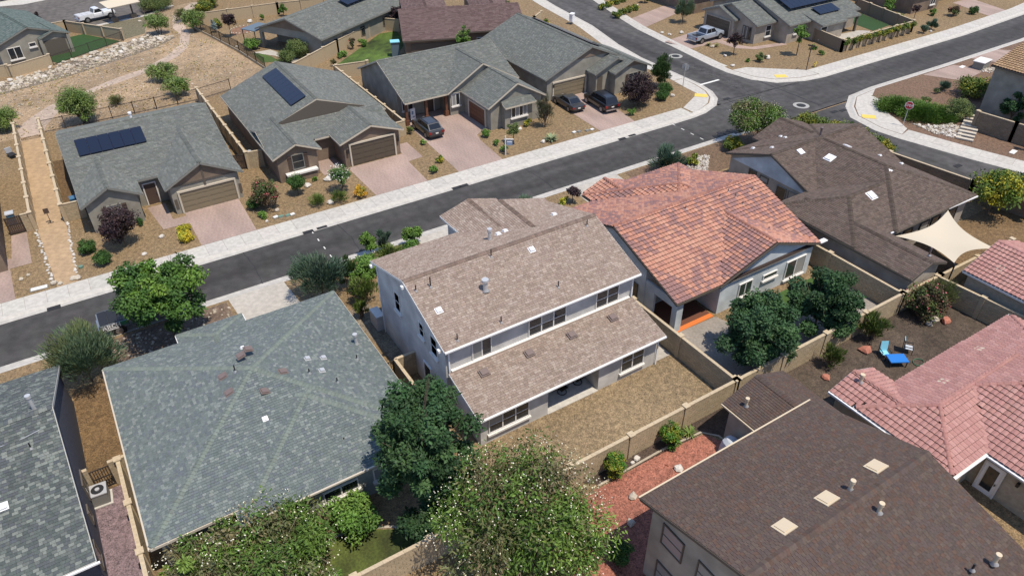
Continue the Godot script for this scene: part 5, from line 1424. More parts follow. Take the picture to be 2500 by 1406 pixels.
	h = house("house", "brown stuccoed house with a steep solar strip on its grey roof", Vector3(21, 0, -76), 0, [D({h0 = 0.0}, asym("z", -85.7, -72.1, 14.3, 21.2, 28.6, 2.8, 5.5, 2.8)), B("z", -74, -66.35, 14.28, 19.15, 2.76, 0.44), B("z", -78, -66.1, 21.0, 27.95, 2.76, 0.36), B("x", 14.4, 27.9, -75, -68.9, 2.68, 0.3)], st)
	garage_door(h, Vector3(24.5, 0, -66.4), "s", 4.75, 2.3, M.garage_brown, M.beige_trim)
	window(h, Vector3(16.75, 1.85, -66.66), "s", 1.1, 1.5, 1, 2, M.grey_trim, false, true)
	extra(h, "planter_ledge", [[15.4, 18.35, -0.05, 0.75, -66.75, -66.2]], M.brown_stucco); extra(h, "ledge_cap", [[15.3, 18.45, 0.75, 0.92, -66.8, -66.05]], M.white_trim)
	var s2 := (5.5 - 2.8) / 6.9
	solar(h, Vector3(18.95, 2.8 + s2 * 4.65, -73.6), Vector3(0, 0, -1), Vector3(1, s2, 0).normalized(), 9, 1, 1.12, 1.85)
	for x in [21.75, 27.3]: extra(h, "coach_lamp", [[x - 0.1, x + 0.1, 1.5, 1.95, -66.4, -66.2]], M.dark_metal)
	var g2 := nmb(h.position); g2.poly([Vector3(16.2, 3.6, -72.05), Vector3(26.4, 3.6, -72.05), Vector3(21.2, 5.35, -72.05)], W); part(h, "gable_panel", g2, M.dark_trim)
	door(h, Vector3(20.1, 0, -71.0), "s", 1.0, 2.1, M.brown_wood)
	st = look("grey shingle c", grey, "grey_stucco", "beige_trim", false, false, 0.19, 0.4)
	h = house("house", "grey stuccoed house with a red side garage door and a brick porch", Vector3(38, 0, -76), 0, [D({w1 = -74.8}, asym("x", 30.94, 46.0, -85.8, -79, -72.1, 2.8, 5.65, 2.8)), B("z", -79, -71.98, 36.24, 45.9, 2.8, 0.55), B("z", -74.5, -65.85, 38.05, 45.65, 2.76, 0.56), D({walls = false}, asym("x", 39.7, 43.7, -66.5, -66.4, -65.0, 3.2, 3.3, 2.72))], st)
	garage_door(h, Vector3(38.42, 0, -69.0), "w", 3.6, 2.05, M.garage_red, M.beige_trim)
	window(h, Vector3(37.4, 1.82, -72.24), "s", 0.95, 1.35, 2, 1)
	extra(h, "bay_wall", [[39.9, 43.5, -0.05, 2.8, -66.3, -65.45]], M.grey_stucco)
	window(h, Vector3(41.75, 1.9, -65.42), "s", 2.0, 1.35, 4, 1)
	for x in [31.25, 33.75, 36.3]:
		extra(h, "porch_post", [[x - 0.14, x + 0.14, 0.6, 2.65, -72.75, -72.45]], M.garage_red); extra(h, "post_base", [[x - 0.22, x + 0.22, -0.05, 0.62, -72.83, -72.37]], M.garage_red)
	window(h, Vector3(32.4, 1.5, -74.72), "s", 1.3, 1.3, 2, 1); door(h, Vector3(35.2, 0, -74.75), "s", 1.0, 2.1, M.brown_wood)
	st = look("grey shingle d", grey, "grey_stucco", "grey_trim", false, false, 0.19, 0.4)
	h = house("house", "grey corner house with two cars in its drive and a long solar strip", Vector3(55, 0, -77), 0, [B("z", -86.2, -69.4, 48, 61.5, 2.8, 0.42), B("z", -75, -67.75, 54.1, 60.9, 2.78, 0.42), B("z", -75, -66.7, 56.25, 62.1, 2.75, 0.42)], st)
	garage_door(h, Vector3(51.7, 0, -69.68), "s", 4.7, 2.05, M.garage_tan, M.beige_trim)
	solar(h, Vector3(55.9, 5.15, -71.2), Vector3(0, 0, -1), Vector3(1, -0.42, 0).normalized(), 13, 1, 1.05, 1.7)
	var g4 := nmb(h.position); g4.poly([Vector3(51.6, 4.3, -69.66), Vector3(57.9, 4.3, -69.66), Vector3(54.75, 5.4, -69.66)], W); part(h, "gable_panel", g4, M.brown_stucco)
	g4 = nmb(h.position); g4.poly([Vector3(57.3, 3.1, -66.97), Vector3(61.1, 3.1, -66.97), Vector3(59.2, 3.8, -66.97)], W); part(h, "gable_panel", g4, M.brown_stucco)
	window(h, Vector3(59.4, 1.5, -66.98), "s", 1.3, 1.4, 2, 1, M.grey_trim, true, true)
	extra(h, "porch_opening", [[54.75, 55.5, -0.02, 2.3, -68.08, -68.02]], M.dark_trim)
	extra(h, "coach_lamp", [[49.2, 49.4, 1.6, 2.0, -69.7, -69.5]], M.dark_metal)
	# ---- houses behind
	var plum := [Color(0.145, 0.098, 0.095), Color(0.17, 0.118, 0.115), Color(0.19, 0.135, 0.13)]
	st = look("plum shingle", plum, "brown_stucco", "dark_trim", false, false, 0.24, 0.5)
	h = house("house", "dark brown house with a plum brown roof and six solar panels at the top", Vector3(40.13, 0, -92.04), -21.5, [B("x", 0, 8.95, -15, 0, 2.8, 0.29), asym("x", 8.9, 17.3, -15, -7.5, -1.2, 2.8, 4.95, 3.12), B("z", -24, -7.5, 0.8, 7.5, 3.3, 0.35), B("z", -24, -7.5, 11, 17, 3.3, 0.35)], st)
	solar(h, Vector3(9.8, 3.75, -4.0), Vector3(1, 0, 0), Vector3(0, 0.29, -1).normalized(), 6, 1, 1.0, 2.5)
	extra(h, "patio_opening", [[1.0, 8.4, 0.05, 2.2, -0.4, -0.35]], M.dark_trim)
	window(h, Vector3(11.0, 1.4, -1.58), "s", 1.3, 1.5, 2, 1)
	st = look("grey shingle e", grey, "grey_stucco", "grey_trim", false, false, 0.22, 0.45)
	h = house("house", "grey roofed house with a deep shaded porch at upper centre", Vector3(31.1, 0, -98.8), 30, [D({wa0 = 3.6}, B("x", 0, 24, -12.1, 0, 2.8, 0.34))], st)
	var pg := nmb(); pg.poly([Vector3(0.34, 2.3, -11.6), Vector3(0.34, 2.3, -0.5), Vector3(0.34, 2.9, -0.5), Vector3(0.34, 4.7, -6.05), Vector3(0.34, 2.9, -11.6)], W); part(h, "gable_wall", pg, M.grey_stucco)
	pg = nmb(); pg.poly([Vector3(0.32, 3.3, -9.9), Vector3(0.32, 3.3, -2.2), Vector3(0.32, 4.55, -6.05)], W); part(h, "gable_panel", pg, M.brown_stucco)
	extra(h, "porch_wall", [[0.36, 0.7, -0.05, 2.6, -4.2, -0.45]], M.grey_stucco); extra(h, "porch_post", [[0.36, 0.75, -0.05, 2.6, -11.7, -11.2]], M.grey_stucco); extra(h, "porch_side_wall", [[0.71, 3.7, -0.05, 2.7, -0.62, -0.42]], M.grey_stucco)
	extra(h, "porch_glass", [[3.78, 3.85, 0, 2.2, -10.5, -5]], M.glass)
	solar(h, Vector3(10.5, 4.35, -1.5 - 2.0), Vector3(1, 0, 0), Vector3(0, 0.34, -1).normalized(), 6, 1, 1.0, 1.9)
	for x in [5.5, 9.5, 15]: window(h, Vector3(x, 1.4, -0.4), "s", 0.9, 1.3, 1, 1, M.dark_trim, false)
	extra(h, "awning", [[-0.3, 3.2, 2.35, 2.45, -14.6, -11.9]], M.shed_blue); extra(h, "awning_post", [[-0.2, -0.1, 0, 2.35, -14.5, -14.4], [-0.2, -0.1, 0, 2.35, -12.2, -12.1]], M.dark_trim)
	st = look("teal shingle", [Color(0.115, 0.155, 0.15), Color(0.14, 0.18, 0.172), Color(0.165, 0.205, 0.195)], "grey_stucco", "grey_trim", false, false, 0.24, 0.45)
	h = house("house", "grey gabled house with a covered porch beside the turf at upper left", Vector3(-2.6, 0, -122.0), 15, [B("z", -15, 0.6, -4.6, 4.9, 2.75, 0.35), B("z", -5, 1.0, 0.9, 5.1, 2.68, 0.35)], st)
	window(h, Vector3(-2.3, 1.4, 0.34), "s", 1.6, 1.5, 2, 1); window(h, Vector3(0.1, 2.0, 0.34), "s", 0.8, 0.5, 1, 1)
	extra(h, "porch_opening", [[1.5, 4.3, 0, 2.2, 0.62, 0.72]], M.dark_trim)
	for x in [1.1, 4.7]: extra(h, "porch_post", [[x - 0.2, x + 0.2, -0.05, 2.5, 0.6, 1.0]], M.grey_stucco)
	# ---- right of the side street
	st = look("grey shingle f", grey, "tan_stucco", "grey_trim", false, false, 0.22, 0.45)
	h = house("house", "tan corner house with three stepped gables and large solar panels at upper right", Vector3(95, 0, -75), 0, [B("x", 84.3, 96, -81, -74.2, 2.8, 0.36), B("x", 85.0, 101, -81.3, -70.7, 2.76, 0.36), B("x", 89, 104.5, -84, -68.3, 2.72, 0.33), D({walls = false}, asym("x", 93.5, 98.9, -70.5, -70.4, -66.2, 3.3, 3.4, 2.45)), D({walls = false}, asym("x", 98.85, 102.7, -70.5, -70.4, -66.8, 3.3, 3.38, 2.5))], st)
	garage_door(h, Vector3(84.58, 0, -77.6), "w", 4.7, 2.3, M.garage_brown, M.tan_stucco)
	window(h, Vector3(88.0, 1.5, -71.1), "s", 1.0, 1.5, 1, 2); window(h, Vector3(94.4, 1.3, -66.58), "s", 1.2, 1.6, 1, 1); window(h, Vector3(91.0, 1.6, -68.7), "s", 0.7, 0.8, 1, 1)
	for z in [-73.2, -72.6, -72.0]: window(h, Vector3(85.28, 1.3, z), "w", 0.35, 1.7, 1, 1, M.dark_trim, false)
	extra(h, "rear_wing", [[93.8, 98.8, -0.05, 2.55, -69, -66.6]], M.tan_stucco)
	for x in [99.15, 102.4]: extra(h, "porch_post", [[x - 0.15, x + 0.15, -0.05, 2.5, -67.25, -66.95]], M.dark_trim)
	solar(h, Vector3(91.5, 3.95, -70.8 - 0.0), Vector3(1, 0, 0), Vector3(0, 0.33, -1).normalized(), 11, 2, 1.0, 1.9); solar(h, Vector3(95.6, 3.05, -68.6), Vector3(1, 0, 0), Vector3(0, 0.3, -1).normalized(), 4, 1, 1.1, 1.9)
	st = look("grey shingle g", grey, "brown_stucco", "grey_trim", false, false, 0.25, 0.5)
	h = house("house", "dark shaded house wall at the top edge left of the silver pickup", Vector3(98, 0, -93), 0, [B("x", 88.6, 108, -101, -86.6, 2.9, 0.36)], st)
	h = house("house", "grey house front at the top edge beside the far pavement", Vector3(125, 0, -74), 0, [B("x", 117, 124.5, -81, -67.4, 2.9, 0.36), B("x", 124, 136, -84, -69.4, 2.85, 0.36)], st)
	window(h, Vector3(122.5, 1.5, -67.75), "s", 1.2, 1.4, 2, 1)
	h = house("house", "dark building edge above the long garden wall at the top", Vector3(34.5, 0, -139), 24, [B("x", -4, 20, -12, 0, 2.9, 0.36)], st)
	st = look("sand tile", [Color(0.42, 0.28, 0.16), Color(0.47, 0.32, 0.19), Color(0.38, 0.25, 0.15)], "grey_stucco", "dark_trim", true, false, 0.38, 0.31)
	h = house("house", "tall grey house with a tan tile roof at the right edge", Vector3(96, 0, -28), 0, [B("z", -39.8, -16, 87.9, 104, 5.6, 0.3)], st)
	st = look("brown shingle k", br, "brown_stucco", "dark_trim", false, false, 0.2, 0.4)
	h = house("house", "brown house at the left edge beside the dirt path", Vector3(-15, 0, -74), 0, [D({o = 0.3}, B("z", -84, -63.8, -22, -8.75, 2.7, 0.4))], st)

func build_walls() -> void:
	garden_wall("tan block wall behind the white house along the gold yard", [12.7, -21.35, 29.95, -21.35], 1.8, 2, 4.3)
	garden_wall("tan block wall between the white house and the orange roof", [29.95, -21.5, 29.95, -31.5], 1.8, 2, 4.9)
	garden_wall("tan block wall behind the two dark trees", [30.1, -21.35, 47.0, -21.35], 1.8, 1, 4.2)
	garden_wall("tan block wall between the brown bark yard and the shade sail yard", [47.1, -21.35, 51.5, -21.25, 61, -21.1], 1.8, 1, 4.4)
	garden_wall("shaded tan wall from the orange roof down to the dark trees", [47.0, -21.5, 47.0, -34], 1.8, 1, 4.2)
	garden_wall("shaded tan wall at the right end of the bark yard", [51.2, -21.3, 51.7, -14.4], 1.8, 1, 3.4)
	garden_wall("tan block wall along the bottom lawn", [0, -21.5, 12.4, -21.4], 1.8, 2, 4.1)
	garden_wall("tan wall between the mauve side yard and the green roof", [-4.42, -35.6, -4.42, -18], 1.8, 1, 3.5)
	garden_wall("short tan wall with the iron gate beside the slate house", [-6.3, -35.75, -6.0, -35.75], 1.8, 1, 9); garden_wall("short tan wall between the iron gate and the green roof", [-4.95, -35.7, -3.5, -35.7], 1.8, 1, 9)
	gate("black iron gate by the air conditioner", Vector3(-6.0, 0, -35.72), Vector3(-4.95, 0, -35.72), 1.6, false)
	garden_wall("tan wall with a step left of the white house", [12.5, -34.9, 12.5, -27], 1.8, 1, 9); garden_wall("short tan wall joining the white house", [12.5, -34.9, 14.1, -34.9], 1.8, 1, 9)
	gate("dark iron gate beside the green roof", Vector3(11.2, 0, -35.0), Vector3(12.4, 0, -35.0), 1.7, false)
	garden_wall("tan wall along the left of the dirt path", [-6.5, -70.1, -6.5, -93], 1.7, 1, 2.9); garden_wall("tan wall along the right of the dirt path", [-4.05, -70.2, -4.05, -93], 1.7, 1, 2.9)
	garden_wall("short tan wall joining the leftmost grey roof", [-4.05, -70.2, -2.3, -70.1], 1.7, 1, 9); garden_wall("short tan wall beside the brown board gate", [-7.25, -70.15, -6.5, -70.15], 1.7, 1, 9)
	gate("brown board gate beside the left drive", Vector3(-8.5, 0, -70.2), Vector3(-7.3, 0, -70.2), 1.7, true)
	garden_wall("long tan wall between the two left grey roofs", [12.95, -92.6, 12.95, -71.6], 1.8, 0, 2.6); garden_wall("tan wall panel left of the brown house", [12.95, -71.55, 14.5, -71.3], 1.8, 1, 9)
	gate("dark board gate between the two left grey roofs", Vector3(11.2, 0, -72.4), Vector3(12.8, 0, -71.7), 1.6, true)
	garden_wall("tan wall with white posts left of the brick porch house", [29.85, -91, 29.85, -70.4], 1.7, 0, 2.3); garden_wall("tan wall end beside the brown garage", [28.6, -70.2, 29.9, -70.2], 1.7, 0, 9)
	garden_wall("tan wall behind the brick porch house", [30.0, -90.9, 34, -90.2], 1.8, 0, 3.5)
	garden_wall("long tan wall along the grey house at upper centre", [25.7, -94.7, 33.8, -100.5, 43.6, -106.9, 45.4, -104.8], 1.8, 0, 3.2)
	garden_wall("tan wall along the back of the shrub yard at the top", [21.2, -125.2, 32.8, -124.3, 44, -122], 1.8, 0, 3.4)
	garden_wall("tan wall with dark joints below the grey gabled house", [-12, -117.2, -6.1, -115.9, -5.7, -115.2, -1.0, -117.4], 1.5, 0, 2.6); garden_wall("tan wall behind the turf at upper left", [-1.0, -132.9, 2.6, -133.3, 9.2, -124.0], 1.6, 0, 3.0)
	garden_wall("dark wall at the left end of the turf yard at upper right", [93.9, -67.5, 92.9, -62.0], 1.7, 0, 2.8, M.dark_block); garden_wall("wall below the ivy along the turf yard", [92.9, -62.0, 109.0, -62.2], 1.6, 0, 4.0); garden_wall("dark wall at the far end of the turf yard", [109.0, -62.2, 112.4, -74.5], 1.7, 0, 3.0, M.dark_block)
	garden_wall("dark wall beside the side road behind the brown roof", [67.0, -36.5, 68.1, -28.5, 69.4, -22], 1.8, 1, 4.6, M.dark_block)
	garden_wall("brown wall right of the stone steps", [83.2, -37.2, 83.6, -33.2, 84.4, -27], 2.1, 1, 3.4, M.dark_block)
	garden_wall("tan wall at the top centre behind the solar panels", [58.5, -97, 63.5, -95.2, 66, -97], 1.6, 0, 3)
	iron_fence("thin iron fence behind the leftmost grey roof", [-4.2, -93.1, 13.0, -93.4, 17.2, -94.6], 1.5)
	iron_fence("dark iron fence along the shrub yard and the desert lot", [19.2, -124.8, 20.6, -117.8, 22.2, -108.8, 23.2, -99.8], 1.6, 0.25)
	iron_fence("thin iron fence between the turf and the rocks", [-0.8, -117.4, 9.1, -123.6], 1.4)

func simple(called: String, label: String, category: String, at: Vector3, turn: float, parts: Array, group := "") -> Node3D:   # parts: [name, material, [boxes: centre, size], [tubes: p, q, r0, r1]]
	var o := thing(called, label, category, at, turn, group)
	for p in parts:
		var mb := nmb()
		for b in p[2]: mb.box(b[0], b[1])
		if p.size() > 3:
			for t in p[3]: mb.tube(t[0], t[1], t[2], t[3], 10)
		part(o, p[0], mb, M[p[1]])
	return o

func V(x: float, y: float, z: float) -> Vector3: return Vector3(x, y, z)

func lettering(parent: Node, called: String, s: String, at: Vector3, turn: float, height: float, m: Material, tilt := 0.0) -> void:
	var t := TextMesh.new()
	t.text = s
	var f := SystemFont.new(); f.font_names = PackedStringArray(["Droid Sans"]); f.font_weight = 800
	t.font = f; t.font_size = 32; t.depth = 0.01; t.pixel_size = height / 24.0
	var o := put(parent, called, t, m)
	o.position = at; o.rotation = Vector3(deg_to_rad(tilt), deg_to_rad(turn), 0)

func octagon(mb: MB, c: Vector3, u: Vector3, v: Vector3, r: float, th: float) -> void:
	var nn := u.cross(v).normalized() * th
	for k in 8:
		var a := TAU * (k + 0.5) / 8; var b := TAU * (k + 1.5) / 8
		var p := c + (u * cos(a) + v * sin(a)) * r; var q := c + (u * cos(b) + v * sin(b)) * r
		mb.tri(c + nn, p + nn, q + nn, W); mb.tri(c - nn, q - nn, p - nn, W); mb.quad(p - nn, q - nn, q + nn, p + nn, W)

func build_street_things() -> void:
	# stop signs: one seen from the front, one from behind
	for q in [[77.7, -41.9, -62.0, true, "red stop sign on a post in front of the green ground cover"], [65.6, -64.4, 118.0, false, "back of a grey stop sign at the left corner of the crossing"]]:
		var o := thing("stop_sign", q[4], "road sign", V(q[0], 0, q[1]), q[2])
		var mb := nmb(); mb.box(V(0, 1.35, 0), V(0.07, 2.75, 0.07)); part(o, "post", mb, M.galvanised)
		mb = nmb(); octagon(mb, V(0, 2.45, 0.06), V(1, 0, 0), V(0, 1, 0), 0.47, 0.008); part(o, "border", mb, M.white_metal if q[3] else M.galvanised)
		if q[3]:
			mb = nmb(); octagon(mb, V(0, 2.45, 0.074), V(1, 0, 0), V(0, 1, 0), 0.42, 0.006); part(o, "sign_face", mb, M.sign_red)
			lettering(o, "lettering", "STOP", V(0, 2.45, 0.085), 0, 0.27, M.white_metal)
		else:
			mb = nmb(); mb.box(V(0, 2.45, 0.03), V(0.06, 0.8, 0.05)); part(o, "bracket", mb, M.galvanised)
	var o := simple("street_name_sign", "tall brown post with two street name blades at the far corner", "road sign", V(83.1, 0, -59.8), 20, [["post", "iron", [[V(0, 1.55, 0), V(0.09, 3.1, 0.09)]]], ["name_blade", "brown_wood", [[V(0, 3.0, 0), V(1.0, 0.2, 0.03)]]], ["name_blade", "brown_wood", [[V(0, 3.22, 0), V(0.03, 0.2, 1.0)]]]])
	simple("fire_hydrant", "small yellow fire hydrant in the gravel by the street name sign", "hydrant", V(85, 0, -60), 0, [["barrel", "yellow", [], [[V(0, 0, 0), V(0, 0.62, 0), 0.13, 0.12], [V(-0.25, 0.45, 0), V(0.25, 0.45, 0), 0.07, 0.07]]], ["bonnet", "yellow", [], [[V(0, 0.62, 0), V(0, 0.8, 0), 0.17, 0.05]]], ["base_flange", "iron", [], [[V(0, 0, 0), V(0, 0.06, 0), 0.22, 0.22]]]])
	o = simple("path_sign", "small brown notice on a stake in the dirt path", "sign", V(-5.3, 0, -70.7), 0, [["stake", "iron", [[V(0, 0.5, 0), V(0.05, 1.1, 0.05)], [V(0, 0.02, 0), V(0.5, 0.04, 0.12)]]], ["board", "brown_wood", [[V(0, 1.25, 0.04), V(0.42, 0.5, 0.04)]]]])
	o = simple("sale_sign", "white post with a hanging blue grey sale board by the pavement", "sign", V(36.6, 0, -60), -35, [["post", "white_trim", [[V(0, 1.05, 0), V(0.11, 2.15, 0.11)], [V(0.35, 1.78, 0), V(1.0, 0.09, 0.09)]]], ["board", "sign_blue", [[V(0.42, 1.38, 0), V(0.6, 0.55, 0.03)]]], ["print_band", "white_metal", [[V(0.42, 1.5, 0), V(0.5, 0.1, 0.045)]]]])
	simple("porch_board", "white poster board leaning in the brick porch", "sign board", V(32.35, 0, -73.3), 8, [["board", "white_metal", [[V(0, 0.85, 0), V(0.62, 1.3, 0.05)]]], ["print_patch", "sign_blue", [[V(-0.05, 1.0, 0.03), V(0.25, 0.4, 0.01)], [V(0.08, 0.5, 0.03), V(0.3, 0.18, 0.01)]]]])
	# mailbox shelter at upper left
	o = thing("mailbox_shelter", "flat tan shelter roof on two dark posts beside the white pickup", "shelter", V(11.1, 0, -135.2), 17)
	for s in [-1.5, 1.5]:
		var mb := nmb(); mb.box(V(s, 1.3, 0), V(0.2, 2.7, 0.2)); part(o, "post", mb, M.dark_trim)
		mb = nmb(); mb.box(V(s, 0.3, 0), V(0.85, 0.7, 0.6)); part(o, "post_base", mb, M.dark_block)
	var rf := nmb(); rf.obox(V(0, 2.7, 0.0), V(2.6, 0, 0), V(0, 0.06, 0.012), V(0, -0.25, 1.35), W); part(o, "roof", rf, M.canvas)
	simple("bench", "dark park bench right of the flat tan shelter", "bench", V(15.0, 0, -137.0), 18, [["seat", "dark_trim", [[V(0, 0.45, 0), V(1.8, 0.06, 0.5)]]], ["backrest", "dark_trim", [[V(0, 0.75, -0.25), V(1.8, 0.4, 0.05)]]], ["leg", "dark_trim", [[V(-0.8, 0.22, 0), V(0.08, 0.44, 0.45)]]], ["leg", "dark_trim", [[V(0.8, 0.22, 0), V(0.08, 0.44, 0.45)]]]])
	simple("mail_cabinet", "white cluster mailbox on the pavement of the side street", "mailbox", V(69.4, 0, -93.5), 30, [["cabinet", "white_metal", [[V(0, 0.95, 0), V(0.85, 1.15, 0.55)]]], ["cap", "white_metal", [[V(0, 1.56, 0), V(0.95, 0.1, 0.65)]]], ["pedestal", "grey_trim", [[V(0, 0.2, 0), V(0.3, 0.4, 0.3)]]]])
	simple("utility_box", "pale concrete utility box in rocks right of the street", "utility box", V(103.0, 0, -47.9), 8, [["cabinet", "grey_trim", [[V(0, 0.45, 0), V(2.2, 0.95, 1.3)]]], ["lid", "white_trim", [[V(0, 0.96, 0), V(2.4, 0.1, 1.5)]]]])
	for k in 2: simple("meter_cover", ["pale utility lid in gravel by the river rocks", "pale utility cover at the lower end of the stone steps"][k], "utility lid", [V(101.2, 0, -49.3), V(81.4, 0, -31.6)][k], 10, [["lid", "white_trim", [[V(0, 0.03, 0), V(1.1, 0.06, 0.5)]]]])
	simple("meter_cover", "grey white utility lid in the gravel left of the dirt path", "utility lid", V(-7.1, 0, -59.9), -4, [["lid", "white_trim", [[V(0, 0.03, 0), V(1.15, 0.06, 0.42)]]], ["frame", "grey_trim", [[V(0, 0.02, 0), V(1.3, 0.05, 0.56)]]]])
	simple("valve_box", "round green irrigation lid by the rock edging", "utility lid", V(-3.9, 0, -61.3), 0, [["lid", "box_green", [], [[V(0, 0, 0), V(0, 0.16, 0), 0.2, 0.18]]]])
	var bx := [[12.2, -60.5, "white_trim", "pale"], [12.65, -60.35, "box_green", "green"], [13.25, -60.2, "box_green", "green"], [13.65, -60.15, "white_trim", "pale"], [45.9, -60.6, "white_trim", "pale"], [46.5, -60.5, "grey_trim", "grey"], [47.4, -60.2, "grey_trim", "grey"], [48.0, -60.1, "white_trim", "pale"]]
	for q in bx.size():
		var b: Array = bx[q]
		simple("meter_box", ["leftmost ", "second from left, ", "third from left, ", "rightmost "][q % 4] + b[3] + " lid of four, " + ("by the pink flowering bush" if q < 4 else "by the spiky yucca"), "utility lid", V(b[0], 0, b[1]), 12, [["lid", b[2], [[V(0, 0.05, 0), V(0.42, 0.14, 0.3)]]], ["rim", "grey_trim", [[V(0, 0.02, 0), V(0.5, 0.06, 0.38)]]]])
	# stone steps down to the side road
	for k in 8:
		var mb := nmb(); mb.box(V(0, 0, 0), V(0.48, 0.16, 1.7))
		o = put(self, "stone_step", mb.mesh(), M.stone); tag(o, "pale stone step, %s from the bottom of the flight beside the brown wall" % ["lowest", "second", "third", "fourth", "fifth", "sixth", "seventh", "topmost"][k], "step", "stone steps beside the brown wall")
		o.position = V(80.0 + k * 0.78, 0.12 + k * 0.07, -36.1 - k * 0.33); o.rotation.y = 0.4

func build_vehicles() -> void:
	vehicle("parked_car", "black crossover parked on the wide drive beside the brick porch", "car", V(32.35, 0.01, -69.7), 90, "suv", M.paint_graphite)
	vehicle("parked_car", "dark grey sedan in the drive of the corner house", "car", V(49.75, 0.01, -67.1), 87, "sedan", M.paint_graphite)
	vehicle("parked_car", "large black off-road car beside the grey sedan", "car", V(53.0, 0.01, -65.0), 85, "bigsuv", M.paint_black)
	vehicle("pickup_truck", "silver crew cab pickup with an open bed at the upper right", "pickup", V(81.0, 0.01, -76.3), 3, "truck", M.paint_silver)
	vehicle("pickup_truck", "white single cab pickup beside the flat tan shelter", "pickup", V(7.3, 0.02, -137.8), 15, "truck_reg", M.paint_white)
	var t := vehicle("pickup_truck", "grey pickup with a black bed cover and green lettered side under the round tree", "pickup", V(-0.75, -0.12, -51.25), 0, "truck", M.paint_grey)
	lettering(t, "lettering", "ARCH", V(-2.15, 1.0, 1.045), 0, 0.36, M.white_metal)
	var g := nmb(); g.box(V(-1.35, 1.0, 1.012), V(0.62, 0.34, 0.03)); part(t, "green_decal", g, M.green_plastic)
	g = nmb(); g.box(V(-2.1, 0.74, 1.012), V(0.8, 0.08, 0.03)); part(t, "white_decal", g, M.white_metal)
	vehicle("parked_car", "pale car cut off by the top left corner of the photo", "car", V(-5.0, 0.02, -159.8), 12, "suv", M.paint_white)

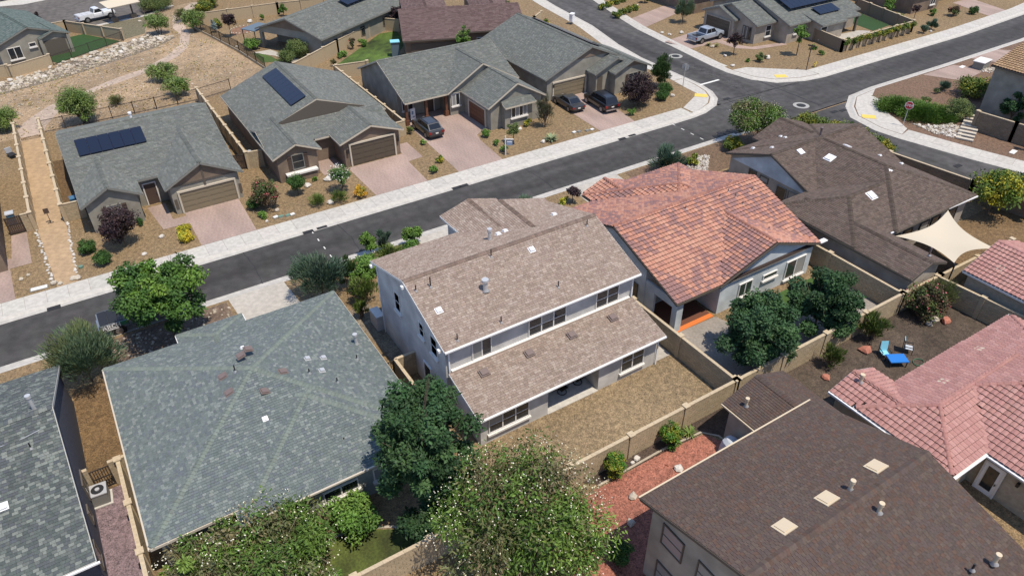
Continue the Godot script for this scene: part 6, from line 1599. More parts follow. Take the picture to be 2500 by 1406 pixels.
func build_plants() -> void:
	plant("round_tree", "round bright green street tree over the grey pickup", "tree", 0.75, -47.9, 6.7, 3.75, "ash", 1.3)
	plant("dark_tree", "tall dark green tree overlapping the white house's lower roof", "tree", 9.7, -24.3, 10.3, 3.1, "dark", 0.8, "", Vector3.ZERO, [[V(-0.7, 3.3, 0.9), V(2.5, 2.4, 2.0)], [V(-1.1, 1.5, 1.9), V(1.5, 1.4, 1.3)], [V(0.6, 2.6, 1.4), V(1.6, 2.0, 1.4)]])
	plant("oleander_tree", "big white flowering tree at the bottom centre", "tree", 11.9, -18.4, 7.8, 4.8, "flower", 0.5)
	plant("oleander_bush", "wide white flowering shrub at the bottom left of centre", "shrub", 1.2, -24.9, 4.1, 3.7, "flower", 0.2)
	plant("oleander_bush", "lower white flowering shrub at the bottom edge beside the lawn", "shrub", -2.2, -25.9, 3.5, 2.3, "flower", 0.2); plant("oleander_bush", "white flowering shrub cut by the bottom edge at the left of the lawn", "shrub", 1.2, -21.8, 3.0, 2.6, "flower", 0.2)
	plant("dark_tree", "left of the two dark trees behind the block wall", "tree", 33.6, -23.2, 5.7, 3.3, "dark", 0.3, "", Vector3.ZERO, [[V(0.3, 1.7, 0.7), V(2.6, 1.6, 1.6)]])
	plant("dark_tree", "right of the two dark trees behind the block wall", "tree", 40.2, -23.3, 5.4, 2.95, "dark", 0.3, "", Vector3.ZERO, [[V(0.2, 1.6, 0.7), V(2.4, 1.5, 1.5)]])
	plant("feathery_pine", "feathery grey green pine between the slate house and the green roof", "tree", -5.0, -45.9, 4.2, 2.55, "pine", 0.1)
	plant("feathery_pine", "large feathery bush left of the white house", "shrub", 11.6, -46.6, 4.0, 2.1, "willow", 0.3)
	plant("leafy_bush", "glossy green bush under the green roof's rear eave", "shrub", 5.6, -25.4, 2.3, 1.65, "bushy")
	plant("clipped_bush", "clipped round bush against the block wall, nearer the flowering tree", "shrub", 19.7, -20.65, 2.0, 0.72, "clipped"); plant("clipped_bush", "clipped round bush against the block wall, nearer the brown roof", "shrub", 23.9, -20.65, 2.0, 0.76, "clipped")
	spiky("fountain_grass", "small green grass clump right of the clipped bushes", "grass clump", 25.6, -20.7, 0.7, 60, [Color(0.12, 0.2, 0.05), Color(0.2, 0.22, 0.07)])
	plant("dark_bush", "dark bush in the shade at the corner of the brown roofed house", "shrub", 16.4, -16.2, 1.4, 0.8, "round")
	plant("shrub", "loose grey green shrub with pink flowers at the end of the block wall", "shrub", 48.2, -20.1, 3.0, 1.6, "myrtle"); plant("sparse_shrub", "thin bare-twigged shrub behind the pink flowered shrub", "shrub", 49.8, -20.2, 2.7, 1.4, "sparse")
	plant("upright_shrub", "upright yellow green shrub in the bark yard, nearer the blue table", "shrub", 42.7, -20.4, 2.3, 0.95, "upright"); plant("upright_shrub", "upright yellow green shrub in the bark yard, nearer the dark tree", "shrub", 37.9, -20.1, 2.1, 0.8, "upright")
	plant("flowering_tree", "pale flowering tree leaning over the street before the brown roof", "tree", 61.2, -48.0, 4.8, 3.3, "flower", 1.2, "", V(-0.9, 0, 0))
	plant("hedge_bush", "rounded dark hedge behind the brown roof beside the crossing", "shrub", 67.6, -46.4, 2.3, 2.0, "hedge")
	for q in [[67.9, -42.9, 1.6, "upper"], [68.1, -40.6, 1.5, "middle"], [68.3, -38.4, 1.5, "lower"]]: plant("hedge_bush", "yellow tipped hedge along the side road, %s clump" % q[3], "hedge", q[0], q[1], 2.8, q[2], "hedge", 0.0, "yellow tipped hedge clumps")
	plant("gold_tree", "tree with yellowing leaves at the right edge above the shade sail", "tree", 66.6, -25.8, 4.7, 2.6, "gold", 0.9); plant("dark_tree", "dark tree at the right edge behind the yellowing tree", "tree", 69.4, -23.6, 4.8, 2.2, "dark", 0.9)
	plant("low_shrub", "dark low shrub by the street left of the brown roof", "shrub", 57.2, -48.0, 1.4, 1.25, "hedge"); plant("yellow_bush", "yellow green bush beside the pale rocks before the brown roof", "shrub", 51.2, -47.6, 1.2, 0.8, "gold")
	plant("feather_bush", "tall feathery bush behind the orange tile roof", "shrub", 48.3, -48.2, 2.5, 1.6, "willow"); plant("feather_bush", "small feathery bush above the white house roof", "shrub", 32.0, -48.9, 1.7, 1.05, "willow")
	plant("plum_tree", "small purple leaved tree beside the street behind the white house", "tree", 36.5, -48.0, 2.1, 0.75, "purple", 0.5); plant("low_shrub", "small green shrub under the small purple tree", "shrub", 35.6, -48.1, 0.8, 0.5, "gold")
	for q in [["slim green shrub next to the large feathery bush", 13.6, -46.6, 3.2, 0.85, "cypress"], ["yellow green bush against the white house's left corner", 14.7, -45.4, 3.0, 1.2, "bushy"], ["light green bush left of the white house beside its wall", 14.0, -43.9, 2.6, 1.05, "upright"], ["dark green twin bush standing against the road", 17.1, -50.0, 2.6, 0.8, "bushy"], ["grey green bush right of the dark twin bush", 18.4, -49.9, 2.0, 0.7, "willow"], ["loose green bush against the road near the white house drive", 20.6, -49.4, 2.2, 1.05, "bushy"], ["young upright shrub in the pale gravel by the green roof", 13.1, -42.4, 1.5, 0.55, "upright"], ["low yellow green bush along the kerb", 18.2, -48.4, 1.2, 1.2, "upright"], ["leafy low bush by the white house drive", 19.9, -48.0, 1.4, 0.9, "bushy"], ["dark filler shrub in the corner beside the white house", 15.8, -47.6, 1.9, 1.3, "bushy"]]:
		plant("shrub", q[0], "shrub", q[1], q[2], q[3], q[4], q[5])
	# front yards across the street
	plant("plum_tree", "purple leaved tree in front of the leftmost grey roof", "tree", -0.2, -62.8, 4.2, 1.7, "purple", 0.2)
	plant("round_bush", "round dark bush nearer the path in the left front yard", "shrub", -3.1, -63.4, 1.25, 0.8, "round"); plant("round_bush", "round dark bush nearer the street in the left front yard", "shrub", -2.15, -60.9, 1.25, 0.82, "round"); plant("round_bush", "small green ball bush by the leftmost grey house wall", "shrub", 1.5, -65.8, 0.8, 0.42, "round")
	plant("yellow_bush", "bright yellow bush beside the drive, the one farther from the street", "shrub", 4.55, -62.3, 0.85, 0.75, "yellow"); plant("yellow_bush", "bright yellow bush beside the drive, the one nearer the street", "shrub", 4.5, -60.8, 0.85, 0.78, "yellow")
	plant("crape_myrtle", "dark leaved shrub with pink flowers between two drives", "shrub", 12.1, -62.6, 3.0, 1.5, "myrtle"); plant("round_bush", "small round green bush under the pink flowered shrub", "shrub", 11.0, -63.2, 1.0, 0.7, "round"); plant("low_bush", "low bright green bush beside the utility lids", "shrub", 11.2, -61.1, 0.55, 0.55, "bushy")
	plant("standard_tree", "small dark round topped tree under the brown house window", "tree", 15.4, -63.6, 2.2, 0.9, "round", 0.45); plant("white_tree", "white flowering small tree beside the brown house's drive", "tree", 19.1, -61.8, 3.0, 1.15, "white", 0.6)
	plant("orange_bush", "orange and yellow flowered bush by the pavement", "shrub", 20.3, -59.95, 1.2, 0.8, "orange"); plant("feather_bush", "feathery green mound left of a white boulder", "shrub", 16.2, -60.4, 1.05, 0.72, "feather"); plant("feather_bush", "feathery green mound right of a white boulder", "shrub", 18.2, -60.0, 1.05, 0.7, "feather"); plant("tiny_bush", "tiny green bush before the brown house ledge", "shrub", 17.7, -65.4, 0.4, 0.22, "bushy")
	for q in [["small grassy shrub by the end of the tan wall", 30.4, -70.2, 0.8, 0.4, "upright"], ["tiny green shrub left of the black crossover", 30.4, -67.0, 0.6, 0.3, "bushy"], ["yellow green shrub at the left edge of the wide drive", 30.0, -62.2, 0.8, 0.38, "gold"], ["dark green shrub near the pavement between two drives", 28.4, -60.6, 0.75, 0.55, "bushy"], ["rounded shrub at the curve of the wide drive", 37.2, -65.1, 0.95, 0.6, "bushy"], ["low round shrub left of the sale sign", 37.0, -62.6, 0.6, 0.42, "bushy"], ["small shrub at the foot of the sale sign", 36.9, -60.7, 0.7, 0.5, "bushy"], ["golden ball bush under the bay window", 42.6, -65.0, 0.95, 0.42, "gold"], ["small shrub in front of the big purple bush", 54.4, -61.0, 0.85, 0.55, "bushy"]]:
		plant("shrub", q[0], "shrub", q[1], q[2], q[3], q[4], q[5])
	plant("sapling", "young green multi-stemmed tree behind the sale sign", "tree", 38.7, -61.8, 2.6, 0.9, "olive", 0.9); plant("ocotillo", "tall vase shaped dark shrub between the two drives", "shrub", 44.0, -63.6, 3.8, 0.95, "ocotillo")
	spiky("yucca", "spiky blue green yucca near the pavement", "yucca", 42.6, -60.3, 1.1, 110, [Color(0.16, 0.23, 0.14), Color(0.22, 0.28, 0.17), Color(0.28, 0.3, 0.14)])
	plant("plum_tree", "wide purple leaved tree beside the large black car", "tree", 56.7, -62.6, 4.2, 2.3, "purple", 0.15); plant("cypress", "pointed dark evergreen at the corner pavement", "tree", 62.9, -65.6, 4.2, 1.35, "cypress"); plant("green_bush", "upper of the two green bushes at the corner pavement", "shrub", 61.9, -63.7, 1.5, 1.0, "round"); plant("green_bush", "lower of the two green bushes at the corner pavement", "shrub", 60.4, -62.5, 1.3, 0.92, "round")
	plant("pear_tree", "narrow green tree before the plum brown roof", "tree", 47.3, -88.0, 4.9, 1.15, "bushy", 0.8); plant("plum_tree", "purple tree at the left end of the plum brown roof", "tree", 45.6, -106.5, 3.6, 1.05, "purple", 0.6)
	for q in [["sprawling bush by the tan wall of the bright lawn", 33.6, -98.7, 1.0, 0.8, "bushy"], ["green bush in the middle of the bright lawn's wall", 38.0, -101.5, 1.1, 0.8, "bushy"], ["small shrub at the near end of the bright lawn's wall", 31.4, -95.8, 1.0, 0.45, "sparse"]]: plant("shrub", q[0], "shrub", q[1], q[2], q[3], q[4], q[5])
	plant("bougainvillea", "red flowered climber on the tan wall by the bright lawn", "climber", 36.2, -101.1, 2.0, 0.5, "myrtle")
	plant("wall_shrub", "dark bush at the top of the photo beside the tan wall", "tree", 60.6, -98.5, 4.0, 1.0, "cypress"); plant("low_bush", "yellow green bush by the wall at the top centre", "shrub", 58.3, -97.4, 1.2, 1.0, "bushy"); plant("palm_shrub", "yellowish shrub right of the top centre wall", "shrub", 64.6, -93.6, 1.6, 0.8, "gold")
	# corner house and the right side
	plant("pine_bush", "grey green pine left of the silver pickup", "tree", 84.0, -84.4, 3.7, 1.4, "pine"); plant("plum_tree", "small purple tree right of the silver pickup", "tree", 79.6, -69.4, 3.2, 1.1, "purple", 1.0); plant("ash_sapling", "slim green tree in front of the stepped gables", "tree", 86.6, -64.4, 4.7, 1.1, "bushy", 1.5); plant("olive_shrub", "small conical shrub in the corner gravel", "shrub", 80.6, -65.4, 1.5, 0.75, "olive"); plant("tiny_bush", "tiny shrub left of the conical shrub", "shrub", 79.1, -66.2, 0.5, 0.3, "bushy")
	for q in [[79.6, -74.2, "left"], [80.2, -73.3, "right"]]: spiky("fountain_grass", "grass clump by the boulder below the pickup, %s one" % q[2], "grass clump", q[0], q[1], 0.75, 50, [Color(0.18, 0.2, 0.08), Color(0.25, 0.24, 0.1)])
	for q in [[90.6, -64.9, 0.6, "farther"], [89.8, -62.7, 0.5, "nearer"]]: plant("round_bush", "small round shrub by the dark yard wall, %s from the house" % q[3], "shrub", q[0], q[1], 0.8, q[2], "bushy")
	for q in [[110.0, -57.9 - 2.9], [113.0, -57.9 - 3.5]]: plant("blue_agave", "blue grey bush in the gravel, the %s one, by the far pavement" % ("left" if q[0] < 111 else "right"), "shrub", q[0], q[1], 1.3 if q[0] > 111 else 1.0, 0.85 if q[0] > 111 else 0.7, "willow")
	plant("bare_tree", "dark thin tree in front of the grey house at the top right", "tree", 113.4, -64.8, 2.9, 0.7, "purple", 1.4); plant("round_bush", "round bush by the far drive at the top right", "shrub", 125.4, -62.4, 1.3, 0.8, "round"); plant("crape_myrtle", "pink flowered bush at the top right", "shrub", 122.0, -63.6, 2.0, 1.0, "myrtle"); plant("low_bush", "yellow green shrub beside the top right window", "shrub", 119.5, -65.4, 1.0, 0.7, "bushy")
	for i in 11: plant("ivy", "green ivy trailing over the turf yard wall, %s" % ["at its left corner", "second clump from the left corner", "third clump from the left corner", "fourth clump from the left corner", "fifth clump from the left corner", "middle clump", "fifth clump from the right corner", "fourth clump from the right corner", "third clump from the right corner", "second clump from the right corner", "at its right corner"][i], "ivy", 93.8 + i * 1.45, -61.9, 1.75, 0.85, "hedge", 0.95, "ivy clumps along the yard wall")
	for q in [[103.0, -71.5, 2.4], [112.8, -69.0, 2.2], [111.0, -66.0, 1.5], [115.6, -70.6, 2.8]]: plant("yard_tree", "green tree behind the turf yard, %s" % {103.0: "nearest the solar roof", 112.8: "outside the far wall", 111.0: "small one inside the wall", 115.6: "beside the top right house"}[q[0]], "tree", q[0], q[1], q[2], 0.95, "bushy", 0.3)
	plant("ground_cover", "broad mound of bright green ground cover behind the stop sign, upper part", "ground cover", 81.6, -45.2, 0.8, 2.6, "cover"); plant("ground_cover", "broad mound of bright green ground cover behind the stop sign, middle part", "ground cover", 81.6, -42.6, 0.95, 2.7, "cover"); plant("ground_cover", "broad mound of bright green ground cover behind the stop sign, lower part", "ground cover", 83.0, -41.3, 0.8, 2.5, "cover")
	plant("olive_bush", "large dark bush above the stone steps", "shrub", 84.4, -39.9, 2.6, 1.75, "olive"); plant("olive_bush", "spreading bush at the corner of the tall grey house", "shrub", 92.6, -43.0, 2.4, 2.2, "hedge"); plant("tall_evergreen", "tall evergreen against the tall grey house wall, left one", "tree", 88.0, -35.8, 3.9, 1.7, "dark", 0.3); plant("tall_evergreen", "tall evergreen at the right edge beside the brown wall", "tree", 90.5, -33.0, 4.4, 1.8, "dark", 0.3)
	plant("low_shrub", "small shrub on the reddish gravel above the ground cover", "shrub", 85.9, -44.6, 1.1, 0.6, "olive"); plant("grey_shrub", "grey green shrub left of the spreading bush", "shrub", 91.2, -45.6, 1.0, 0.85, "willow"); plant("low_shrub", "tiny dark shrub on the reddish gravel", "shrub", 89.6, -45.6, 0.6, 0.4, "olive"); plant("slim_cypress", "slim leaning shrub in front of the brown wall", "shrub", 83.0, -30.9, 3.0, 0.45, "cypress")
	# desert lot
	for q in [["dense green tree behind the leftmost grey roof", 0.4, -93.9, 4.3, 2.5, "desert", 0.3], ["low mesquite in the desert lot, upper of the pair", 10.8, -102.8, 2.4, 2.0, "desert", 0.4], ["low mesquite in the desert lot, lower of the pair", 11.1, -96.2, 2.3, 2.0, "desert", 0.4], ["thorn tree at the upper end of the rock strip", 14.3, -124.0, 3.4, 1.9, "desert", 0.6], ["thorn tree beside the dark iron fence", 19.3, -122.4, 3.4, 1.8, "desert", 0.6], ["feathery tree at the left edge above the path", -7.6, -96.4, 2.9, 2.1, "desert", 0.2], ["low spreading shrub behind the left iron fence", 4.3, -97.4, 1.1, 1.1, "sparse", 0.0], ["wide olive bush at the top by the dirt track", 16.6, -138.5, 2.6, 3.0, "olive", 0.0], ["dark bush at the top right of the dirt track", 22.6, -131.0, 2.4, 1.7, "hedge", 0.0], ["dark hedge bush beyond the dirt track at the top", 24.6, -135.0, 2.4, 1.9, "hedge", 0.0], ["thin pale shrub beside the track at the top", 18.6, -129.0, 2.0, 1.4, "sparse", 0.0]]:
		plant("desert_tree", q[0], "tree" if q[3] > 2.2 else "shrub", q[1], q[2], q[3], q[4], q[5], q[6])
	plant("plum_tree", "purple leaved tree in the shrub yard by the iron fence", "tree", 23.1, -116.6, 3.6, 1.15, "purple", 1.2); plant("blue_spruce", "small blue grey spruce by the iron fence", "tree", 21.6, -120.2, 2.1, 0.5, "spruce")
	for q in [["green bush in front of the shaded porch", 24.3, -109.2, 1.5, 1.3, "bushy"], ["large green bush at the porch corner", 28.6, -102.0, 2.6, 1.8, "olive"], ["wide shrub beside the small lawn", 26.6, -101.0, 1.5, 1.6, "olive"], ["round bush behind the purple tree at the top", 24.9, -123.4, 1.6, 0.75, "bushy"], ["yellow green bush left of the purple tree", 22.6, -122.2, 1.5, 0.9, "hedge"], ["young shrub by the long tan wall at the top", 29.6, -122.6, 1.2, 0.5, "bushy"], ["tall young tree by the long tan wall at the top", 33.2, -122.8, 2.6, 0.7, "bushy"], ["small bush at the right of the long tan wall", 36.4, -121.0, 1.2, 0.7, "bushy"]]: plant("shrub", q[0], "shrub", q[1], q[2], q[3], q[4], q[5])
	plant("dark_shrub", "dark bush sticking up behind the upper left roof", "shrub", -0.8, -140.0, 1.9, 0.9, "purple")
	for i in 4: plant("hedge_bush", "low clipped hedge beside the long top drive, %s" % ["clump nearest the street", "second clump from the street", "third clump from the street", "clump farthest from the street"][i], "hedge", 77.4 + i * 1.7, -92.6 - i * 0.5, 0.9, 0.95, "hedge", 0.0, "low hedge clumps at the long top drive")
	for i in 4: plant("hedge_bush", "low hedge at the top edge by the side street, %s" % ["clump at the kerb", "second clump from the kerb", "third clump from the kerb", "clump farthest from the kerb"][i], "hedge", 78.6 + i * 1.8, -97.6 - i * 0.5, 0.9, 0.95, "hedge", 0.0, "low hedge clumps at the top edge")
	plant("shrub", "yellow green bush beside the long top drive", "shrub", 86.6, -96.4, 2.0, 0.8, "gold"); plant("plum_tree", "dark tree casting shade at the top edge", "tree", 86.0, -100.2, 3.4, 1.6, "purple", 0.6)

func build_small_things() -> void:
	rng.seed = 31
	# rock edging of the dirt path: two rows
	for side in 2:
		var row := P2([-6.6, -69.8, -6.05, -60.0]) if side == 0 else P2([-4.05, -69.9, -4.35, -60.2])
		for i in 27:
			var p := row[0].lerp(row[1], (i + rnd(-0.3, 0.3)) / 26.0)
			rock("pale rock in the stone edging on the %s of the dirt path" % ("left" if side == 0 else "right"), p.x + rnd(-0.1, 0.1), p.y, rnd(0.09, 0.18), M.white_stone, "stone edging of the dirt path, %s row" % ("left" if side == 0 else "right"))
	for q in [[-6.0, -59.9, 0.34], [-5.6, -59.6, 0.26], [-4.6, -59.8, 0.3], [-4.3, -59.7, 0.34]]: rock("larger pale boulder at the street end of the path edging", q[0], q[1], q[2], M.stone, "boulders at the path mouth")
	# rock strip: the largest singly, the small ones as one mass
	for i in 175:
		var t := rnd(0, 1)
		var a := Vector2(lerpf(-9, 15.5, t), lerpf(-109, -121.2, t)); var b := Vector2(lerpf(-9, 13, t), lerpf(-112.6, -124.6, t))
		var p := a.lerp(b, rnd(0, 1))
		rock("jagged pale boulder of the rock strip along the dirt track", p.x, p.y, rnd(0.16, 0.42), M.stone if rng.randf() < 0.8 else M.white_stone, "boulders of the rock strip")
	rubble("small stones filling the rock strip", P2([-12, -108, 0.7, -112, 12.5, -118, 16, -121.4, 13.3, -125, 7.7, -120.6, -2.7, -114.6, -12, -112]), 1100, 0.1, 0.28, M.stone)
	var er := P2([79.2, -41.8, 80.5, -40.2, 82.6, -39.3, 83.2, -38.2, 81.6, -36.9, 79.7, -36.7, 78.8, -38.8])
	var n := 0
	while n < 70:
		var p := Vector2(rnd(78.6, 83.4), rnd(-41.8, -36.6))
		if not Geometry2D.is_point_in_polygon(p, er): continue
		n += 1
		rock("pale river rock in the rock bed below the stop sign", p.x, p.y, rnd(0.12, 0.26), M.white_stone if rng.randf() < 0.5 else M.stone, "river rocks below the stop sign")
	rubble("small pale stones of the rock bed below the stop sign", er, 500, 0.06, 0.14, M.white_stone)
	rubble("white stones beside the walk of the brown roofed house", P2([49.6, -47.2, 53.4, -48.9, 54.4, -48.2, 51.6, -45.8, 49.8, -46]), 320, 0.07, 0.18, M.white_stone)
	rubble("pale stones in the bed under the round street tree", P2([-3.4, -49.6, 5, -49.4, 4.8, -45, -3.4, -44.8]), 260, 0.05, 0.16, M.stone); rubble("pale stones around the utility box", P2([101.5, -47.2, 106.5, -47.4, 107, -46.2, 102, -46]), 120, 0.1, 0.22, M.white_stone)
	for q in [["big white boulder by the white flowering tree", 18.9, -64.8, 0.5, "white_stone"], ["white boulder behind the dark round topped tree", 16.7, -64.7, 0.42, "white_stone"], ["flat white boulder between two feathery mounds", 17.4, -60.3, 0.4, "white_stone"], ["pale flat stone beside the pink flowered shrub", 12.7, -61.6, 0.3, "stone"], ["small pale stone near the low green bush", 11.3, -60.2, 0.18, "white_stone"], ["pale stone near the street in the left front yard", 0.9, -60.5, 0.22, "white_stone"], ["white boulder near the yellow bushes", 2.7, -62.6, 0.3, "white_stone"], ["pale stone left of the bottom yard shrub", -8.2, -62.0, 0.24, "stone"], ["pale stone in the olive gravel by the left drive", -7.7, -62.4, 0.2, "stone"], ["white boulder beside the yucca", 41.6, -60.4, 0.34, "white_stone"], ["white rock left of the golden ball bush", 41.3, -64.6, 0.32, "white_stone"], ["second white rock behind the young tree", 40.4, -64.2, 0.28, "white_stone"], ["white boulder by the lower green corner bush", 62.2, -62.6, 0.36, "white_stone"], ["white boulder behind the conical shrub", 82.4, -65.8, 0.5, "white_stone"], ["grey boulder between the grass clumps", 79.6, -73.4, 0.4, "stone"], ["white rock left of the small purple tree", 78.2, -69.6, 0.3, "white_stone"], ["white rocks above the silver pickup", 80.3, -80.6, 0.45, "white_stone"], ["white rock in the gravel above the pickup, left one", 77.9, -82.2, 0.34, "white_stone"], ["white rock in the gravel above the pickup, lower one", 78.2, -80.9, 0.34, "white_stone"], ["pale flat slab at the corner gravel edge", 76.2, -66.2, 0.36, "white_stone"], ["white stone beside the blue grey bushes", 111.6, -60.6, 0.3, "white_stone"],
		["red boulder by the upright shrub nearer the table", 41.4, -19.8, 0.5, "red_stone"], ["red boulder at the left of the bark yard", 36.8, -19.5, 0.38, "red_stone"], ["red boulder under the pink flowered shrub", 49.1, -18.7, 0.42, "red_stone"], ["pale long stone under the pink flowered shrub", 47.8, -19.2, 0.32, "stone"], ["tan boulder behind the red boulder", 48.6, -19.3, 0.35, "stone"], ["flat pale boulder in the pink yard", 23.15, -19.0, 0.32, "white_stone"], ["pale boulder between the two clipped bushes", 21.6, -20.9, 0.28, "white_stone"], ["small pale stone beside the boulder of the clipped bushes", 21.2, -20.8, 0.18, "white_stone"], ["flat buff stepping stone in the pink yard", 19.6, -18.9, 0.34, "stone"], ["buff stone in the pink yard by the flowering tree", 18.4, -17.6, 0.3, "stone"], ["reddish stone right in the pink yard", 22.9, -19.6, 0.2, "red_stone"], ["white boulder by the long wall at the top", 27.6, -122.5, 0.5, "white_stone"], ["white rock by the dark iron fence", 22.4, -111.2, 0.3, "white_stone"], ["pale rock beside the mailbox shelter", 12.9, -132.6, 0.35, "stone"], ["flat pale rock near the white pickup", 7.2, -132.6, 0.35, "stone"]]:
		rock(q[0], q[1], q[2], q[3], M[q[4]])
	for i in 26:
		var a := TAU * i / 26
		rock("pale rock ringing the round pink bed at upper centre", 25.9 + cos(a) * 2.35, -119.1 + sin(a) * 1.95, rnd(0.12, 0.2), M.stone, "ring of rocks round the pink bed")
	for i in 12: rock("white rock edging the low hedge by the long top drive", 77.8 + i * 0.62, -94.1 - i * 0.16, rnd(0.16, 0.28), M.white_stone, "white rocks along the hedge")
	# bark yard furniture
	for q in [["turquoise sling chair behind the blue table", 41.9, -18.75, -30.0, "turquoise"], ["white and pale blue sling chair standing alone in the bark yard", 43.75, -18.2, 35.0, "cover_grey"]]:
		var o := thing("garden_chair", q[0], "chair", V(q[1], 0, q[2]), q[3])
		var mb := nmb(); mb.obox(V(0, 0.42, 0), V(0.26, 0, 0), V(0, 0.02, 0), V(0, 0, 0.26), W); part(o, "seat", mb, M[q[4]])
		mb = nmb(); mb.obox(V(0, 0.78, -0.3), V(0.26, 0, 0), V(0, 0.34, -0.08), V(0, 0.005, 0.02), W); part(o, "backrest", mb, M.turquoise)
		for s in [-1, 1]:
			mb = nmb(); mb.bar(V(s * 0.3, 0, 0.28), V(s * 0.3, 0.62, 0.26), 0.035, 0.035); mb.bar(V(s * 0.3, 0, -0.28), V(s * 0.28, 1.1, -0.38), 0.035, 0.035); mb.bar(V(s * 0.3, 0.62, 0.28), V(s * 0.29, 0.62, -0.32), 0.035, 0.05); part(o, "side_frame", mb, M.dark_metal)
	simple("garden_table", "bright blue plastic table in the bark yard", "table", V(41.95, 0, -17.85), -30, [["tabletop", "blue_plastic", [[V(0, 0.52, 0), V(1.25, 0.08, 0.85)]]], ["leg", "dark_metal", [[V(-0.55, 0.25, -0.35), V(0.05, 0.5, 0.05)]]], ["leg", "dark_metal", [[V(0.55, 0.25, -0.35), V(0.05, 0.5, 0.05)]]], ["leg", "dark_metal", [[V(-0.55, 0.25, 0.35), V(0.05, 0.5, 0.05)]]], ["leg", "dark_metal", [[V(0.55, 0.25, 0.35), V(0.05, 0.5, 0.05)]]]])
	var o2 := thing("garden_hose", "coiled green hose lying by the pink roof", "hose", V(43.4, 0, -17.1))
	var hm := nmb()
	for k in 60:
		var a := k * 0.32; var b := (k + 1) * 0.32
		hm.tube(V(cos(a) * (0.42 + 0.03 * sin(a * 3)), 0.03 + k * 0.001, sin(a) * 0.3), V(cos(b) * (0.42 + 0.03 * sin(b * 3)), 0.03 + k * 0.001, sin(b) * 0.3), 0.016, 0.016, 4, W, false)
	part(o2, "coil", hm, M.green_plastic)
	# dark swivel chairs in the white house's patio
	for q in [["dark mesh swivel chair in the white house's patio, left one", 21.1, -27.9], ["dark mesh swivel chair in the white house's patio, right one", 22.5, -28.1]]:
		var o := thing("patio_chair", q[0], "chair", V(q[1], 0.06, q[2]), 10)
		var mb := nmb(); mb.obox(V(0, 0.42, 0), V(0.28, 0, 0), V(0, 0.03, 0), V(0, 0, 0.28), W); part(o, "seat", mb, M.dark_plastic)
		mb = nmb(); mb.obox(V(0, 0.8, -0.32), V(0.28, 0, 0), V(0, 0.38, -0.1), V(0, 0.01, 0.02), W); part(o, "backrest", mb, M.dark_plastic)
		for s in [-1, 1]:
			mb = nmb(); mb.bar(V(s * 0.32, 0.62, 0.25), V(s * 0.32, 0.64, -0.34), 0.04, 0.04); mb.bar(V(s * 0.32, 0.62, 0.25), V(s * 0.3, 0.4, 0.2), 0.03, 0.03); part(o, "arm", mb, M.dark_metal)
		mb = nmb()
		for k in 16: mb.bar(V(cos(TAU * k / 16) * 0.3, 0.03, sin(TAU * k / 16) * 0.3), V(cos(TAU * (k + 1) / 16) * 0.3, 0.03, sin(TAU * (k + 1) / 16) * 0.3), 0.04, 0.04)
		mb.tube(V(0, 0, 0), V(0, 0.4, 0), 0.03, 0.03, 6); part(o, "swivel_base", mb, M.dark_metal)
	# air conditioner
	var ac := thing("air_conditioner", "grey square air conditioner with a round fan on mauve gravel", "air conditioner", V(-5.85, 0, -34.9), -4)
	var am := nmb(); am.box(V(0, 0.45, 0), V(0.85, 0.8, 0.85)); 
	for k in 12:
		for s in [[1, 0], [-1, 0], [0, 1], [0, -1]]: am.box(V(s[0] * 0.43 + s[1] * (k - 5.5) * 0.07, 0.45, s[1] * 0.43 + s[0] * (k - 5.5) * 0.07), V(0.025, 0.74, 0.025))
	part(ac, "casing", am, M.grey_trim)
	am = nmb(); am.box(V(0, 0.88, 0), V(0.92, 0.07, 0.92)); part(ac, "top", am, M.galvanised)
	am = nmb(); am.tube(V(0, 0.9, 0), V(0, 0.93, 0), 0.34, 0.34, 20); part(ac, "fan_grille", am, M.dark_metal); am = nmb(); am.tube(V(0, 0.93, 0), V(0, 0.97, 0), 0.14, 0.12, 14); part(ac, "fan_hub", am, M.galvanised)
	am = nmb(); am.box(V(0, 0.03, 0), V(1.1, 0.08, 1.1)); part(ac, "pad", am, M.concrete)
	simple("garden_board", "orange and white board leaning between the green roof and its wall", "board", V(-3.95, 0, -33.2), 0, [["board", "orange", [[V(0, 1.0, 0), V(0.3, 0.1, 1.2)], [V(0, 0.5, 0), V(0.25, 1.0, 1.1)]]], ["white_strip", "white_metal", [[V(-0.05, 1.07, -0.5), V(0.32, 0.05, 0.4)]]]])
	# bins and tanks
	simple("wheeled_bin", "blue wheeled bin behind the left wall, lighter lid", "bin", V(-2.95, 0, -71.4), 0, [["bin", "bin_blue", [[V(0, 0.5, 0), V(0.6, 0.95, 0.65)]]], ["lid", "turquoise", [[V(0, 1.02, 0), V(0.68, 0.09, 0.75)]]]])
	simple("wheeled_bin", "dark blue wheeled bin farther behind the left wall", "bin", V(-2.95, 0, -72.6), 0, [["bin", "bin_blue", [[V(0, 0.5, 0), V(0.6, 0.95, 0.65)]]], ["lid", "bin_blue", [[V(0, 1.02, 0), V(0.68, 0.09, 0.75)]]]])
	simple("water_tank", "dark blue barrel by the brown house side", "barrel", V(13.55, 0, -72.7), 0, [["drum", "shed_blue", [], [[V(0, 0, 0), V(0, 1.3, 0), 0.34, 0.34]]], ["lid", "galvanised", [], [[V(0, 1.3, 0), V(0, 1.42, 0), 0.36, 0.2]]]])
	simple("wheeled_bin", "grey bin by the brown wall at the left edge", "bin", V(-8.2, 0, -72.6), 0, [["bin", "bin_blue", [[V(0, 0.5, 0), V(0.6, 0.95, 0.65)]]], ["lid", "cover_grey", [[V(0, 1.02, 0), V(0.68, 0.09, 0.75)]]]])
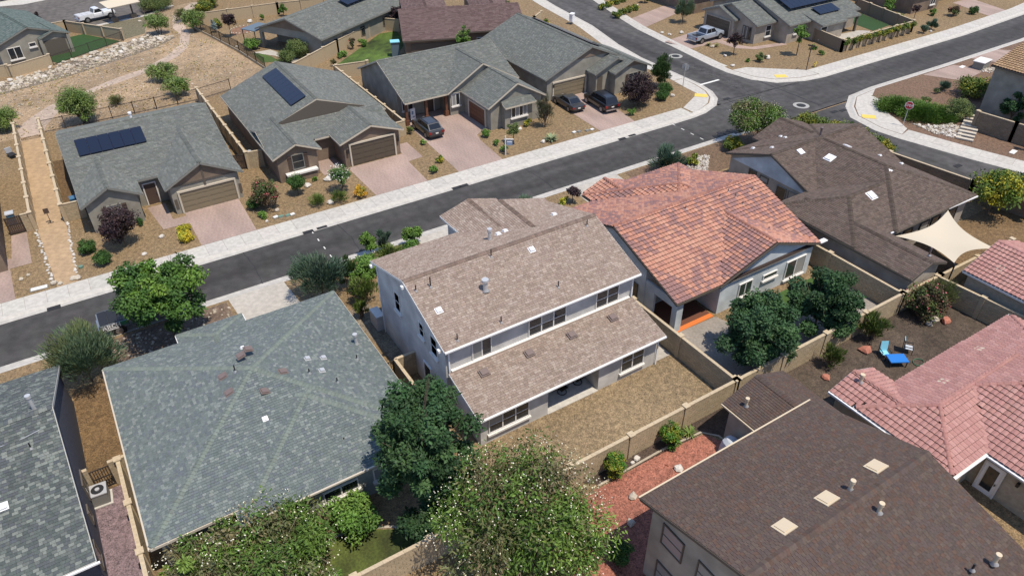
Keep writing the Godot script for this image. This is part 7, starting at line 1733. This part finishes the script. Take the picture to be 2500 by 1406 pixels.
	simple("garden_shed", "narrow blue roofed cabinet beside the bright lawn", "shed", V(40.2, 0, -95.0), -21, [["cabinet", "shed_blue", [[V(0, 1.0, 0), V(1.1, 2.0, 1.0)]]], ["roof", "turquoise", [[V(0, 2.05, 0), V(1.3, 0.1, 1.2)]]]])
	for q in [["left", -9.0], ["right", -7.4]]: simple("lounge_chair", "grey outdoor lounge chair on the terrace at the left edge, %s one" % q[0], "chair", V(q[1], 0, -88.0), 20, [["seat", "dark_plastic", [[V(0, 0.35, 0), V(0.6, 0.1, 1.0)]]], ["backrest", "cover_grey", [[V(0, 0.65, -0.5), V(0.6, 0.6, 0.1)]]]])
	# covered grill
	var cv := thing("covered_grill", "pale grey cover over a grill in the pink yard's shade", "grill cover", V(26.6, 0, -18.3))
	var cm := nmb()
	var ring := [[0.62, 0.0], [0.6, 0.5], [0.52, 0.95], [0.3, 1.15]]
	for i in 3:
		for k in 14:
			var f := func(j: int, rr: Array) -> Vector3: return V(cos(TAU * j / 14) * rr[0] * (1 + 0.07 * sin(j * 2.3)), rr[1], sin(TAU * j / 14) * rr[0] * (1 + 0.07 * sin(j * 1.7)))
			cm.quad(f.call(k + 1, ring[i]), f.call(k, ring[i]), f.call(k, ring[i + 1]), f.call(k + 1, ring[i + 1]), W)
			if i == 2: cm.tri(V(0, 1.2, 0), f.call(k + 1, ring[3]), f.call(k, ring[3]), W)
	part(cv, "cover", cm, M.cover_grey)
	# shade sail
	var so := thing("shade_sail", "cream triangular cornered shade sail stretched over the orange dirt yard", "shade sail", V(56, 0, -23))
	var c := [V(59.4, 2.45, -25.95), V(57.4, 2.7, -20.65), V(52.0, 2.7, -20.9), V(52.4, 2.75, -26.0)]
	var sm := nmb(so.position); var N := 18
	var at := func(i: int, j: int) -> Vector3:
		var u := float(i) / N; var v := float(j) / N
		var u2 := u + 0.13 * sin(PI * v) * (1 - 2 * u); var v2 := v + 0.13 * sin(PI * u) * (1 - 2 * v)
		var p: Vector3 = c[0].lerp(c[1], u2).lerp(c[3].lerp(c[2], u2), v2)
		return p + V(0, -0.28 * sin(PI * u) * sin(PI * v) + 0.25 * (2 * u - 1) * (2 * v - 1), 0)
	for i in N:
		for j in N:
			var q := [at.call(i, j), at.call(i + 1, j), at.call(i + 1, j + 1), at.call(i, j + 1)]
			if (q[1] - q[0]).cross(q[2] - q[0]).y < 0: q.reverse()
			sm.quad(q[0], q[1], q[2], q[3], W)
	part(so, "sail", sm, M.canvas)
	for k in 4:
		var pm := nmb(so.position); var e: Vector3 = at.call([0, N, N, 0][k], [0, 0, N, N][k]); var outw: Vector3 = (e - V(55.4, e.y, -23.4)).normalized() * 0.35
		pm.tube(V(e.x + outw.x, 0, e.z + outw.z), e + outw + V(0, 0.1, 0), 0.06, 0.06, 8); pm.tube(e, e + outw, 0.015, 0.015, 5); part(so, "mast", pm, M.dark_metal)
	# hose loops in the pink yard, lawn clutter
	var hz := thing("garden_hose", "black hose in loops at the foot of the brown roofed house", "hose", V(15.6, 0, -17.2))
	hm = nmb()
	for k in 70:
		var a := k * 0.22; var b := (k + 1) * 0.22
		hm.tube(V(cos(a) * 0.35 + k * 0.022 - 0.8, 0.03, sin(a) * 0.35 + k * 0.008), V(cos(b) * 0.35 + (k + 1) * 0.022 - 0.8, 0.03, sin(b) * 0.35 + (k + 1) * 0.008), 0.02, 0.02, 4, W, false)
	part(hz, "loop", hm, M.dark_plastic)
